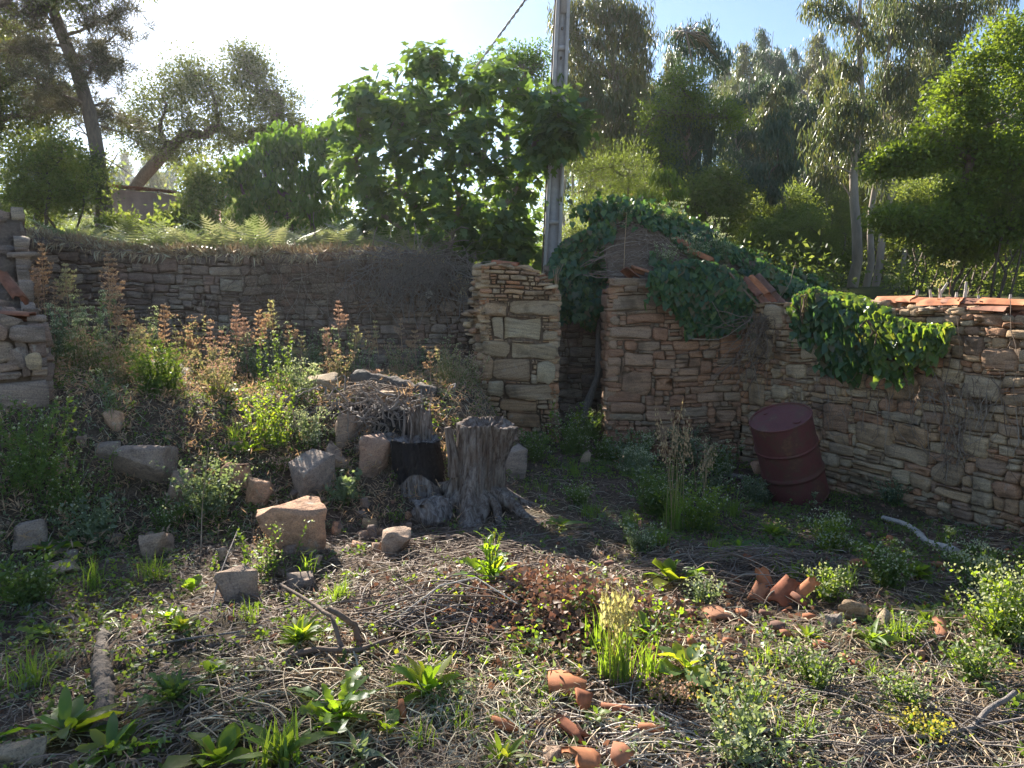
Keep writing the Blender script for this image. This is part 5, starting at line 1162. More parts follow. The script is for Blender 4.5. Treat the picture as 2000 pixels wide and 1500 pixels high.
SH = [(1845, 1255, 'terracotta', 'thick orange tile piece standing upright on the right, casting a long shadow', (.30, .1, -.3), .07, .20, .035, 1),
      (1105, 1352, 'terracotta', 'large flat terracotta tile piece lying by the oat grass clump, bottom centre', (.15, .05, .5), .17, .24, .03, 0),
      (1140, 1390, 'terracotta', 'tan tile fragment just below the large flat terracotta piece', (.9, .1, .4), .08, .12, .02, 0),
      (1412, 1218, 'terracotta', 'ribbed reddish tile piece lying flat below the tile mound', (.2, .1, .2), .16, .15, .018, 1),
      (1420, 1168, 'terracotta', 'narrow terracotta strip lying left of the ragged tile mound', (.3, .1, .1), .05, .13, .02, 0),
      (1476, 1178, 'terracotta', 'rounded tile piece leaning on the left of the ragged tile mound', (.9, .3, -.5), .10, .12, .025, 1),
      (1512, 1182, 'terracotta', 'long split tile leaning in the ragged mound, widest of the leaning ones', (.62, .5, -.7), .13, .22, .02, 1),
      (1500, 1160, 'terracotta', 'thin tile leaning behind the long split tile', (.7, -.3, -.2), .09, .18, .02, 1),
      (1552, 1172, 'terracotta', 'sharp tile splinter at the right end of the ragged mound', (1.0, .5, -1.1), .08, .18, .02, 1),
      (1560, 1185, 'terracotta_old', 'dark tile shard lying behind the upright splinter', (.5, .2, .9), .10, .12, .02, 0),
      (1465, 1103, 'terracotta', 'folded red tile piece lying under the long twig above the mound', (.5, .3, 1.2), .13, .11, .02, 0),
      (1520, 1232, 'terracotta_old', 'pinkish tile shard below the mound', (.2, .1, .5), .11, .08, .02, 0),
      (1532, 1248, 'terracotta', 'small orange shard, lower one of the pair below the mound', (.2, .1, 1.2), .07, .07, .018, 0),
      (1672, 1108, 'terracotta', 'sunlit orange tile rubble on the right between two leafy weeds', (.2, .1, .3), .16, .08, .03, 0),
      (1745, 1115, 'terracotta', 'long orange tile shard left of the dark green clump', (.2, .1, .2), .15, .07, .025, 0),
      (1832, 1108, 'terracotta', 'thin orange shard behind the dark green clump', (.2, .1, .1), .13, .06, .02, 0),
      (1740, 1058, 'terracotta', 'red shard in shade near the pale pole', (.3, .1, .5), .09, .07, .02, 0),
      (1697, 1050, 'terracotta', 'small orange shard touching a leafy weed left of the pale pole', (.3, .1, .9), .07, .06, .02, 0),
      (1968, 1092, 'terracotta_old', 'dull red shard near the foot of the yard wall at the right edge', (.2, .1, .1), .12, .06, .02, 0),
      (1672, 1312, 'terracotta', 'square orange shard in the sunny straw, lower right', (.2, .1, .7), .07, .09, .022, 0),
      (1648, 1296, 'terracotta', 'small tan shard left of the square orange shard', (.2, .1, .2), .07, .05, .022, 0),
      (1604, 1272, 'terracotta', 'pinkish shard half covered by straw above the square one', (.2, .1, .4), .10, .07, .02, 0),
      (1350, 1266, 'terracotta', 'reddish tile bit behind the big round leaf', (.6, .2, .7), .06, .07, .02, 0),
      (1420, 1262, 'terracotta', 'small shard right of the big round leaf', (.2, .2, .7), .07, .05, .02, 0),
      (1208, 1398, 'terracotta', 'slim terracotta sliver lying on pale sticks, bottom centre', (.1, .2, 1.4), .05, .16, .02, 0),
      (1270, 1435, 'terracotta', 'orange sliver among the pale straw right of bottom centre', (.1, .1, 1.3), .05, .13, .02, 0),
      (1140, 1450, 'terracotta', 'curved tile piece half buried at the bottom, left of the tile heap', (.3, .3, .9), .09, .15, .03, 1),
      (1160, 1492, 'terracotta', 'big tile piece cut by the bottom edge', (.4, .1, 1.9), .16, .12, .03, 1),
      (1215, 1490, 'terracotta', 'pale orange tile piece cut by the bottom edge, right neighbour of the big one', (.3, .1, .3), .13, .12, .025, 0),
      (985, 1430, 'terracotta', 'red tile sliver half buried in soil left of bottom centre', (.2, .1, 1.2), .05, .16, .02, 0),
      (785, 1410, 'terracotta', 'narrow orange shard standing in the grass below the broad rosette', (.9, .3, .8), .04, .11, .015, 0),
      (1020, 1470, 'terracotta_old', 'dull brown shard low in the litter near the bottom edge', (.2, .1, .8), .08, .08, .02, 0),
      (1190, 1108, 'terracotta_old', 'dull red shard in the litter between the stumps and the oat grass', (.2, .1, .8), .13, .05, .02, 0),
      (1210, 1142, 'terracotta', 'faded shard below the dull red one, above the dark litter', (.2, .1, .8), .1, .05, .02, 0),
      (1080, 1150, 'terracotta_old', 'buried pinkish shard right of the upright leafy plant', (.2, .1, .1), .14, .05, .02, 0),
      (1205, 905, 'terracotta', 'pink brick lump in weeds between stump and shed wall', (.9, .1, .4), .09, .14, .06, 0)]
SH += [(1385, 1135, 'terracotta', 'small flat shard at the upper left of the tile mound', (.2, .1, .5), .07, .06, .02, 0), (1438, 1142, 'terracotta', 'broken shard above the narrow terracotta strip', (.4, .1, 1.5), .09, .06, .02, 0), (1495, 1208, 'terracotta_old', 'dull shard under the leaning tiles', (.2, .3, .5), .12, .07, .02, 0),
       (1580, 1215, 'terracotta', 'orange shard right of the leaning tiles', (.3, .1, 2.5), .09, .08, .02, 0), (1450, 1205, 'terracotta', 'flat shard between the strip and the leaning tiles', (.15, .1, 2.0), .1, .07, .02, 0), (1350, 1205, 'terracotta_old', 'dull shard left of the ribbed tile piece', (.15, .2, 2.0), .09, .06, .02, 0)]
for k, (px, py, mt, lab, rot, w_, l_, th, curved) in enumerate(SH):
    g = G(px, py)
    w_ *= .85; l_ *= .85
    if curved: place(tile_mesh(l_, w_ * .75, seed=k, ragged=.008, arc=math.pi * .55, th=.018), mt, rot, g + (0, 0, .01), 'tile_shard', None, lab, 'tile shard')
    else: place(flat_shard(w_, l_, th, k), mt, rot, g + (0, 0, .02 + .4 * l_ * abs(math.sin(rot[0]))), 'tile_shard', None, lab, 'tile shard')

# root mass behind the burnt stump
def root_mass():
    g = P(725, 830, 6.75); t = thing('root_mass', 'dark upturned mass of roots and earth behind the burnt stump', 'roots', (g[0], g[1], Hs(g[0], g[1]))); rg = np.random.default_rng(77)
    for k, (px, py, w_, h_, Y) in enumerate(((700, 815, .52, .30, 6.85), (775, 830, .50, .34, 6.7), (745, 868, .42, .26, 6.55))):
        V, F = hull(random.Random(60 + k), (w_, .45, h_), 20, .7); V, F = rough(V, F, 3, .035, k, 9); m = M(); m.add(V + P(px, py, Y), F, rg.random()); part('root_ball', m, MT['charred'], t, smooth=True)
    m = M()
    for i in range(170):
        p = P(rg.normal(735, 50), rg.normal(812, 26), 6.55 + rg.normal(0, .08)); d = rg.normal(0, 1, 3) * np.array([1, .4, .8]); d /= np.linalg.norm(d); q = [p]
        for j in range(6): d = d + rg.normal(0, .5, 3) * np.array([1, .4, 1]) + np.array([0, 0, -.12]); d /= np.linalg.norm(d); p = p + d * rg.uniform(.03, .07); q.append(p)
        tube(m, np.array(q), np.linspace(rg.uniform(.004, .013), .002, 7), 5, v=rg.random(), cap=False)
    part('roots', m, MT['grey_wood'], t, smooth=True, kind='stuff')
root_mass()

_r = random.Random(44)
for k in range(46):            # small angular stones tumbled down the bank
    px, py = _r.uniform(110, 760), _r.uniform(850, 1110)
    if _r.random() < .3: px, py = _r.uniform(560, 900), _r.uniform(960, 1100)
    rock('small angular stone half buried on the slope of the bank', px, py, _r.uniform(14, 34), _r.uniform(12, 26), mat=_r.choice(('boulder', 'boulder_orange', 'schist_grey', 'boulder')), seed=900 + k, rot=_r.uniform(0, 3), power=.45, n=10, it=1, sink=.5)['group'] = 'small stones on the slope of the bank'
# ------------------------------------------------------------------ ivy
def ivy(name, label, pts, nor, n_big, size, seed, stems=None, mat='leaf_ivy', loc=None):
    """pts, nor: where the leaves sit and which way the surface faces"""
    rng = np.random.default_rng(seed); n = len(pts); t = thing(name, label, 'ivy', loc if loc is not None else pts.mean(0))
    d = np.stack([rng.normal(0, .4, n), rng.normal(0, .3, n), -np.ones(n)], -1) + nor * .4; up = nor + rng.normal(0, .35, (n, 3)) + np.array([0, 0, .25])
    L = (pts, d, up, size * rng.uniform(.35, 1.3, n), rng.random(n))
    big_leaf_parts(t, L, T_IVY, mat, n_big)
    if stems is not None:
        m = M()
        for s_ in stems: tube(m, s_, np.linspace(.009, .004, len(s_)), 4, v=rng.random(), cap=False)
        part('stems', m, MT['branch'], t, kind='stuff')
    return t
rng = np.random.default_rng(90)
# blanket over the roof heap
n = 9000; x = rng.uniform(RX0 - .1, 4.5, n * 2); y = rng.uniform(8.3, 11.6, n * 2)
pyv = 0; keep = (y > yfront(x) + .05) & ((x < 2.7) | (y > 9.7 + .25 * (x - 2.7))); x, y = x[keep], y[keep]
z = roofz(x, y); msk = fbm(x * 1.4, y * 1.4, 61) + .55 * S((y - 9.9) / .8) - .1
# bare brush strip below the ridge on the left half, photo shows dead stems there
bare = ((x < 3.0) & (y < 10.0) & (fbm(x * 2, y * 2, 66) < .35))
k = (msk > .0) & ~bare; x, y, z = x[k], y[k], z[k]
lift = np.abs(rng.normal(0, .05, len(x))) + .05 * S(fbm(x * 3, y * 3, 62) + .5)
pts = np.stack([x, y, z + lift + .02], -1); e = .05
nx_ = -(roofz(x + e, y) - roofz(x - e, y)) / (2 * e); ny_ = -(roofz(x, y + e) - roofz(x, y - e)) / (2 * e); nor = nrm(np.stack([nx_, ny_, np.ones(len(x))], -1))
ivy('ivy', 'dark ivy blanket creeping over the ridge and right slope of the fallen roof', pts, nor, 0, .085, 91)
# ivy curtain left of the gable, over the dark doorway
n = 5200; px = rng.uniform(1078, 1200, n); k = (px - 1078) / 122
pyt = np.interp(px, [1078, 1100, 1140, 1190, 1200], [500, 470, 450, 425, 420]); pyb = np.interp(px, [1078, 1095, 1130, 1160, 1200], [560, 640, 625, 640, 560]) + 12 * vn(px * .06, px * 0, 3)
py = pyt + (pyb - pyt) * rng.random(n); Yd = 10.35 + rng.normal(0, .10, n) - .25 * vn(px * .03, py * .03, 7)
pts = np.array([P(a, b, c) for a, b, c in zip(px, py, Yd)]); nor = np.tile(np.array([[-.1, -1, .3]]), (n, 1)) + rng.normal(0, .3, (n, 3))
ivy('ivy', 'hanging ivy curtain above the dark doorway beside the pole foot', pts, nrm(nor), 220, .085, 92)
n = 2600; px = rng.normal(1235, 45, n); py = 432 + 25 * rng.normal(size=n) * .6 + (px - 1235) * .15; Yd = 10.7 + rng.normal(0, .2, n)
pts = np.array([P(a, b - 8, c) for a, b, c in zip(px, py, Yd)]); ivy('ivy', 'tufted ivy crest on the peak of the fallen roof', pts, nrm(rng.normal(0, .5, (n, 3)) + np.array([0, -.5, .9])), 150, .085, 93)
# big hanging clump on the shed wall
def clump(label, outline, Y, n, nbig, size, seed, dep=.12, dens=None, mat='leaf_ivy'):
    rng = np.random.default_rng(seed); ox = [o[0] for o in outline]; top_ = [o[1] for o in outline]; bot_ = [o[2] for o in outline]
    px = rng.uniform(ox[0], ox[-1], n); a = np.interp(px, ox, top_); b = np.interp(px, ox, bot_) + 26 * vn(px * .09, px * 0, seed) + 14 * vn(px * .3, px * 0, seed + 1); q = rng.random(n) ** 1.15; py = a + (b - a) * q
    rnd_ = np.sqrt(np.clip(1 - (2 * q - .9) ** 2, 0, 1)); Yv = (Y(px) if callable(Y) else np.full(n, Y)) - dep * (rng.random(n) * .8 + .5) * rnd_ 
    pts = np.array([P(*w_) for w_ in zip(px, py, Yv)]); nor = nrm(rng.normal(0, .3, (n, 3)) + np.array([-.15, -1, .45]))
    st = []
    for _ in range(14):
        i = rng.integers(0, n); p = pts[i].copy(); p0 = P(px[i] + rng.normal(0, 10), np.interp(px[i], ox, top_) + 12, Yv.mean() + .12); st.append(np.array([p0, (p0 + p) / 2 + rng.normal(0, .03, 3) + np.array([0, -.05, 0]), p]))
    ex = []
    for _ in range(16):        # trailing runners below the edge
        x0 = rng.uniform(ox[0], ox[-1]); y0 = np.interp(x0, ox, bot_) - 8; ln = rng.uniform(15, 55); dx = rng.normal(0, .35); yv = float(np.mean(Y(np.array([x0])) if callable(Y) else Y)) - .05; q = [P(x0 + dx * ln * a_, y0 + ln * a_, yv) for a_ in np.linspace(0, 1, 6)]; st.append(np.array(q))
        for a_ in rng.random(int(ln / 3.5)): ex.append(P(x0 + dx * ln * a_ + rng.normal(0, 3), y0 + ln * a_, yv - .03))
    ex = np.array(ex); pts = np.concatenate([pts, ex]); nor = np.concatenate([nor, nrm(rng.normal(0, .3, (len(ex), 3)) + np.array([-.15, -1, .45]))])
    return ivy('ivy', label, pts, nor, nbig, size, seed, st, mat)
clump('thick ivy cushion hanging over the top of the reddish shed wall', [(1272, 535, 560), (1300, 520, 590), (1340, 505, 615), (1380, 508, 640), (1420, 520, 620), (1450, 545, 610), (1472, 590, 606)], 9.02, 1500, 300, .10, 94)
yr = lambda px: WR0[1] + WRU[1] * np.array([uvr(a, 640)[0] for a in np.atleast_1d(px)]) - .10
clump('dark ivy hanging down the yard wall directly above the drum side, below the grey timber', [(1555, 575, 620), (1590, 560, 650), (1620, 575, 700), (1650, 590, 718), (1680, 620, 700), (1695, 640, 665)], yr, 1100, 260, .095, 95, .12)
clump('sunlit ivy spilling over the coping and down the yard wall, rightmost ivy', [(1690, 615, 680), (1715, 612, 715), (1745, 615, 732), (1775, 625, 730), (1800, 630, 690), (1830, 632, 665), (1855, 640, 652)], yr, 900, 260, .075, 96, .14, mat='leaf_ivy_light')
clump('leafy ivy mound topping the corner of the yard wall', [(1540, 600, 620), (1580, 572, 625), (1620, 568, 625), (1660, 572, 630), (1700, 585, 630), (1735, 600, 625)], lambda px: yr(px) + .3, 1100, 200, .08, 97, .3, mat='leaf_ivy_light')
clump('ivy ridge behind the tile row, right end of the fallen roof', [(1480, 500, 560), (1530, 530, 600), (1580, 555, 625)], 10.2, 900, 100, .085, 98, .5)

# ------------------------------------------------------------------ plants
def blade(L, W, seg, prof_, arch=.3, fold=.25, lobes=0, seed=0, twist=0):
    """one leaf along +Y: left, mid, right per station"""
    rg = random.Random(seed); V = []; F = []
    for i in range(seg + 1):
        k = i / seg; w_ = W / 2 * prof_(k)
        if lobes and i % 2 and 0 < i < seg: w_ *= lobes
        y = L * (k - .10 * k * k * arch); z = L * arch * (k * .6 - k * k * 1.1); tw = twist * k
        V += [(-w_ * math.cos(tw), y, z + w_ * fold + w_ * math.sin(tw) + rg.uniform(-.09, .09) * W), (0, y, z), (w_ * math.cos(tw), y, z + w_ * fold - w_ * math.sin(tw) + rg.uniform(-.09, .09) * W)]
        if i: a = (i - 1) * 3; F += [(a, a + 1, a + 4, a + 3), (a + 1, a + 2, a + 5, a + 4)]
    m = M(); m.add(V, F, 0); return m
PR = {'dock': lambda k: (.10 if k < .15 else math.sin(math.pi * ((k - .1) / .9) ** .9) ** .65 + .02) if k < 1 else .02,
      'spoon': lambda k: .16 + (1.0 * math.sin(math.pi * max(0, (k - .30) / .7)) ** .5 if k > .3 else 0) if k < .99 else .12,
      'lance': lambda k: math.sin(math.pi * min(1, .08 + k * .92)) ** .9 + .03,
      'thistle': lambda k: (.25 + .9 * k ** .8) * (1 - k ** 6) + .05, 'blade': lambda k: (1 - k) ** .6 * .9 + .05}
PM = {'rumex': leafmat('dock_leaf', [(.10, .17, .055), (.13, .21, .06), (.08, .15, .055), (.20, .22, .06), (.09, .16, .055)], .58, (2.6, 2.4, .3), .42, .5),
      'grey_leaf': leafmat('grey_green_leaf', [(.13, .165, .11), (.17, .21, .15), (.11, .145, .095)], .4, (1.8, 1.8, .7), .6, .3),
      'weed': leafmat('weed_leaf', [(.08, .13, .045), (.11, .17, .05), (.07, .11, .045), (.13, .17, .06)], .45, (2.1, 2.0, .45), .5, .35),
      'fresh': leafmat('fresh_weed_leaf', [(.12, .19, .05), (.16, .23, .06), (.10, .165, .05), (.20, .22, .07)], .55, (2.2, 2.0, .35), .5, .35),
      'dead_brown': MT['brown_leaf'],
      'dry': leafmat('dry_seed_head', [(.36, .25, .16), (.42, .31, .20), (.32, .19, .12), (.45, .36, .25)], .35, (1.3, 1.1, .8), .7, .2),
      'dry_green': leafmat('half_dry_seed_head', [(.27, .27, .16), (.35, .33, .21), (.24, .23, .14), (.38, .33, .24)], .35, (1.5, 1.4, .7), .7, .2),
      'dry_pink': leafmat('reddish_seed_head', [(.36, .25, .18), (.42, .32, .24), (.30, .21, .15)], .3, (1.3, 1, .8), .7, .2),
      'head': leafmat('pale_flower_head', [(.36, .38, .24), (.44, .45, .30), (.30, .33, .20)], .35, (1.3, 1.3, .8), .7, .2),
      'yellow': leafmat('yellow_flower', [(.5, .42, .08), (.55, .46, .12)], .3, (1.3, 1.2, .5), .6, .3),
      'oat': leafmat('oat_spikelet', [(.38, .36, .20), (.44, .40, .26), (.32, .33, .16)], .5, (1.4, 1.3, .7), .6, .3),
      'oat_tan': leafmat('dry_oat_spikelet', [(.40, .30, .19), (.46, .36, .24)], .5, (1.3, 1.2, .8), .6, .3),
      'grass': leafmat('grass_blade', [(.10, .17, .045), (.14, .22, .05), (.12, .17, .06), (.17, .24, .06)], .5, (2.0, 1.9, .4), .5, .35)}
LEAFKIND = {'dock': ('dock', 'rumex', 1, .26, 8, 0), 'spoon': ('spoon', 'rumex', 1, .42, 8, 0), 'lance': ('lance', 'fresh', 1, .18, 6, 0), 'thistle': ('thistle', 'rumex', 1, .36, 11, .55),
            'lettuce': ('spoon', 'fresh', 1, .34, 8, 0), 'dandelion': ('thistle', 'fresh', 1, .26, 11, .5), 'grey': ('lance', 'grey_leaf', 1, .22, 6, 0), 'ragwort': ('thistle', 'weed', 1, .3, 11, .45)}
_lm = {}
def leaf_variant(kind, i):
    if (kind, i) not in _lm:
        pr, mt, L, W, seg, lb = LEAFKIND[kind]; m = blade(1, W * (.85, 1.1, 1.25)[i], seg, PR[pr], (.35, .6, .15)[i], (.25, .1, .35)[i], lb, i, (0, .5, -.4)[i]); m.A = [a + i * .33 for a in m.A]
        V, F, A = m.arrays(); _lm[(kind, i)] = np_mesh('leaf', V, F, A, PM[mt], True)
    return _lm[(kind, i)]
def rosette(label, px, py, kind, n, L, pitch=(15, 75), seed=0, cat='weed', lift=0, name='weed', group=None, stalk=None, at=None):
    """plant of broad leaves; each leaf a part. L in metres, pitch in degrees above the ground"""
    rg = random.Random(seed * 7 + 1); g = G(px, py) if at is None else np.array(at); t = thing(name, label, cat, g, group)
    for i in range(n):
        k = i / max(1, n - 1); az = i * 2.4 + rg.uniform(-.4, .4); pt = R(pitch[0] + (pitch[1] - pitch[0]) * k + rg.uniform(-10, 10)); s_ = L * rg.uniform(.65, 1.1) * (1 - .35 * k)
        o = bpy.data.objects.new('leaf', leaf_variant(kind, rg.randrange(3))); C.objects.link(o); o.parent = t
        o.location = (rg.uniform(-.01, .01), rg.uniform(-.01, .01), lift * k + .01 - .0); o.rotation_euler = Euler((pt, rg.uniform(-.35, .35), az), 'XYZ'); o.scale = (s_, s_, s_)
    if stalk:
        for j in range(stalk[0]):
            m = M(); a = rg.uniform(0, 6.28); q = np.array([g + np.array([math.cos(a) * .05 * h, math.sin(a) * .05 * h, stalk[1] * h]) for h in (0, .5, 1)]); tube(m, q, [.005, .004, .003], 5); part('stalk', m, PM['weed'], t)
            for u in range(stalk[2]):
                o = bpy.data.objects.new('leaf', leaf_variant(kind, rg.randrange(3))); C.objects.link(o); o.parent = t; k = (u + 1) / stalk[2]
                o.location = q[0] + (q[-1] - q[0]) * k - g; o.rotation_euler = Euler((R(rg.uniform(30, 70)), 0, u * 2.4), 'XYZ'); s_ = L * .55 * (1.1 - .5 * k); o.scale = (s_,) * 3
    return t
for a in [
    ('bright broad leaved dock plant in the lower middle, smooth edged leaves', 835, 1362, 'dock', 16, .26, (20, 75), 1),
    ('scallop leaved sow thistle rosette, bright green, left of bottom centre', 655, 1412, 'thistle', 15, .27, (12, 65), 2),
    ('dense tuft of narrow bright leaves under the arching dead branch', 585, 1262, 'lance', 38, .17, (15, 80), 3),
    ('tall yellow green broad leaved plant growing from the brush heap before the stumps', 960, 1140, 'thistle', 18, .20, (30, 80), 4),
    ('grey green plant with one big round leaf lying flat, right of the oat grass clump', 1340, 1312, 'spoon', 8, .22, (8, 60), 5),
    ('dark clump of bold leaves behind the oat grass clump, centre right', 1270, 1250, 'dock', 8, .20, (15, 60), 6),
    ('greyish cabbage leaved plant with upright leaves between oat grass and tile mound', 1310, 1140, 'spoon', 13, .23, (20, 80), 7),
    ('low broad leaves at the near side of the debris before the stump, two big leaves', 1095, 1030, 'dock', 7, .22, (8, 45), 8),
    ('yellow lit seedling with upright oval leaves in the left shade', 375, 1165, 'spoon', 7, .15, (40, 85), 9),
    ('pale green leafy weed below the lone wedge stone, left', 355, 1235, 'lettuce', 14, .11, (15, 70), 10),
    ('yellowish leafy weed in the left shade beside the lit seedling', 330, 1215, 'spoon', 7, .10, (20, 70), 11),
    ('feathery light green weed clump lit in the lower left', 340, 1375, 'ragwort', 26, .15, (20, 80), 12),
    ('bright lobed weed right of the feathery clump, lower left', 415, 1325, 'lettuce', 10, .10, (15, 70), 13),
    ('single upright yellow green leaf weed, lower left straw', 395, 1375, 'spoon', 4, .11, (40, 80), 14),
    ('broad leaved weed cluster in the dark bottom left corner', 130, 1440, 'dock', 18, .26, (8, 50), 15),
    ('second broad leaved cluster at the bottom left, right of the rotting log foot', 215, 1478, 'dock', 10, .22, (8, 50), 16),
    ('bright dandelion like weed cut by the bottom edge, left of centre', 430, 1500, 'lettuce', 12, .17, (20, 75), 17),
    ('grassy spear leaved weed at the bottom edge, left of the scallop leaved rosette', 555, 1500, 'lance', 12, .20, (35, 85), 18),
    ('dark round leaved weed patch in the left shade', 100, 1080, 'spoon', 14, .20, (10, 45), 19),
    ('low leafy weed in the dark left foreground below the thin slate', 95, 1245, 'dandelion', 10, .17, (10, 50), 20),
    ('pale leafy weed beside the rotting log top', 190, 1225, 'dandelion', 9, .15, (10, 50), 21),
    ('thin two leaf sprout, bright, right of the scallop leaved rosette', 760, 1440, 'spoon', 6, .10, (30, 80), 22),
    ('dull leafy weed at the foot of the two leaf sprout', 700, 1485, 'grey', 10, .12, (20, 75), 23),
    ('lance leaved weed at bottom centre', 980, 1495, 'lance', 11, .13, (20, 80), 24),
    ('small bright weed below the large flat terracotta piece', 1165, 1410, 'lettuce', 8, .07, (20, 80), 25),
    ('dark green bushy weed on the sunny right slope, behind the orange shards', 1790, 1130, 'lettuce', 34, .12, (15, 80), 27),
    ('narrow leaved upright weed lit above the orange rubble on the right', 1705, 1085, 'lance', 22, .13, (30, 85), 28, 0),
    ('bushy bright weed below the drum, left one of two', 1510, 1050, 'lance', 34, .15, (25, 85), 29),
    ('low dark leafy patch between the two bright weeds below the drum', 1540, 1072, 'dock', 9, .14, (10, 50), 30),
    ('broad lobed leaves lying beside the tile mound top', 1445, 1075, 'thistle', 14, .12, (10, 60), 31),
    ('large leaved weed at the foot of the drum, right side', 1668, 960, 'dock', 11, .22, (20, 70), 33),
    ('dark leafy tuft growing from the yard wall foot right of the drum', 1660, 930, 'dock', 9, .16, (10, 60), 34),
    ('leafy weed beside the white limestone, right litter', 1700, 1262, 'lance', 11, .16, (12, 70), 35),
    ('bright slim weed left of the upright orange tile', 1812, 1222, 'lance', 10, .10, (40, 85), 36),
    ('small bright weed above the white limestone', 1690, 1195, 'lance', 9, .07, (20, 75), 37),
    ('little lit weed far right of the white limestone', 1850, 1178, 'lance', 9, .08, (20, 75), 38),
    ('tuft of lit leaves below the two white stones', 1580, 1255, 'lance', 22, .10, (20, 80), 39),
    ('bright lobed weed on the bank beside the bleached board', 440, 780, 'lettuce', 14, .24, (15, 75), 41),
    ('yellow sunlit leaf sprig on the bank left of the bleached board', 200, 722, 'lettuce', 12, .20, (15, 75), 42),
    ('little yellow green sprig in the stones above the pinkish stone', 485, 885, 'lettuce', 10, .15, (10, 60), 43),
    ('green weed tuft at the base of the pillar, left side', 1050, 860, 'grey', 26, .18, (20, 80), 44),
    ('mint like weed clump before the doorway', 1150, 850, 'lettuce', 30, .14, (20, 80), 45)]:
    a = list(a) + [0] * (9 - len(a)); rosette(a[0], a[1], a[2], a[3], int(a[4] * 1.3), a[5] * (1.0 if a[3] in ('dock', 'spoon') else 1.15), a[6], a[7], stalk=((4, .26, 7) if a[7] == 4 else None))

def sprays(m, hm, g, n, h, lean, seed, leafL=.03, leafW=T_SIMPLE, lpm=60, heads=0, headR=.015, lo=.15, curve=.3, hm2=None, stem_r=.0025, stems=None):
    """leafy stems fanning from g: leaves into m, stems into stems, heads into hm"""
    rng = np.random.default_rng(seed)
    for i in range(n):
        a = rng.uniform(0, 6.28); l = lean * rng.uniform(.2, 1.1); hh = h * rng.uniform(.3, 1.1) ** 1.2; ks = np.linspace(0, 1, 6)
        pts = g + np.stack([math.cos(a) * l * ks ** 1.3 * hh + rng.normal(0, .01), math.sin(a) * l * ks ** 1.3 * hh + 0 * ks, hh * (ks - .10 * curve * ks ** 2)], -1) + np.array([math.cos(a), math.sin(a), 0]) * .02 + np.append(rng.normal(0, .16 * h, 2), 0)
        tube(stems, pts, np.linspace(stem_r, stem_r * .5, 6), 3, v=rng.random(), cap=False)
        c = int(lpm * hh); k = rng.uniform(lo, 1, c); p = np.stack([np.interp(k, ks, pts[:, j]) for j in range(3)], -1)
        d = rng.normal(size=(c, 3)); d[:, 2] = np.abs(d[:, 2]) * .6 + .3; scatter(m, leafW[0], leafW[1], p, d, rng.normal(size=(c, 3)) + np.array([0, 0, 1.]), leafL * rng.uniform(.6, 1.3, c), rng.random(c))
        if heads:
            q = pts[-1] + rng.normal(0, headR * 1.6, (heads, 3)) * np.array([1, 1, .35]); dd = rng.normal(size=(heads, 3)); dd[:, 2] = np.abs(dd[:, 2]) + .5
            scatter(hm, T_SIMPLE[0] * np.array([1.7, 1, 1]), T_SIMPLE[1], q, dd, rng.normal(size=(heads, 3)), headR * rng.uniform(.7, 1.2, heads), rng.random(heads))
def herb(label, px, py, n, h, lean, seed, leafm='grey_leaf', headm='head', leafL=.03, heads=10, headR=.014, lpm=60, tm='weed', name='herb', cat='herb', group=None, at=None, depth=None, tmpl=T_SIMPLE, lo=.1):
    if at is not None: g = np.array(at)
    elif depth: p = P(px, py, depth); g = np.array([p[0], p[1], Hs(p[0], p[1])])
    else: g = G(px, py)
    t = thing(name, label, cat, g, group); m, hm, st = M(), M(), M(); sprays(m, hm, g, n, h, lean, seed, leafL, tmpl, lpm, heads, headR, lo, stems=st)
    part('stems', st, PM[tm], t, kind='stuff'); part('foliage', m, PM[leafm], t, kind='stuff')
    if heads: part('flower_heads', hm, PM[headm], t, kind='stuff')
    return t
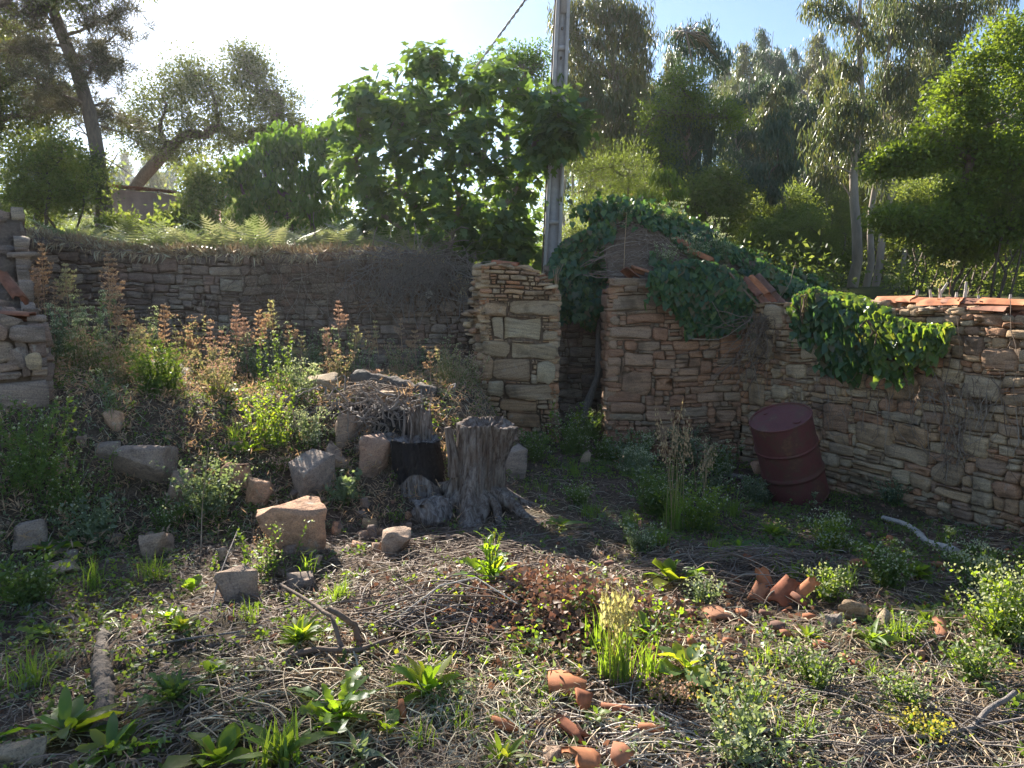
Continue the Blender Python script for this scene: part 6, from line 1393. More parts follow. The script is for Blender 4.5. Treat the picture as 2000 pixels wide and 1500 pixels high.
HB = [  # label, px, py of the foot, stems, height, lean, leaf, head, leaf length, heads
    ('bushy grey green herb with pale flat flower heads at the end of the back wall', 830, 690, 46, .75, .45, 'grey_leaf', 'head', .03, 22, 10.0),
    ('pale headed herb right beside the pillar, on the bank', 890, 640, 16, .5, .35, 'grey_leaf', 'head', .025, 22, 9.6),
    ('grey green herb clump below the red tinted stalk', 690, 735, 34, .55, .5, 'grey_leaf', 'head', .028, 10, 8.6),
    ('silvery herb clump in front of the back wall, left of the red tinted stalk', 600, 720, 36, .62, .5, 'grey_leaf', 'head', .028, 10, 8.8),
    ('tangled grey herb in the middle of the bank', 510, 740, 38, .5, .5, 'grey_leaf', 'head', .028, 8, 8.4),
    ('lit bushy herb with white tips right of the leafy bank weed', 555, 800, 26, .6, .45, 'weed', 'head', .03, 8, 7.2),
    ('large green grass like bush lit on the bank, above the flat slab', 315, 850, 130, .48, .6, 'weed', 'dry_green', .035, 5, 6.6),
    ('bright green bushy weed above the tumbled stones', 530, 905, 70, .46, .4, 'fresh', 'head', .03, 3, 6.2),
    ('pale silvery herb over the squat brown stone', 610, 870, 46, .30, .5, 'grey_leaf', 'head', .022, 18, 6.3),
    ('white headed herb at the far left of the bank beside the wall end', 130, 650, 34, .6, .5, 'grey_leaf', 'head', .028, 20, 7.6),
    ('pale herb with white heads just right of the curved tile', 165, 700, 40, .55, .6, 'grey_leaf', 'head', .028, 18, 7.2),
    ('leafy mullein like herb left of the tallest dry stalk', 188, 690, 12, .72, .25, 'grey_leaf', 'head', .045, 22, 7.8),
    ('straw coloured herb tangle around the foot of the tallest dry stalk', 240, 740, 60, .42, .7, 'dry_green', 'dry', .03, 8, 7.4),
    ('straw coloured herb tangle in front of the bleached board', 330, 760, 70, .34, .7, 'dry_green', 'dry', .03, 8, 7.2),
    ('dry herb tangle right of the bleached board', 420, 740, 60, .42, .6, 'dry_green', 'dry', .028, 8, 7.8),
    ('tan dry herb left of the pillar foot', 880, 760, 60, .42, .5, 'dry_green', 'dry', .028, 8, 8.0),
    ('shaded grey green bush among the stones left of the orange block', 410, 1010, 90, .40, .6, 'grey_leaf', 'head', .035, 4, 0),
    ('tall faint weed in the left shade before the wall end', 60, 960, 70, .62, .5, 'weed', 'head', .035, 3, 0),
    ('airy weed in the left shade beside the flat slab', 130, 1000, 60, .45, .6, 'weed', 'head', .03, 3, 0),
    ('slim pale weed rising in front of the flat slab', 222, 905, 12, .4, .3, 'grey_leaf', 'head', .03, 6, 6.0),
    ('light green weed leaning over the orange block', 520, 1125, 22, .34, .45, 'weed', 'head', .03, 4, 0),
    ('bluish spiky weed at the right foot of the dark boulder', 672, 985, 44, .24, .8, 'grey_leaf', 'head', .05, 0, 0),
    ('small green weed before the burnt stump', 770, 1020, 16, .14, .5, 'fresh', 'head', .02, 0, 0),
    ('spreading green weed around the oat grass stems', 1290, 1010, 130, .42, .8, 'weed', 'head', .035, 4, 0),
    ('bright weed mass at the foot of the tall oat grass', 1360, 1040, 120, .36, .7, 'fresh', 'head', .03, 3, 0),
    ('pale headed weed left of the tall oat grass', 1262, 950, 14, .45, .25, 'grey_leaf', 'head', .04, 22, 0),
    ('pale headed weed right of the tall oat grass', 1400, 960, 26, .55, .4, 'grey_leaf', 'head', .035, 14, 0),
    ('weed clump against the pillar foot, right side', 1118, 860, 70, .42, .6, 'weed', 'head', .035, 8, 8.2),
    ('climbing weed lit beside the right edge of the pillar', 1105, 780, 9, .62, .25, 'fresh', 'head', .05, 12, 8.7),
    ('green weeds in the doorway', 1150, 800, 50, .4, .6, 'weed', 'head', .035, 6, 9.3),
    ('weeds along the foot of the shed wall', 1250, 860, 60, .34, .7, 'weed', 'head', .03, 6, 8.6),
    ('upright grey weed against the shed wall foot', 1225, 880, 22, .4, .4, 'grey_leaf', 'head', .04, 3, 8.3),
    ('dark green bushy weed left of the drum foot', 1475, 985, 90, .26, .7, 'grey_leaf', 'head', .04, 3, 0),
    ('single flowering stem in front of the drum', 1580, 990, 2, .2, .1, 'grey_leaf', 'head', .04, 14, 0),
    ('weeds at the foot of the yard wall right of the drum', 1745, 985, 60, .25, .8, 'grey_leaf', 'head', .035, 5, 0),
    ('tall leafy weed with a creamy head before the yard wall, right', 1880, 1095, 5, .36, .15, 'weed', 'head', .05, 30, 0),
    ('bright bushy weed below the drum, right one of two', 1625, 1080, 80, .26, .5, 'fresh', 'head', .035, 8, 0),
    ('feathery weed among the orange shards on the right', 1730, 1150, 90, .24, .6, 'weed', 'head', .03, 4, 0),
    ('lit weed thicket at the right edge', 1960, 1250, 110, .33, .55, 'fresh', 'head', .03, 8, 0),
    ('small pale weed at the right edge above the lit thicket', 1905, 1150, 40, .24, .5, 'weed', 'head', .03, 14, 0),
    ('yellow budded slender herb, bottom right of centre', 1460, 1430, 22, .30, .45, 'grey_leaf', 'yellow', .03, 6, 0),
    ('small yellow budded herb left of the slender one', 1385, 1390, 10, .24, .4, 'grey_leaf', 'yellow', .025, 5, 0),
    ('grey leafy weed at bottom centre right', 1440, 1490, 36, .18, .7, 'grey_leaf', 'head', .04, 5, 0),
    ('fine leaved green weed among straw right of centre', 1590, 1340, 60, .16, .7, 'weed', 'head', .025, 3, 0),
    ('fine leaved weed under the stick at lower right', 1770, 1385, 50, .14, .7, 'weed', 'head', .022, 3, 0),
    ('moss like yellow green cushion at the lower right', 1800, 1445, 120, .09, .9, 'fresh', 'yellow', .02, 2, 0),
    ('orange tinted seedlings beside the oat grass clump', 1310, 1375, 60, .09, .8, 'dry_green', 'dry_pink', .02, 6, 0),
    ('shaded small weed left of the tile mound', 1375, 1180, 40, .16, .7, 'grey_leaf', 'head', .03, 4, 0),
    ('dark fern like weed in the left shade under the slab', 330, 1030, 50, .2, .8, 'weed', 'head', .03, 3, 0),
    ('dense green weeds left of the shed wall corner, in front of the doorway', 1185, 905, 90, .30, .8, 'weed', 'head', .04, 4, 0),
    ('weeds between the doorway and the wild oats', 1235, 930, 80, .34, .7, 'grey_leaf', 'head', .035, 6, 0),
    ('tall weed patch behind the wild oats at the shed wall', 1340, 905, 80, .42, .6, 'grey_leaf', 'head', .035, 8, 0),
    ('green weeds between the leaning plank and the wild oats', 1410, 930, 60, .32, .6, 'weed', 'head', .04, 5, 0),
    ('low green weeds on the open ground right of the tall stump', 1130, 985, 70, .16, .9, 'weed', 'head', .03, 2, 0),
    ('weed patch in front of the pillar foot', 1045, 900, 60, .28, .7, 'weed', 'head', .04, 4, 0),
    ('low weeds behind the cabbage leaved plant', 1250, 1080, 60, .18, .8, 'grey_leaf', 'head', .03, 4, 0),
    ('sunny weed strip above the pale white limestone', 1620, 1170, 60, .18, .7, 'fresh', 'head', .028, 4, 0),
    ('weeds right of the upright orange tile', 1900, 1330, 60, .18, .7, 'weed', 'head', .03, 3, 0),
    ('weeds at the left edge under the flat slab', 60, 1180, 80, .26, .8, 'weed', 'head', .04, 2, 0),
    ('shaded weeds between the flat slab and the lichen stone', 180, 1060, 80, .28, .8, 'grey_leaf', 'head', .04, 2, 0),
    ('orange dry moss tuft on the dark boulder', 548, 950, 70, .11, .8, 'dry_pink', 'dry_pink', .02, 2, 5.95),
    ('lit moss like tuft on the orange block', 520, 1045, 50, .08, .9, 'dry_pink', 'dry', .015, 2, 5.0),
    ('rusty dry grass cushion between pillar and tall stump', 985, 800, 160, .18, .9, 'dry_pink', 'dry_pink', .05, 2, 7.6),
    ('reddish grass cushion on the thick log on the bank', 720, 715, 160, .14, 1.0, 'dry_pink', 'dry_pink', .05, 2, 8.0)]
for k, (lab, px, py, n, h, lean, lm, hm, ll, hd, dp) in enumerate(HB):
    herb(lab, px, py, n, h, lean, 300 + k, lm, hm, ll, hd, depth=(dp or None), lpm=(60 if ll > .02 else 40))
# dry whorled stalks
def stalk(label, px, pyt, depth, h, mat, seed, n=1, spread=.1, group='dry whorled stalks on the bank', fat=1.0):
    rng = np.random.default_rng(seed); p = P(px, pyt, depth); g = np.array([p[0], p[1], max(p[2] - h, Hs(p[0], p[1]) - .05)]); h = p[2] - g[2]
    t = thing('dry_stalk', label, 'dry plant', g, group); st, hd = M(), M()
    def one(b, tp, hh, r, lev):
        ks = np.linspace(0, 1, 5); pts = b + (tp - b) * ks[:, None] + rng.normal(0, .006, (5, 3)) * ks[:, None]; tube(st, pts, np.linspace(.005, .002, 5) * (1 if lev == 0 else .6), 4, v=rng.random(), cap=False)
        L = np.linalg.norm(tp - b); nw = max(3, int(L * .62 / .052)); 
        for i in range(nw):
            k = 1 - (i / nw) * .62; c = b + (tp - b) * k; rr = r * (.35 + .65 * min(1, i / 4)) * rng.uniform(.75, 1.15) * fat * 1.25; q = 30
            a = rng.uniform(0, 6.28, q); rad = rr * rng.uniform(.25, 1, q); pos = c + np.stack([np.cos(a) * rad, np.sin(a) * rad, rad * .55 + rng.normal(0, .006, q)], -1)
            dd = np.stack([np.cos(a), np.sin(a), np.full(q, .9)], -1) + rng.normal(0, .3, (q, 3)); scatter(hd, T_SIMPLE[0] * np.array([1.4, 1, 1]), T_SIMPLE[1], pos, dd, rng.normal(size=(q, 3)), .020 * rng.uniform(.6, 1.3, q) * fat, rng.random(q))
            if i % 1 == 0:
                for w_ in range(4):
                    a0 = rng.uniform(0, 6.28); e = c + np.array([math.cos(a0) * rr, math.sin(a0) * rr, rr * .5]); tube(st, np.array([c, e]), .0015, 3, v=.4, cap=False)
    top = g + np.array([rng.normal(0, .03), 0, h]); one(g, top, h, .055, 0)
    for j in range(n):
        k = rng.uniform(.25, .6); b = g + (top - g) * k; a = rng.uniform(0, 6.28); one(b, b + np.array([math.cos(a) * spread, math.sin(a) * spread * .5, h * rng.uniform(.22, .42)]), h, .04, 1)
    part('stems', st, PM['dry'], t, kind='stuff'); part('seed_heads', hd, PM[mat], t, kind='stuff'); return t
for k, (lab, px, pyt, dp, h, mt, n, fat) in enumerate([
    ('tallest pale dry stalk standing alone before the back wall, left of centre', 207, 500, 8.0, 1.1, 'dry', 2, 1.1), ('shorter branching dry stalk right beside the tallest one', 225, 548, 7.8, .85, 'dry', 3, 1.0),
    ('pinkish lit dry stalk nearest the broken wall end', 80, 480, 8.6, 1.0, 'dry', 3, 1.0), ('second pinkish dry stalk near the broken wall end, shorter', 70, 530, 8.2, .8, 'dry_pink', 2, 1.0), ('greenish tall dry stalk between the pinkish ones and the tallest', 128, 520, 8.2, .9, 'dry_green', 3, 1.1),
    ('thin dry stalk with small whorls left of the greenish one', 100, 555, 7.9, .6, 'dry', 1, .8), ('slim dry stalk rising above the bleached board', 318, 600, 8.0, .7, 'dry', 2, .9), ('greenish dry stalk just right of the slim one', 345, 650, 7.6, .5, 'dry_green', 1, .9),
    ('pinkish dry stalk in front of the middle of the back wall, left one of four', 402, 642, 8.0, .5, 'dry_pink', 1, 1.0), ('pinkish dry stalk, second of four before the back wall', 432, 650, 8.1, .5, 'dry_pink', 1, .9), ('tan dry stalk, third of four before the back wall', 458, 600, 8.4, .7, 'dry_pink', 2, 1.0), ('tan dry stalk, fourth and bushiest of four before the back wall', 508, 610, 8.4, .7, 'dry', 3, 1.1),
    ('red tinted dry stalk, the only bright red one, before the back wall', 660, 592, 8.8, .6, 'dry_pink', 2, 1.0), ('brown dry stalk left of the red tinted one', 638, 645, 8.5, .5, 'dry_pink', 2, 1.0), ('small dry stalk beside the pale headed bush by the pillar', 785, 625, 9.2, .4, 'dry_pink', 1, .8),
    ('grey green branching stalk above the silvery clump', 532, 590, 8.6, .6, 'dry_green', 2, 1.0), ('short rusty stalk in the middle of the bank', 690, 640, 8.6, .45, 'dry_green', 1, .9), ('dry stalk among rusty grass left of the pillar foot', 842, 690, 8.0, .35, 'dry', 1, .8), ('little yellowish stalk near the lying log', 738, 630, 8.8, .4, 'dry_green', 1, .8)]):
    stalk(lab, px, pyt, dp, h, mt, 500 + k, n, fat=fat)
for k, (lab, px, py, h) in enumerate([('dead stalk rising from the middle of the ivied roof heap', 1218, 530, .75), ('grey dry stalk standing above the coping, right', 1828, 612, .30), ('dry grassy stalk standing on the right shoulder of the pillar', 1085, 560, .26), ('tall dry stalk above the coping at the right', 1850, 610, .45)]):
    p = P(px, py, 9.6 if k == 0 else (9.1 if k == 2 else 6.8)); t = thing('dry_stalk', lab, 'dry plant', p); m = M()
    tube(m, np.array([p - (0, 0, .1), p + (.01, 0, h * .5), p + (.03, 0, h)]), [.005, .004, .002], 4); part('stems', m, PM['dry'], t)
    if k != 2:
        m = M(); sprays(M(), m, p + np.array([.02, 0, h * .72]), 5, h * .3, .4, k, heads=8, headR=.018, stems=M()); part('seed_heads', m, PM['dry_green'], t, kind='stuff')
    else:
        for j in range(4):
            m = M(); q = p + np.array([.01 * j, .01 * j, 0]); tube(m, np.array([q, q + (.012 * (j - 2), 0, h * .6), q + (.03 * (j - 1), 0, h * rnd_h)]) if False else np.array([q, q + np.array([.012 * (j - 2), 0, h * .6]), q + np.array([.03 * (j - 1), 0, h * (.8 + .08 * j)])]), [.003, .003, .002], 4); part('blade', m, PM['dry'], t)
# grasses
def grass(label, px, py, n, h, lean, seed, mat='grass', oats=0, oatm='oat', W=.006, group=None, at=None, name='grass_tuft', oath=1.0, droop=.5):
    rng = np.random.default_rng(seed); g = G(px, py) if at is None else np.array(at); t = thing(name, label, 'grass', g, group); m = M(); ks = np.linspace(0, 1, 5)
    for i in range(n):
        a = rng.uniform(0, 6.28); l = lean * rng.uniform(.1, 1.2); hh = h * rng.uniform(.4, 1.05); b = g + np.array([rng.normal(0, .035), rng.normal(0, .03), -.005]); dx = np.array([math.cos(a), math.sin(a), 0])
        pts = b + dx * (l * hh * ks ** 1.8)[:, None] + np.array([0, 0, 1]) * (hh * (ks - droop * l * ks ** 2.5))[:, None]; sd = np.array([-dx[1], dx[0], 0]) * .8 + rng.normal(0, .3, 3); sd /= np.linalg.norm(sd); w_ = W * rng.uniform(.6, 1.3) * (1 - ks ** 2 * .95)
        V = np.concatenate([pts - sd * w_[:, None] / 2, pts + sd * w_[:, None] / 2]); m.add(V, [(j, j + 1, j + 6, j + 5) for j in range(4)], rng.random())
    part('blades', m, PM[mat], t, kind='stuff')
    if oats:
        st, hd = M(), M()
        for i in range(oats):
            a = rng.uniform(0, 6.28); hh = h * oath * rng.uniform(.75, 1.05); l = rng.uniform(.03, .2); b = g + np.array([rng.normal(0, .03), rng.normal(0, .03), 0]); ks2 = np.linspace(0, 1, 7)
            pts = b + np.stack([math.cos(a) * l * hh * ks2 ** 2, math.sin(a) * l * hh * ks2 ** 2, hh * (ks2 - .06 * ks2 ** 4)], -1); tube(st, pts, np.linspace(.0022, .001, 7), 3, v=rng.random(), cap=False)
            q = int(rng.integers(14, 24)); k = rng.uniform(.68, 1, q); c = np.stack([np.interp(k, ks2, pts[:, j]) for j in range(3)], -1); off = rng.normal(0, .022, (q, 3)) * (1.15 - k)[:, None] * 2.4; off[:, 2] = -np.abs(off[:, 2]) - .005
            for c0, o_ in zip(c, off): tube(st, np.array([c0, c0 + o_ * .6 + np.array([0, 0, .006]), c0 + o_]), .0007, 3, v=.5, cap=False)
            dd = np.stack([rng.normal(0, .25, q), rng.normal(0, .25, q), -np.ones(q)], -1); scatter(hd, T_SIMPLE[0] * np.array([.9, 1, 1]), T_SIMPLE[1], c + off, dd, rng.normal(size=(q, 3)), .028 * rng.uniform(.7, 1.2, q), rng.random(q))
        part('stems', st, PM[oatm], t, kind='stuff'); part('seed_heads', hd, PM[oatm], t, kind='stuff')
    return t
grass('tall wild oat grass with drooping tan seed heads left of the drum', 1318, 1040, 90, .48, .45, 600, oats=13, oatm='oat_tan', oath=2.25)
grass('second stand of wild oats leaning right, near the tall tan headed one', 1368, 1030, 40, .35, .4, 601, oats=7, oatm='oat_tan', oath=2.2)
grass('bright oat grass clump with nodding green spikelets, bottom centre right', 1205, 1330, 130, .34, .4, 602, oats=17, oath=1.35, W=.007)
grass('wide bladed bright grass right beside the oat grass clump', 1270, 1330, 34, .24, .5, 603, W=.012)
grass('bright upright grass shoots left of the oat grass clump', 1160, 1270, 22, .22, .25, 604, W=.012)
grass('thin yellowish grass tuft at the edge of the dark debris, left of centre', 665, 1170, 70, .17, .7, 605)
grass('bright spear grass at the bottom edge, left', 545, 1500, 34, .24, .4, 606, W=.014)
grass('soft grass tuft on the bank above the tumbled stones', 460, 870, 60, .28, .6, 607)
grass('long curved grass leaves falling over the slate under the forked branch', 600, 1120, 24, .2, .9, 608, W=.009)
for k, (px, py, n, h, lab) in enumerate([(1430, 1010, 60, .3, 'grass tuft between the wild oats and the dark bushy weed by the drum'), (1230, 1030, 90, .2, 'soft grass tuft left of the spreading weed under the oats'), (1290, 1065, 90, .18, 'low grass mat in front of the tall wild oats'), (1400, 1080, 70, .16, 'grass tuft above the folded red tile piece'),
    (1550, 1130, 60, .15, 'grass tuft right behind the ragged tile mound'), (1650, 1140, 60, .16, 'grass tuft left of the sunlit orange rubble'), (1850, 1060, 50, .2, 'grass tuft beside the near end of the pale pole'), (1930, 1120, 60, .22, 'grass tuft at the foot of the yard wall near the right edge'),
    (1700, 1330, 50, .14, 'small grass tuft right of the square orange shard'), (1500, 1300, 60, .13, 'small grass tuft below the pinkish shards'), (1560, 1440, 50, .12, 'small grass tuft right of the yellow budded herb'), (1120, 930, 60, .2, 'grass tuft in the open ground between tall stump and doorway'),
    (1060, 960, 40, .16, 'grass tuft touching the right roots of the tall stump'), (900, 1420, 40, .12, 'short grass tuft below the broad dock plant'), (300, 1130, 60, .22, 'shaded grass tuft between the lichen stone and the slate'), (60, 1340, 60, .25, 'grass tuft at the left edge beside the rotting log'), (180, 1150, 60, .25, 'shaded grass tuft right of the thin slate'), (480, 1210, 30, .15, 'grass tuft at the foot of the wedge stone'),
    (1150, 1010, 70, .18, 'grass tuft on the dark ground right of the tall stump'), (1640, 1020, 60, .2, 'grass tuft in front of the drum foot'), (1760, 1250, 50, .16, 'grass tuft right of the white limestone pair'), (1480, 1380, 50, .16, 'grass tuft above the yellow budded herb'), (820, 1450, 40, .14, 'grass tuft near the bottom, right of the scallop leaved rosette')]):
    grass(lab, px, py, n, h, .7, 620 + k, group='low grass tufts in the litter')
# more of the silvery and tan herbs on the bank
for k, (px, py, dp, n, h, lm, hm, lab) in enumerate([(290, 690, 8.6, 30, .55, 'grey_leaf', 'head', 'silvery herb behind the bleached board'), (370, 690, 8.6, 34, .5, 'dry_green', 'dry', 'tan herb behind the right end of the bleached board'), (480, 690, 9.0, 40, .6, 'grey_leaf', 'head', 'silvery herb before the middle of the back wall'),
    (560, 680, 9.2, 34, .6, 'dry_green', 'dry', 'tan seeding herb left of the silvery clump near the back wall'), (640, 690, 9.3, 34, .65, 'grey_leaf', 'head', 'tall silvery herb beside the red tinted stalk'), (740, 680, 9.5, 40, .55, 'grey_leaf', 'head', 'silvery herb under the dead vine mat'), (780, 720, 8.9, 34, .4, 'dry_green', 'dry', 'tan herb beyond the thick log'),
    (860, 700, 9.2, 34, .45, 'grey_leaf', 'head', 'silvery herb at the left foot of the pillar'), (170, 780, 7.0, 50, .4, 'dry_green', 'dry', 'tan dry herb above the red brown stone'), (240, 800, 6.8, 50, .34, 'dry_green', 'dry', 'dry tuft left of the large green bush on the bank'), (430, 830, 6.9, 50, .36, 'dry_green', 'dry_pink', 'reddish dry tuft right of the large green bush'), (590, 820, 7.0, 40, .34, 'grey_leaf', 'head', 'grey herb on the bank left of the root mass'),
    (100, 640, 9.0, 40, .6, 'dry_green', 'dry', 'tan herb under the pinkish stalks by the wall end'), (920, 730, 8.4, 40, .35, 'dry_green', 'dry_pink', 'reddish dry herb hugging the pillar'), (660, 760, 8.0, 40, .32, 'dry_green', 'dry', 'dry herb left of the thick log')]):
    herb(lab, px, py, n, h, .5, 700 + k, lm, hm, .028, 12, depth=dp, headR=.016, lpm=55)
for k, (px, pyt, dp, h, mt, n, lab) in enumerate([(255, 610, 8.2, .6, 'dry', 2, 'short dry stalk right of the branching one'), (285, 640, 8.0, .5, 'dry_green', 2, 'greenish stalk left of the slim stalk above the board'), (378, 650, 8.4, .5, 'dry', 2, 'tan stalk left of the four pinkish ones'), (480, 625, 8.6, .6, 'dry_pink', 2, 'pinkish stalk between the third and fourth tan stalks'), (560, 640, 8.6, .5, 'dry', 2, 'tan stalk in the gap right of the grey green branching one'), (585, 660, 8.4, .45, 'dry_green', 1, 'small greenish stalk left of the brown one'),
    (55, 505, 8.4, .9, 'dry', 3, 'pale stalk closest to the broken wall, leaning left'), (155, 570, 8.3, .7, 'dry_green', 3, 'greenish stalk between the tallest stalk and the mullein like herb'), (720, 650, 8.8, .45, 'dry', 2, 'tan stalk before the dead vine mat'), (812, 650, 9.0, .4, 'dry', 2, 'tan stalk beside the pale headed bush')]):
    stalk(lab, px, pyt, dp, h, mt, 540 + k, n, fat=1.1)
for k, (x, y, h, lab) in enumerate([(2.0, 9.7, .35, 'silvery herb on the left slope of the roof heap'), (2.4, 9.9, .4, 'silvery herb in the middle of the roof heap'), (2.8, 10.1, .35, 'dry headed herb near the tile row'), (2.9, 10.8, .4, 'pale herb on the right slope of the roof heap'), (2.2, 10.4, .35, 'pale herb under the roof peak')]):
    herb(lab, 0, 0, 26, h, .5, 760 + k, 'grey_leaf', 'head', .028, 14, at=(x, y, float(roofz(np.array([x]), np.array([y]))[0])))
# ferns on the terrace: one fan of fronds each
def fern_template():
    V = []; F = []; n = 15
    for i in range(n):
        k = i / n; y = k; z = .35 * k - .55 * k * k; w_ = .24 * math.sin(math.pi * min(1, (k * .86 + .14))) ** .8 * (1 - k * .35)
        for s_ in (-1, 1):
            a = len(V); V += [(0, y, z), (0, y + .03, z), (s_ * w_, y + .10, z - .3 * w_), (s_ * w_ * .5, y + .03, z - .05 * w_)]; F += [(a, a + 3, a + 2), (a, a + 2, a + 1)]
    return np.array(V, float), np.array(F)
T_FERN = fern_template()
rng = np.random.default_rng(77); n = 1500; px = rng.uniform(90, 860, n); Yd = rng.uniform(10.95, 14.5, n) ** 1
xy = np.array([P(a, 470, b) for a, b in zip(px, Yd)]); pos = np.stack([xy[:, 0], xy[:, 1], H(xy[:, 0], xy[:, 1])], -1); a = rng.uniform(0, 6.28, n); d = np.stack([np.cos(a), np.sin(a), rng.uniform(.1, 1.3, n)], -1)
k = fbm(pos[:, 0] * .7, pos[:, 1] * .7, 8) > -.5; m = M(); scatter(m, T_FERN[0], T_FERN[1], pos[k], d[k], np.tile([[0, 0, 1.]], (k.sum(), 1)), rng.uniform(.4, .95, k.sum()), rng.random(k.sum()))
obj('fern_bed', m.mesh('fern_bed', MT['fern']), kind='stuff', label='pale green bracken ferns covering the terrace above the back wall', cat='ferns')
for k, (px, Y, s_, lab) in enumerate([(530, 11.3, 1.0, 'tall arching fern on the terrace above the middle of the back wall'), (740, 11.6, .9, 'arching fern at the foot of the fig tree, left side'), (360, 11.4, .8, 'fern with long fronds above the back wall below the pink ruin'), (640, 11.5, .8, 'fern below the hanging cherry leaves')]):
    b = gz(px, 470, Y); t = thing('fern', lab, 'fern', b, None); me = np_mesh('frond', T_FERN[0], T_FERN[1], np.zeros(len(T_FERN[0])), MT['fern']); rg = random.Random(k)
    for j in range(13):
        o = bpy.data.objects.new('frond', me); C.objects.link(o); o.parent = t; q = s_ * rg.uniform(.5, .75); o.scale = (q,) * 3; o.rotation_euler = Euler((R(rg.uniform(15, 70)), rg.uniform(-.6, .6), j * 2.4 + rg.uniform(-.5, .5)), 'XYZ')
# ------------------------------------------------------------------ litter and ground cover
def strips(m, pos, az, L, W, rise, seed, curl=.16, nrmz=None):
    """thin bent straws lying on the ground"""
    rng = np.random.default_rng(seed); n = len(pos); c, s_ = np.cos(az), np.sin(az); d = np.stack([c, s_, 0 * c], -1); side = np.stack([-s_, c, 0 * c], -1); bend = rng.normal(0, curl, n)
    V = np.zeros((n, 8, 3)); 
    for j, k in enumerate((-.5, -.17, .17, .5)):
        p = pos + d * (k * L)[:, None] + side * (bend * L * (k * k * 4 - .3) * .5)[:, None]
        h = H(p[:, 0], p[:, 1]); p[:, 2] = np.maximum(h, pos[:, 2] * .0 + h) + rise * (1 - (k * 2) ** 2 * rng.uniform(0, 1.2, n)) + rng.uniform(.001, .006, n)
        w_ = (W * (1 - .5 * abs(k * 2) ** 3))[:, None] / 2; tz = rng.uniform(-1, 1, n)[:, None]
        V[:, j] = p - side * w_ - np.array([0, 0, 1]) * w_ * tz; V[:, j + 4] = p + side * w_ + np.array([0, 0, 1]) * w_ * tz
    F = np.array([(0, 1, 5), (0, 5, 4), (1, 2, 6), (1, 6, 5), (2, 3, 7), (2, 7, 6)])[None] + (np.arange(n) * 8)[:, None, None]
    m.add(V.reshape(-1, 3), F.reshape(-1, 3), np.repeat(rng.random(n), 8))
def yard(n, seed, y0=1.8, y1=10.2, near=1.0):
    """points on the yard floor, denser near the viewer, kept inside the walls"""
    rng = np.random.default_rng(seed); y = y0 + (y1 - y0) * rng.random(n) ** (1.35 * near); x = (rng.random(n) * 2 - 1) * (y * .74 + .25)
    dl = (x - WR0[0]) * WRN[0] + (y - WR0[1]) * WRN[1]
    ok = (dl > .04) & ~((x > FX0 - .05) & (y > FY - .02)) & ~((x > PX0 - .05) & (x < PX1 + .05) & (y > PY - .02)) & (x > -4.6 + .35 * (y - 6) * -1)
    return x[ok], y[ok]
def mask(x, y, f, s, lo, hi): return S((fbm(x * f, y * f, s) - lo) / (hi - lo))
def bankf(x, y): return S((y - (5.6 + .42 * np.minimum(x, 0))) / .8) * S((.1 - x) / .5)
rng = np.random.default_rng(800)
# pale straw
x, y = yard(44000, 801); sun = hump(x, y, -.7, 2.9, .9, 1) + hump(x, y, 2.3, 2.6, 1.3, 1.1) + hump(x, y, .3, 2.8, .8, .5) + hump(x, y, -.1, 3.9, .7, .6) + hump(x, y, 2.6, 4.2, 1.2, .6)
p = .04 + .85 * mask(x, y, 1.3, 41, -.1, .5) * (.35 + .75 * sun) + .35 * sun * mask(x, y, 2.6, 42, -.5, .3) + .45 * bankf(x, y); k = rng.random(len(x)) < p; x, y = x[k], y[k]; n = len(x); m = M()
strips(m, np.stack([x, y, 0 * x], -1), rng.normal(.3, 1.1, n) + .8 * vn(x * 1.5, y * 1.5, 4) , rng.uniform(.05, .22, n), rng.uniform(.0012, .0036, n) * (1 + y * .08), rng.uniform(0, .035, n) * (1 + .8 * sun[k]), 802)
obj('straw', m.mesh('straw', MT['straw']), kind='stuff', label='pale dry straw and grass stems littering the ground', cat='straw')
# dark twigs and bits
x, y = yard(42000, 803); dark = hump(x, y, -.4, 5.0, 1.1, 1.2) + hump(x, y, 1.0, 4.6, 1.0, .8) + hump(x, y, -2.2, 3.6, 1.3, .6); p = .22 + .5 * dark + .25 * mask(x, y, 1.6, 44, 0, .8); k = rng.random(len(x)) < p; x, y = x[k], y[k]; n = len(x); m = M()
strips(m, np.stack([x, y, 0 * x], -1), rng.uniform(0, 6.28, n), rng.uniform(.03, .20, n), rng.uniform(.002, .007, n), rng.uniform(0, .045, n), 804, .2)
obj('twig_litter', m.mesh('twig_litter', MT['dark_litter']), kind='stuff', label='dark rotten twigs and bark crumbs on the bare soil', cat='litter')
# dead leaves over the brush heap and about
x, y = yard(20000, 805); p = .14 + hump(x, y, .35, 3.75, .6, 1.6) + .25 * hump(x, y, .9, 4.6, 1, 1); k = rng.random(len(x)) < p; x, y = x[k], y[k]; n = len(x)
lift = hump(x, y, .35, 3.75, .5, .14) * rng.random(n); m = M(); d = rng.normal(size=(n, 3)); scatter(m, T_SIMPLE[0] * np.array([1.6, 1, 2.2]), T_SIMPLE[1], np.stack([x, y, H(x, y) + .008 + lift], -1), d, rng.normal(size=(n, 3)) + np.array([0, 0, 1.0]), rng.uniform(.018, .045, n), rng.random(n))
n = 2600; x = rng.normal(.22, .40, n); y = rng.normal(3.72, .26, n); lift = .14 * np.exp(-((x - .22) ** 2 / .25 + (y - 3.72) ** 2 / .14)) * rng.random(n); d = rng.normal(size=(n, 3)); scatter(m, T_SIMPLE[0] * np.array([1.7, 1, 2.6]), T_SIMPLE[1], np.stack([x, y, H(x, y) + .008 + lift], -1), d, rng.normal(size=(n, 3)) + np.array([0, 0, .6]), rng.uniform(.02, .05, n), rng.random(n))
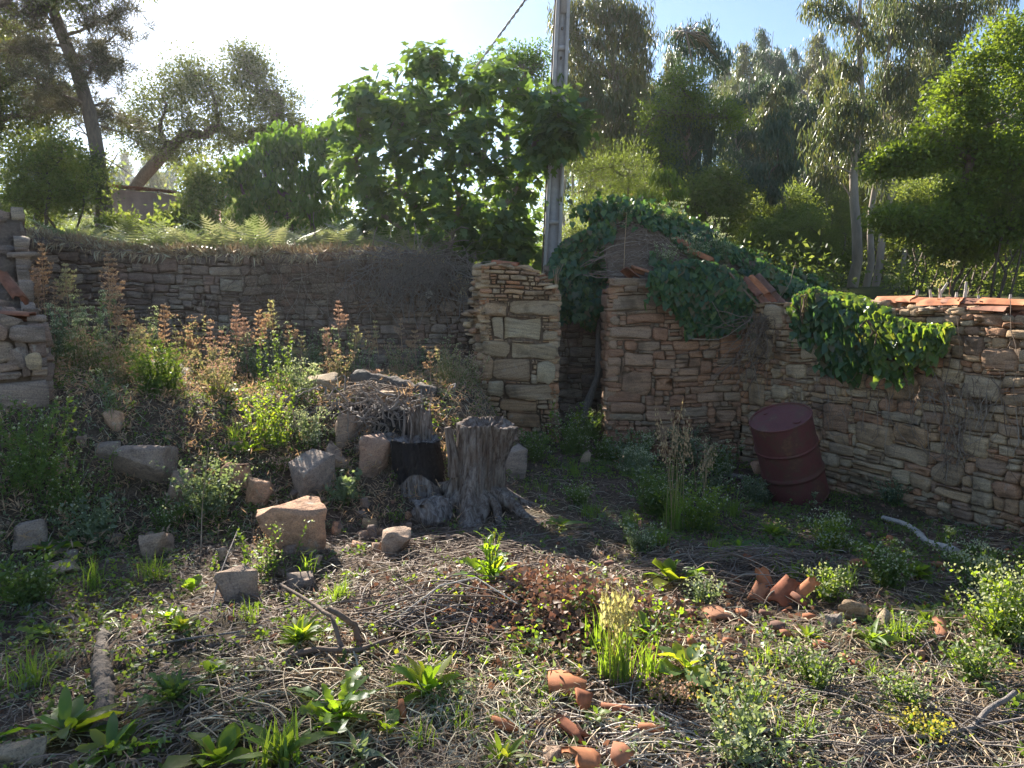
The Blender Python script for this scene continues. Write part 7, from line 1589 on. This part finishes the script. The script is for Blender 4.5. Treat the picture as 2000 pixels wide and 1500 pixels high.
obj('dead_leaves', m.mesh('dead_leaves', MT['brown_leaf']), kind='stuff', label='curled brown dead leaves on the brush heap in the foreground', cat='dead leaves')
# crumbs of earth, bark and tile
mc, mt_ = M(), M(); x, y = yard(5200, 806); z = H(x, y); sz = rng.uniform(.008, .035, len(x)) * (1 + .6 * (rng.random(len(x)) > .93))
for i in range(len(x)):
    V, F = HULLS[i % 10]; red = rng.random() < (.04 + .35 * math.exp(-((x[i] - 1.5) ** 2 + (y[i] - 4.0) ** 2) / 1.6) + .25 * math.exp(-((x[i] - 2.6) ** 2 + (y[i] - 4.6) ** 2) / 1.0)); (mt_ if red else mc).add((V * sz[i] * (1.3 if red else 1)) @ rotm(*rng.uniform(0, 6, 3)).T + np.array([x[i], y[i], z[i] + sz[i] * .12]), F, rng.random())
obj('earth_crumbs', mc.mesh('earth_crumbs', MT['boulder']), kind='stuff', label='small stones and crumbs scattered over the soil', cat='rubble')
obj('tile_crumbs', mt_.mesh('tile_crumbs', MT['terracotta']), kind='stuff', label='little broken tile crumbs in the soil on the right', cat='tile crumbs')
# small creeping weeds
def cover(nm, n, seed, pf, mat, size, per, hgt, label, tmpl=T_SIMPLE, wid=1.4):
    rng = np.random.default_rng(seed); x, y = yard(n, seed + 1); k = rng.random(len(x)) < pf(x, y); x, y = x[k], y[k]; c = len(x); xx = np.repeat(x, per) + rng.normal(0, .022, c * per); yy = np.repeat(y, per) + rng.normal(0, .022, c * per)
    q = rng.random(c * per); zz = H(xx, yy) + np.repeat(rng.uniform(.2, 1, c), per) * hgt * q + .004; d = rng.normal(size=(c * per, 3)); d[:, 2] = np.abs(d[:, 2]) * .8 + .1
    m = M(); scatter(m, tmpl[0] * np.array([wid, 1, 1]), tmpl[1], np.stack([xx, yy, zz], -1), d, rng.normal(0, .5, (c * per, 3)) + np.array([0, 0, 1.]), size * rng.uniform(.5, 1.3, c * per), np.repeat(rng.random(c), per) * .6 + rng.random(c * per) * .4)
    obj(nm, m.mesh(nm, mat), kind='stuff', label=label, cat='ground cover')
cover('ground_weeds', 13000, 810, lambda x, y: .10 + .8 * mask(x, y, .9, 51, 0, .7) * (1 - .85 * hump(x, y, -.3, 4.9, 1.1, 1)) * (1 - .8 * hump(x, y, -.5, 2.9, .9, 1)) + .35 * S((y - 6.3) / 1) + .35 * S((-1.8 - x) / 1), PM['weed'], .026, 12, .06, 'small creeping green weeds carpeting the yard')
cover('grey_weeds', 7000, 813, lambda x, y: .08 + .6 * mask(x, y, 1.2, 54, .1, .8) + .5 * bankf(x, y) + .3 * S((-1.5 - x) / 1), PM['grey_leaf'], .032, 10, .09, 'low grey green seedlings between the straw', T_NARROW, 2.2)
cover('fresh_weeds', 6500, 816, lambda x, y: .05 + .8 * mask(x, y, .8, 57, .25, .9) * (.35 + .65 * S((x + .2) / 1)) , PM['fresh'], .024, 14, .05, 'bright green chickweed patches in sunny spots')
cover('bank_grass', 11000, 819, lambda x, y: bankf(x, y) * 1.0, PM['dry'], .06, 7, .16, 'half dry grass covering the bank', T_NARROW, 1.2)
cover('rusty_moss', 7000, 822, lambda x, y: bankf(x, y) * .5 * (mask(x, y, 1.3, 59, 0, .7)) + .04, PM['dry_pink'], .03, 9, .05, 'rusty dried moss and grass on the bank', T_NARROW, 1.5)
# dry grass fringe on the back wall top and the wall heads
m = M(); n = 5000; u = rng.uniform(0, BWL, n); zt_ = np.array([top_bw(a) for a in u]); off = rng.uniform(-.08, .55, n); pos = np.stack([BW0[0] + u, 10.45 + off, zt_ - .01 + .03 * (off > .1)], -1); d = np.stack([rng.normal(0, .5, n), rng.normal(-.25, .5, n), rng.uniform(.3, 1, n)], -1); hang = off < .03; d[hang] = np.stack([rng.normal(0, .3, hang.sum()), -np.abs(rng.normal(.3, .2, hang.sum())), rng.uniform(-1, .4, hang.sum())], -1)
scatter(m, T_NARROW[0] * np.array([.8, 1, 1.5]), T_NARROW[1], pos, d, rng.normal(size=(n, 3)), rng.uniform(.05, .19, n), rng.random(n)); obj('dry_grass', m.mesh('dry_grass', MT['straw']), kind='stuff', label='dry straw coloured grass fringe on top of the back wall', cat='dry grass')
# dead vine tangles
def tangle(name, label, pts0, n, L, seed, r=.003, down=1.0, mat='twig', spreadv=.5, surf=None):
    rng = np.random.default_rng(seed); m = M()
    for i in range(n):
        p = np.array(pts0(rng), float); d = rng.normal(0, spreadv, 3) * np.array([1, .15, 1]) + np.array([0, 0, -down]); d /= np.linalg.norm(d); q = [p.copy()]; st = L * rng.uniform(.3, 1) / 7
        for j in range(7):
            d = d + rng.normal(0, .35, 3) * np.array([1, .2, 1]); d /= np.linalg.norm(d); p = p + d * st
            if surf is not None: p = surf(p, rng)
            q.append(p.copy())
        tube(m, np.array(q), r * rng.uniform(.5, 1.5), 3, v=rng.random(), cap=False)
    obj(name, m.mesh(name, MT[mat]), kind='stuff', label=label, cat='dead vines')
tangle('dead_vines', 'thick grey mat of dead vine stems over the right end of the back wall', lambda r_: P(r_.normal(815, 55), 495 + abs(r_.normal(0, 28)), 10.36 - r_.random() * .12), 300, .9, 830, .006, .5, mat='grey_wood', surf=lambda p, r_: np.array([p[0], min(p[1], 10.40), p[2]]))
tangle('dead_vines', 'thin dead vine stems crawling down the middle of the back wall', lambda r_: P(r_.uniform(480, 760), 500 + abs(r_.normal(0, 25)), 10.37), 130, 1.2, 831, .004, .9, surf=lambda p, r_: np.array([p[0], min(max(p[1], 10.33), 10.38), p[2]]))
tangle('dead_vines', 'dead ivy stems hanging in the corner between shed wall and yard wall', lambda r_: P(r_.normal(1500, 22), 610 + abs(r_.normal(0, 12)), 8.72 + r_.normal(0, .05)), 110, 1.1, 832, .0035, 1.2)
def rwpt(r_, lo, hi, py):
    px = r_.uniform(lo, hi); u, z = uvr(px, py + r_.normal(0, 40)); q = WR0 + WRU * float(u) + WRN * (.05 + r_.random() * .03); return np.array([q[0], q[1], z])
def rws(p, r_):
    d = (p[0] - WR0[0]) * WRN[0] + (p[1] - WR0[1]) * WRN[1]; q = p[:2] + WRN * (.055 - d); return np.array([q[0], q[1], p[2]])
tangle('dead_vines', 'fine dry vine stems clinging to the face of the yard wall', lambda r_: rwpt(r_, 1560, 2000, 760), 150, .7, 833, .0028, .7, surf=rws)
tangle('dead_vines', 'dense knot of thin dead stems on the yard wall, right of the drum', lambda r_: rwpt(r_, 1850, 1900, 850), 110, .4, 834, .0025, .2, surf=rws)
tangle('dead_vines', 'grey dead stems matted over the left slope of the fallen roof', lambda r_: (lambda x, y: (x, y, float(roofz(np.array([x]), np.array([y]))[0]) + .03))(r_.uniform(1.3, 3.2), r_.uniform(9.3, 10.5)), 700, .7, 835, .004, .1, surf=lambda p, r_: np.array([p[0], p[1], float(roofz(p[:1], p[1:2])[0]) + .03 + .03 * r_.random()]))
def heap(px, py, sp, n, L, seed, label, mat='twig', up=.12, r=.003, name='brush'):
    g = G(px, py); rng = np.random.default_rng(seed); m = M()
    for i in range(n):
        x, y = g[0] + rng.normal(0, sp), g[1] + rng.normal(0, sp * .7); a = rng.normal(.1, .7) + (math.pi if rng.random() < .5 else 0); l = L * rng.uniform(.3, 1); k = np.linspace(-.5, .5, 6); bend = rng.normal(0, .07) * l
        X = x + math.cos(a) * l * k - math.sin(a) * bend * (k * k * 4); Y = y + math.sin(a) * l * k + math.cos(a) * bend * k * k * 4; top = up * math.exp(-((x - g[0]) ** 2 + (y - g[1]) ** 2) / (2 * sp * sp)) * rng.uniform(0, 1.2)
        Z = H(X, Y) + .008 + top * (1 - (2 * k) ** 2 * rng.uniform(.1, .9)); tube(m, np.stack([X, Y, Z], -1), r * rng.uniform(.5, 1.6), 3, v=rng.random(), cap=False)
    obj(name, m.mesh(name, MT[mat]), kind='stuff', label=label, cat='brush')
heap(960, 1225, .30, 240, .6, 840, 'heap of thin dry brush stems in the middle foreground', up=.08)
heap(880, 1190, .34, 130, .7, 845, 'pale arching stems on the left of the brush heap', 'grey_wood', up=.10)
heap(1850, 1440, .6, 420, .7, 841, 'pale dry sticks heaped in the bottom right corner', 'grey_wood', up=.06, r=.0024)
heap(900, 1080, .45, 240, .5, 842, 'dark twigs raked together before the stumps', 'twig', up=.06)
heap(1420, 1120, .35, 260, .55, 843, 'dry stems heaped over the ragged tile mound', up=.10)
heap(600, 1380, .35, 350, .35, 844, 'bleached straw bundle in the lower left sun', 'straw', up=.06)
heap(730, 790, .22, 420, .45, 846, 'tangle of grey roots and twigs on the bank above the burnt stump', 'twig', up=.18)
heap(1300, 1440, .45, 260, .45, 847, 'scattered pale sticks at the bottom right of centre', 'pale_wood', up=.03, r=.0025)

m = M(); rng = np.random.default_rng(860)
for i in range(120):          # small green shoots coming through the brush heap
    x, y = rng.normal(.35, .34), rng.normal(3.6, .26); z = float(H(np.array([x]), np.array([y]))[0]); c = rng.integers(4, 10); pos = np.array([x, y, z]) + np.stack([rng.normal(0, .015, c), rng.normal(0, .015, c), rng.uniform(.03, .15, c)], -1); d = rng.normal(size=(c, 3)); d[:, 2] = abs(d[:, 2]) * .5
    scatter(m, T_SIMPLE[0] * np.array([1.9, 1, 1]), T_SIMPLE[1], pos, d, rng.normal(0, .5, (c, 3)) + np.array([0, 0, 1.]), rng.uniform(.014, .03, c), rng.random(c))
obj('green_shoots', m.mesh('green_shoots', PM['rumex']), kind='stuff', label='small green shoots growing through the brush heap', cat='shoots')
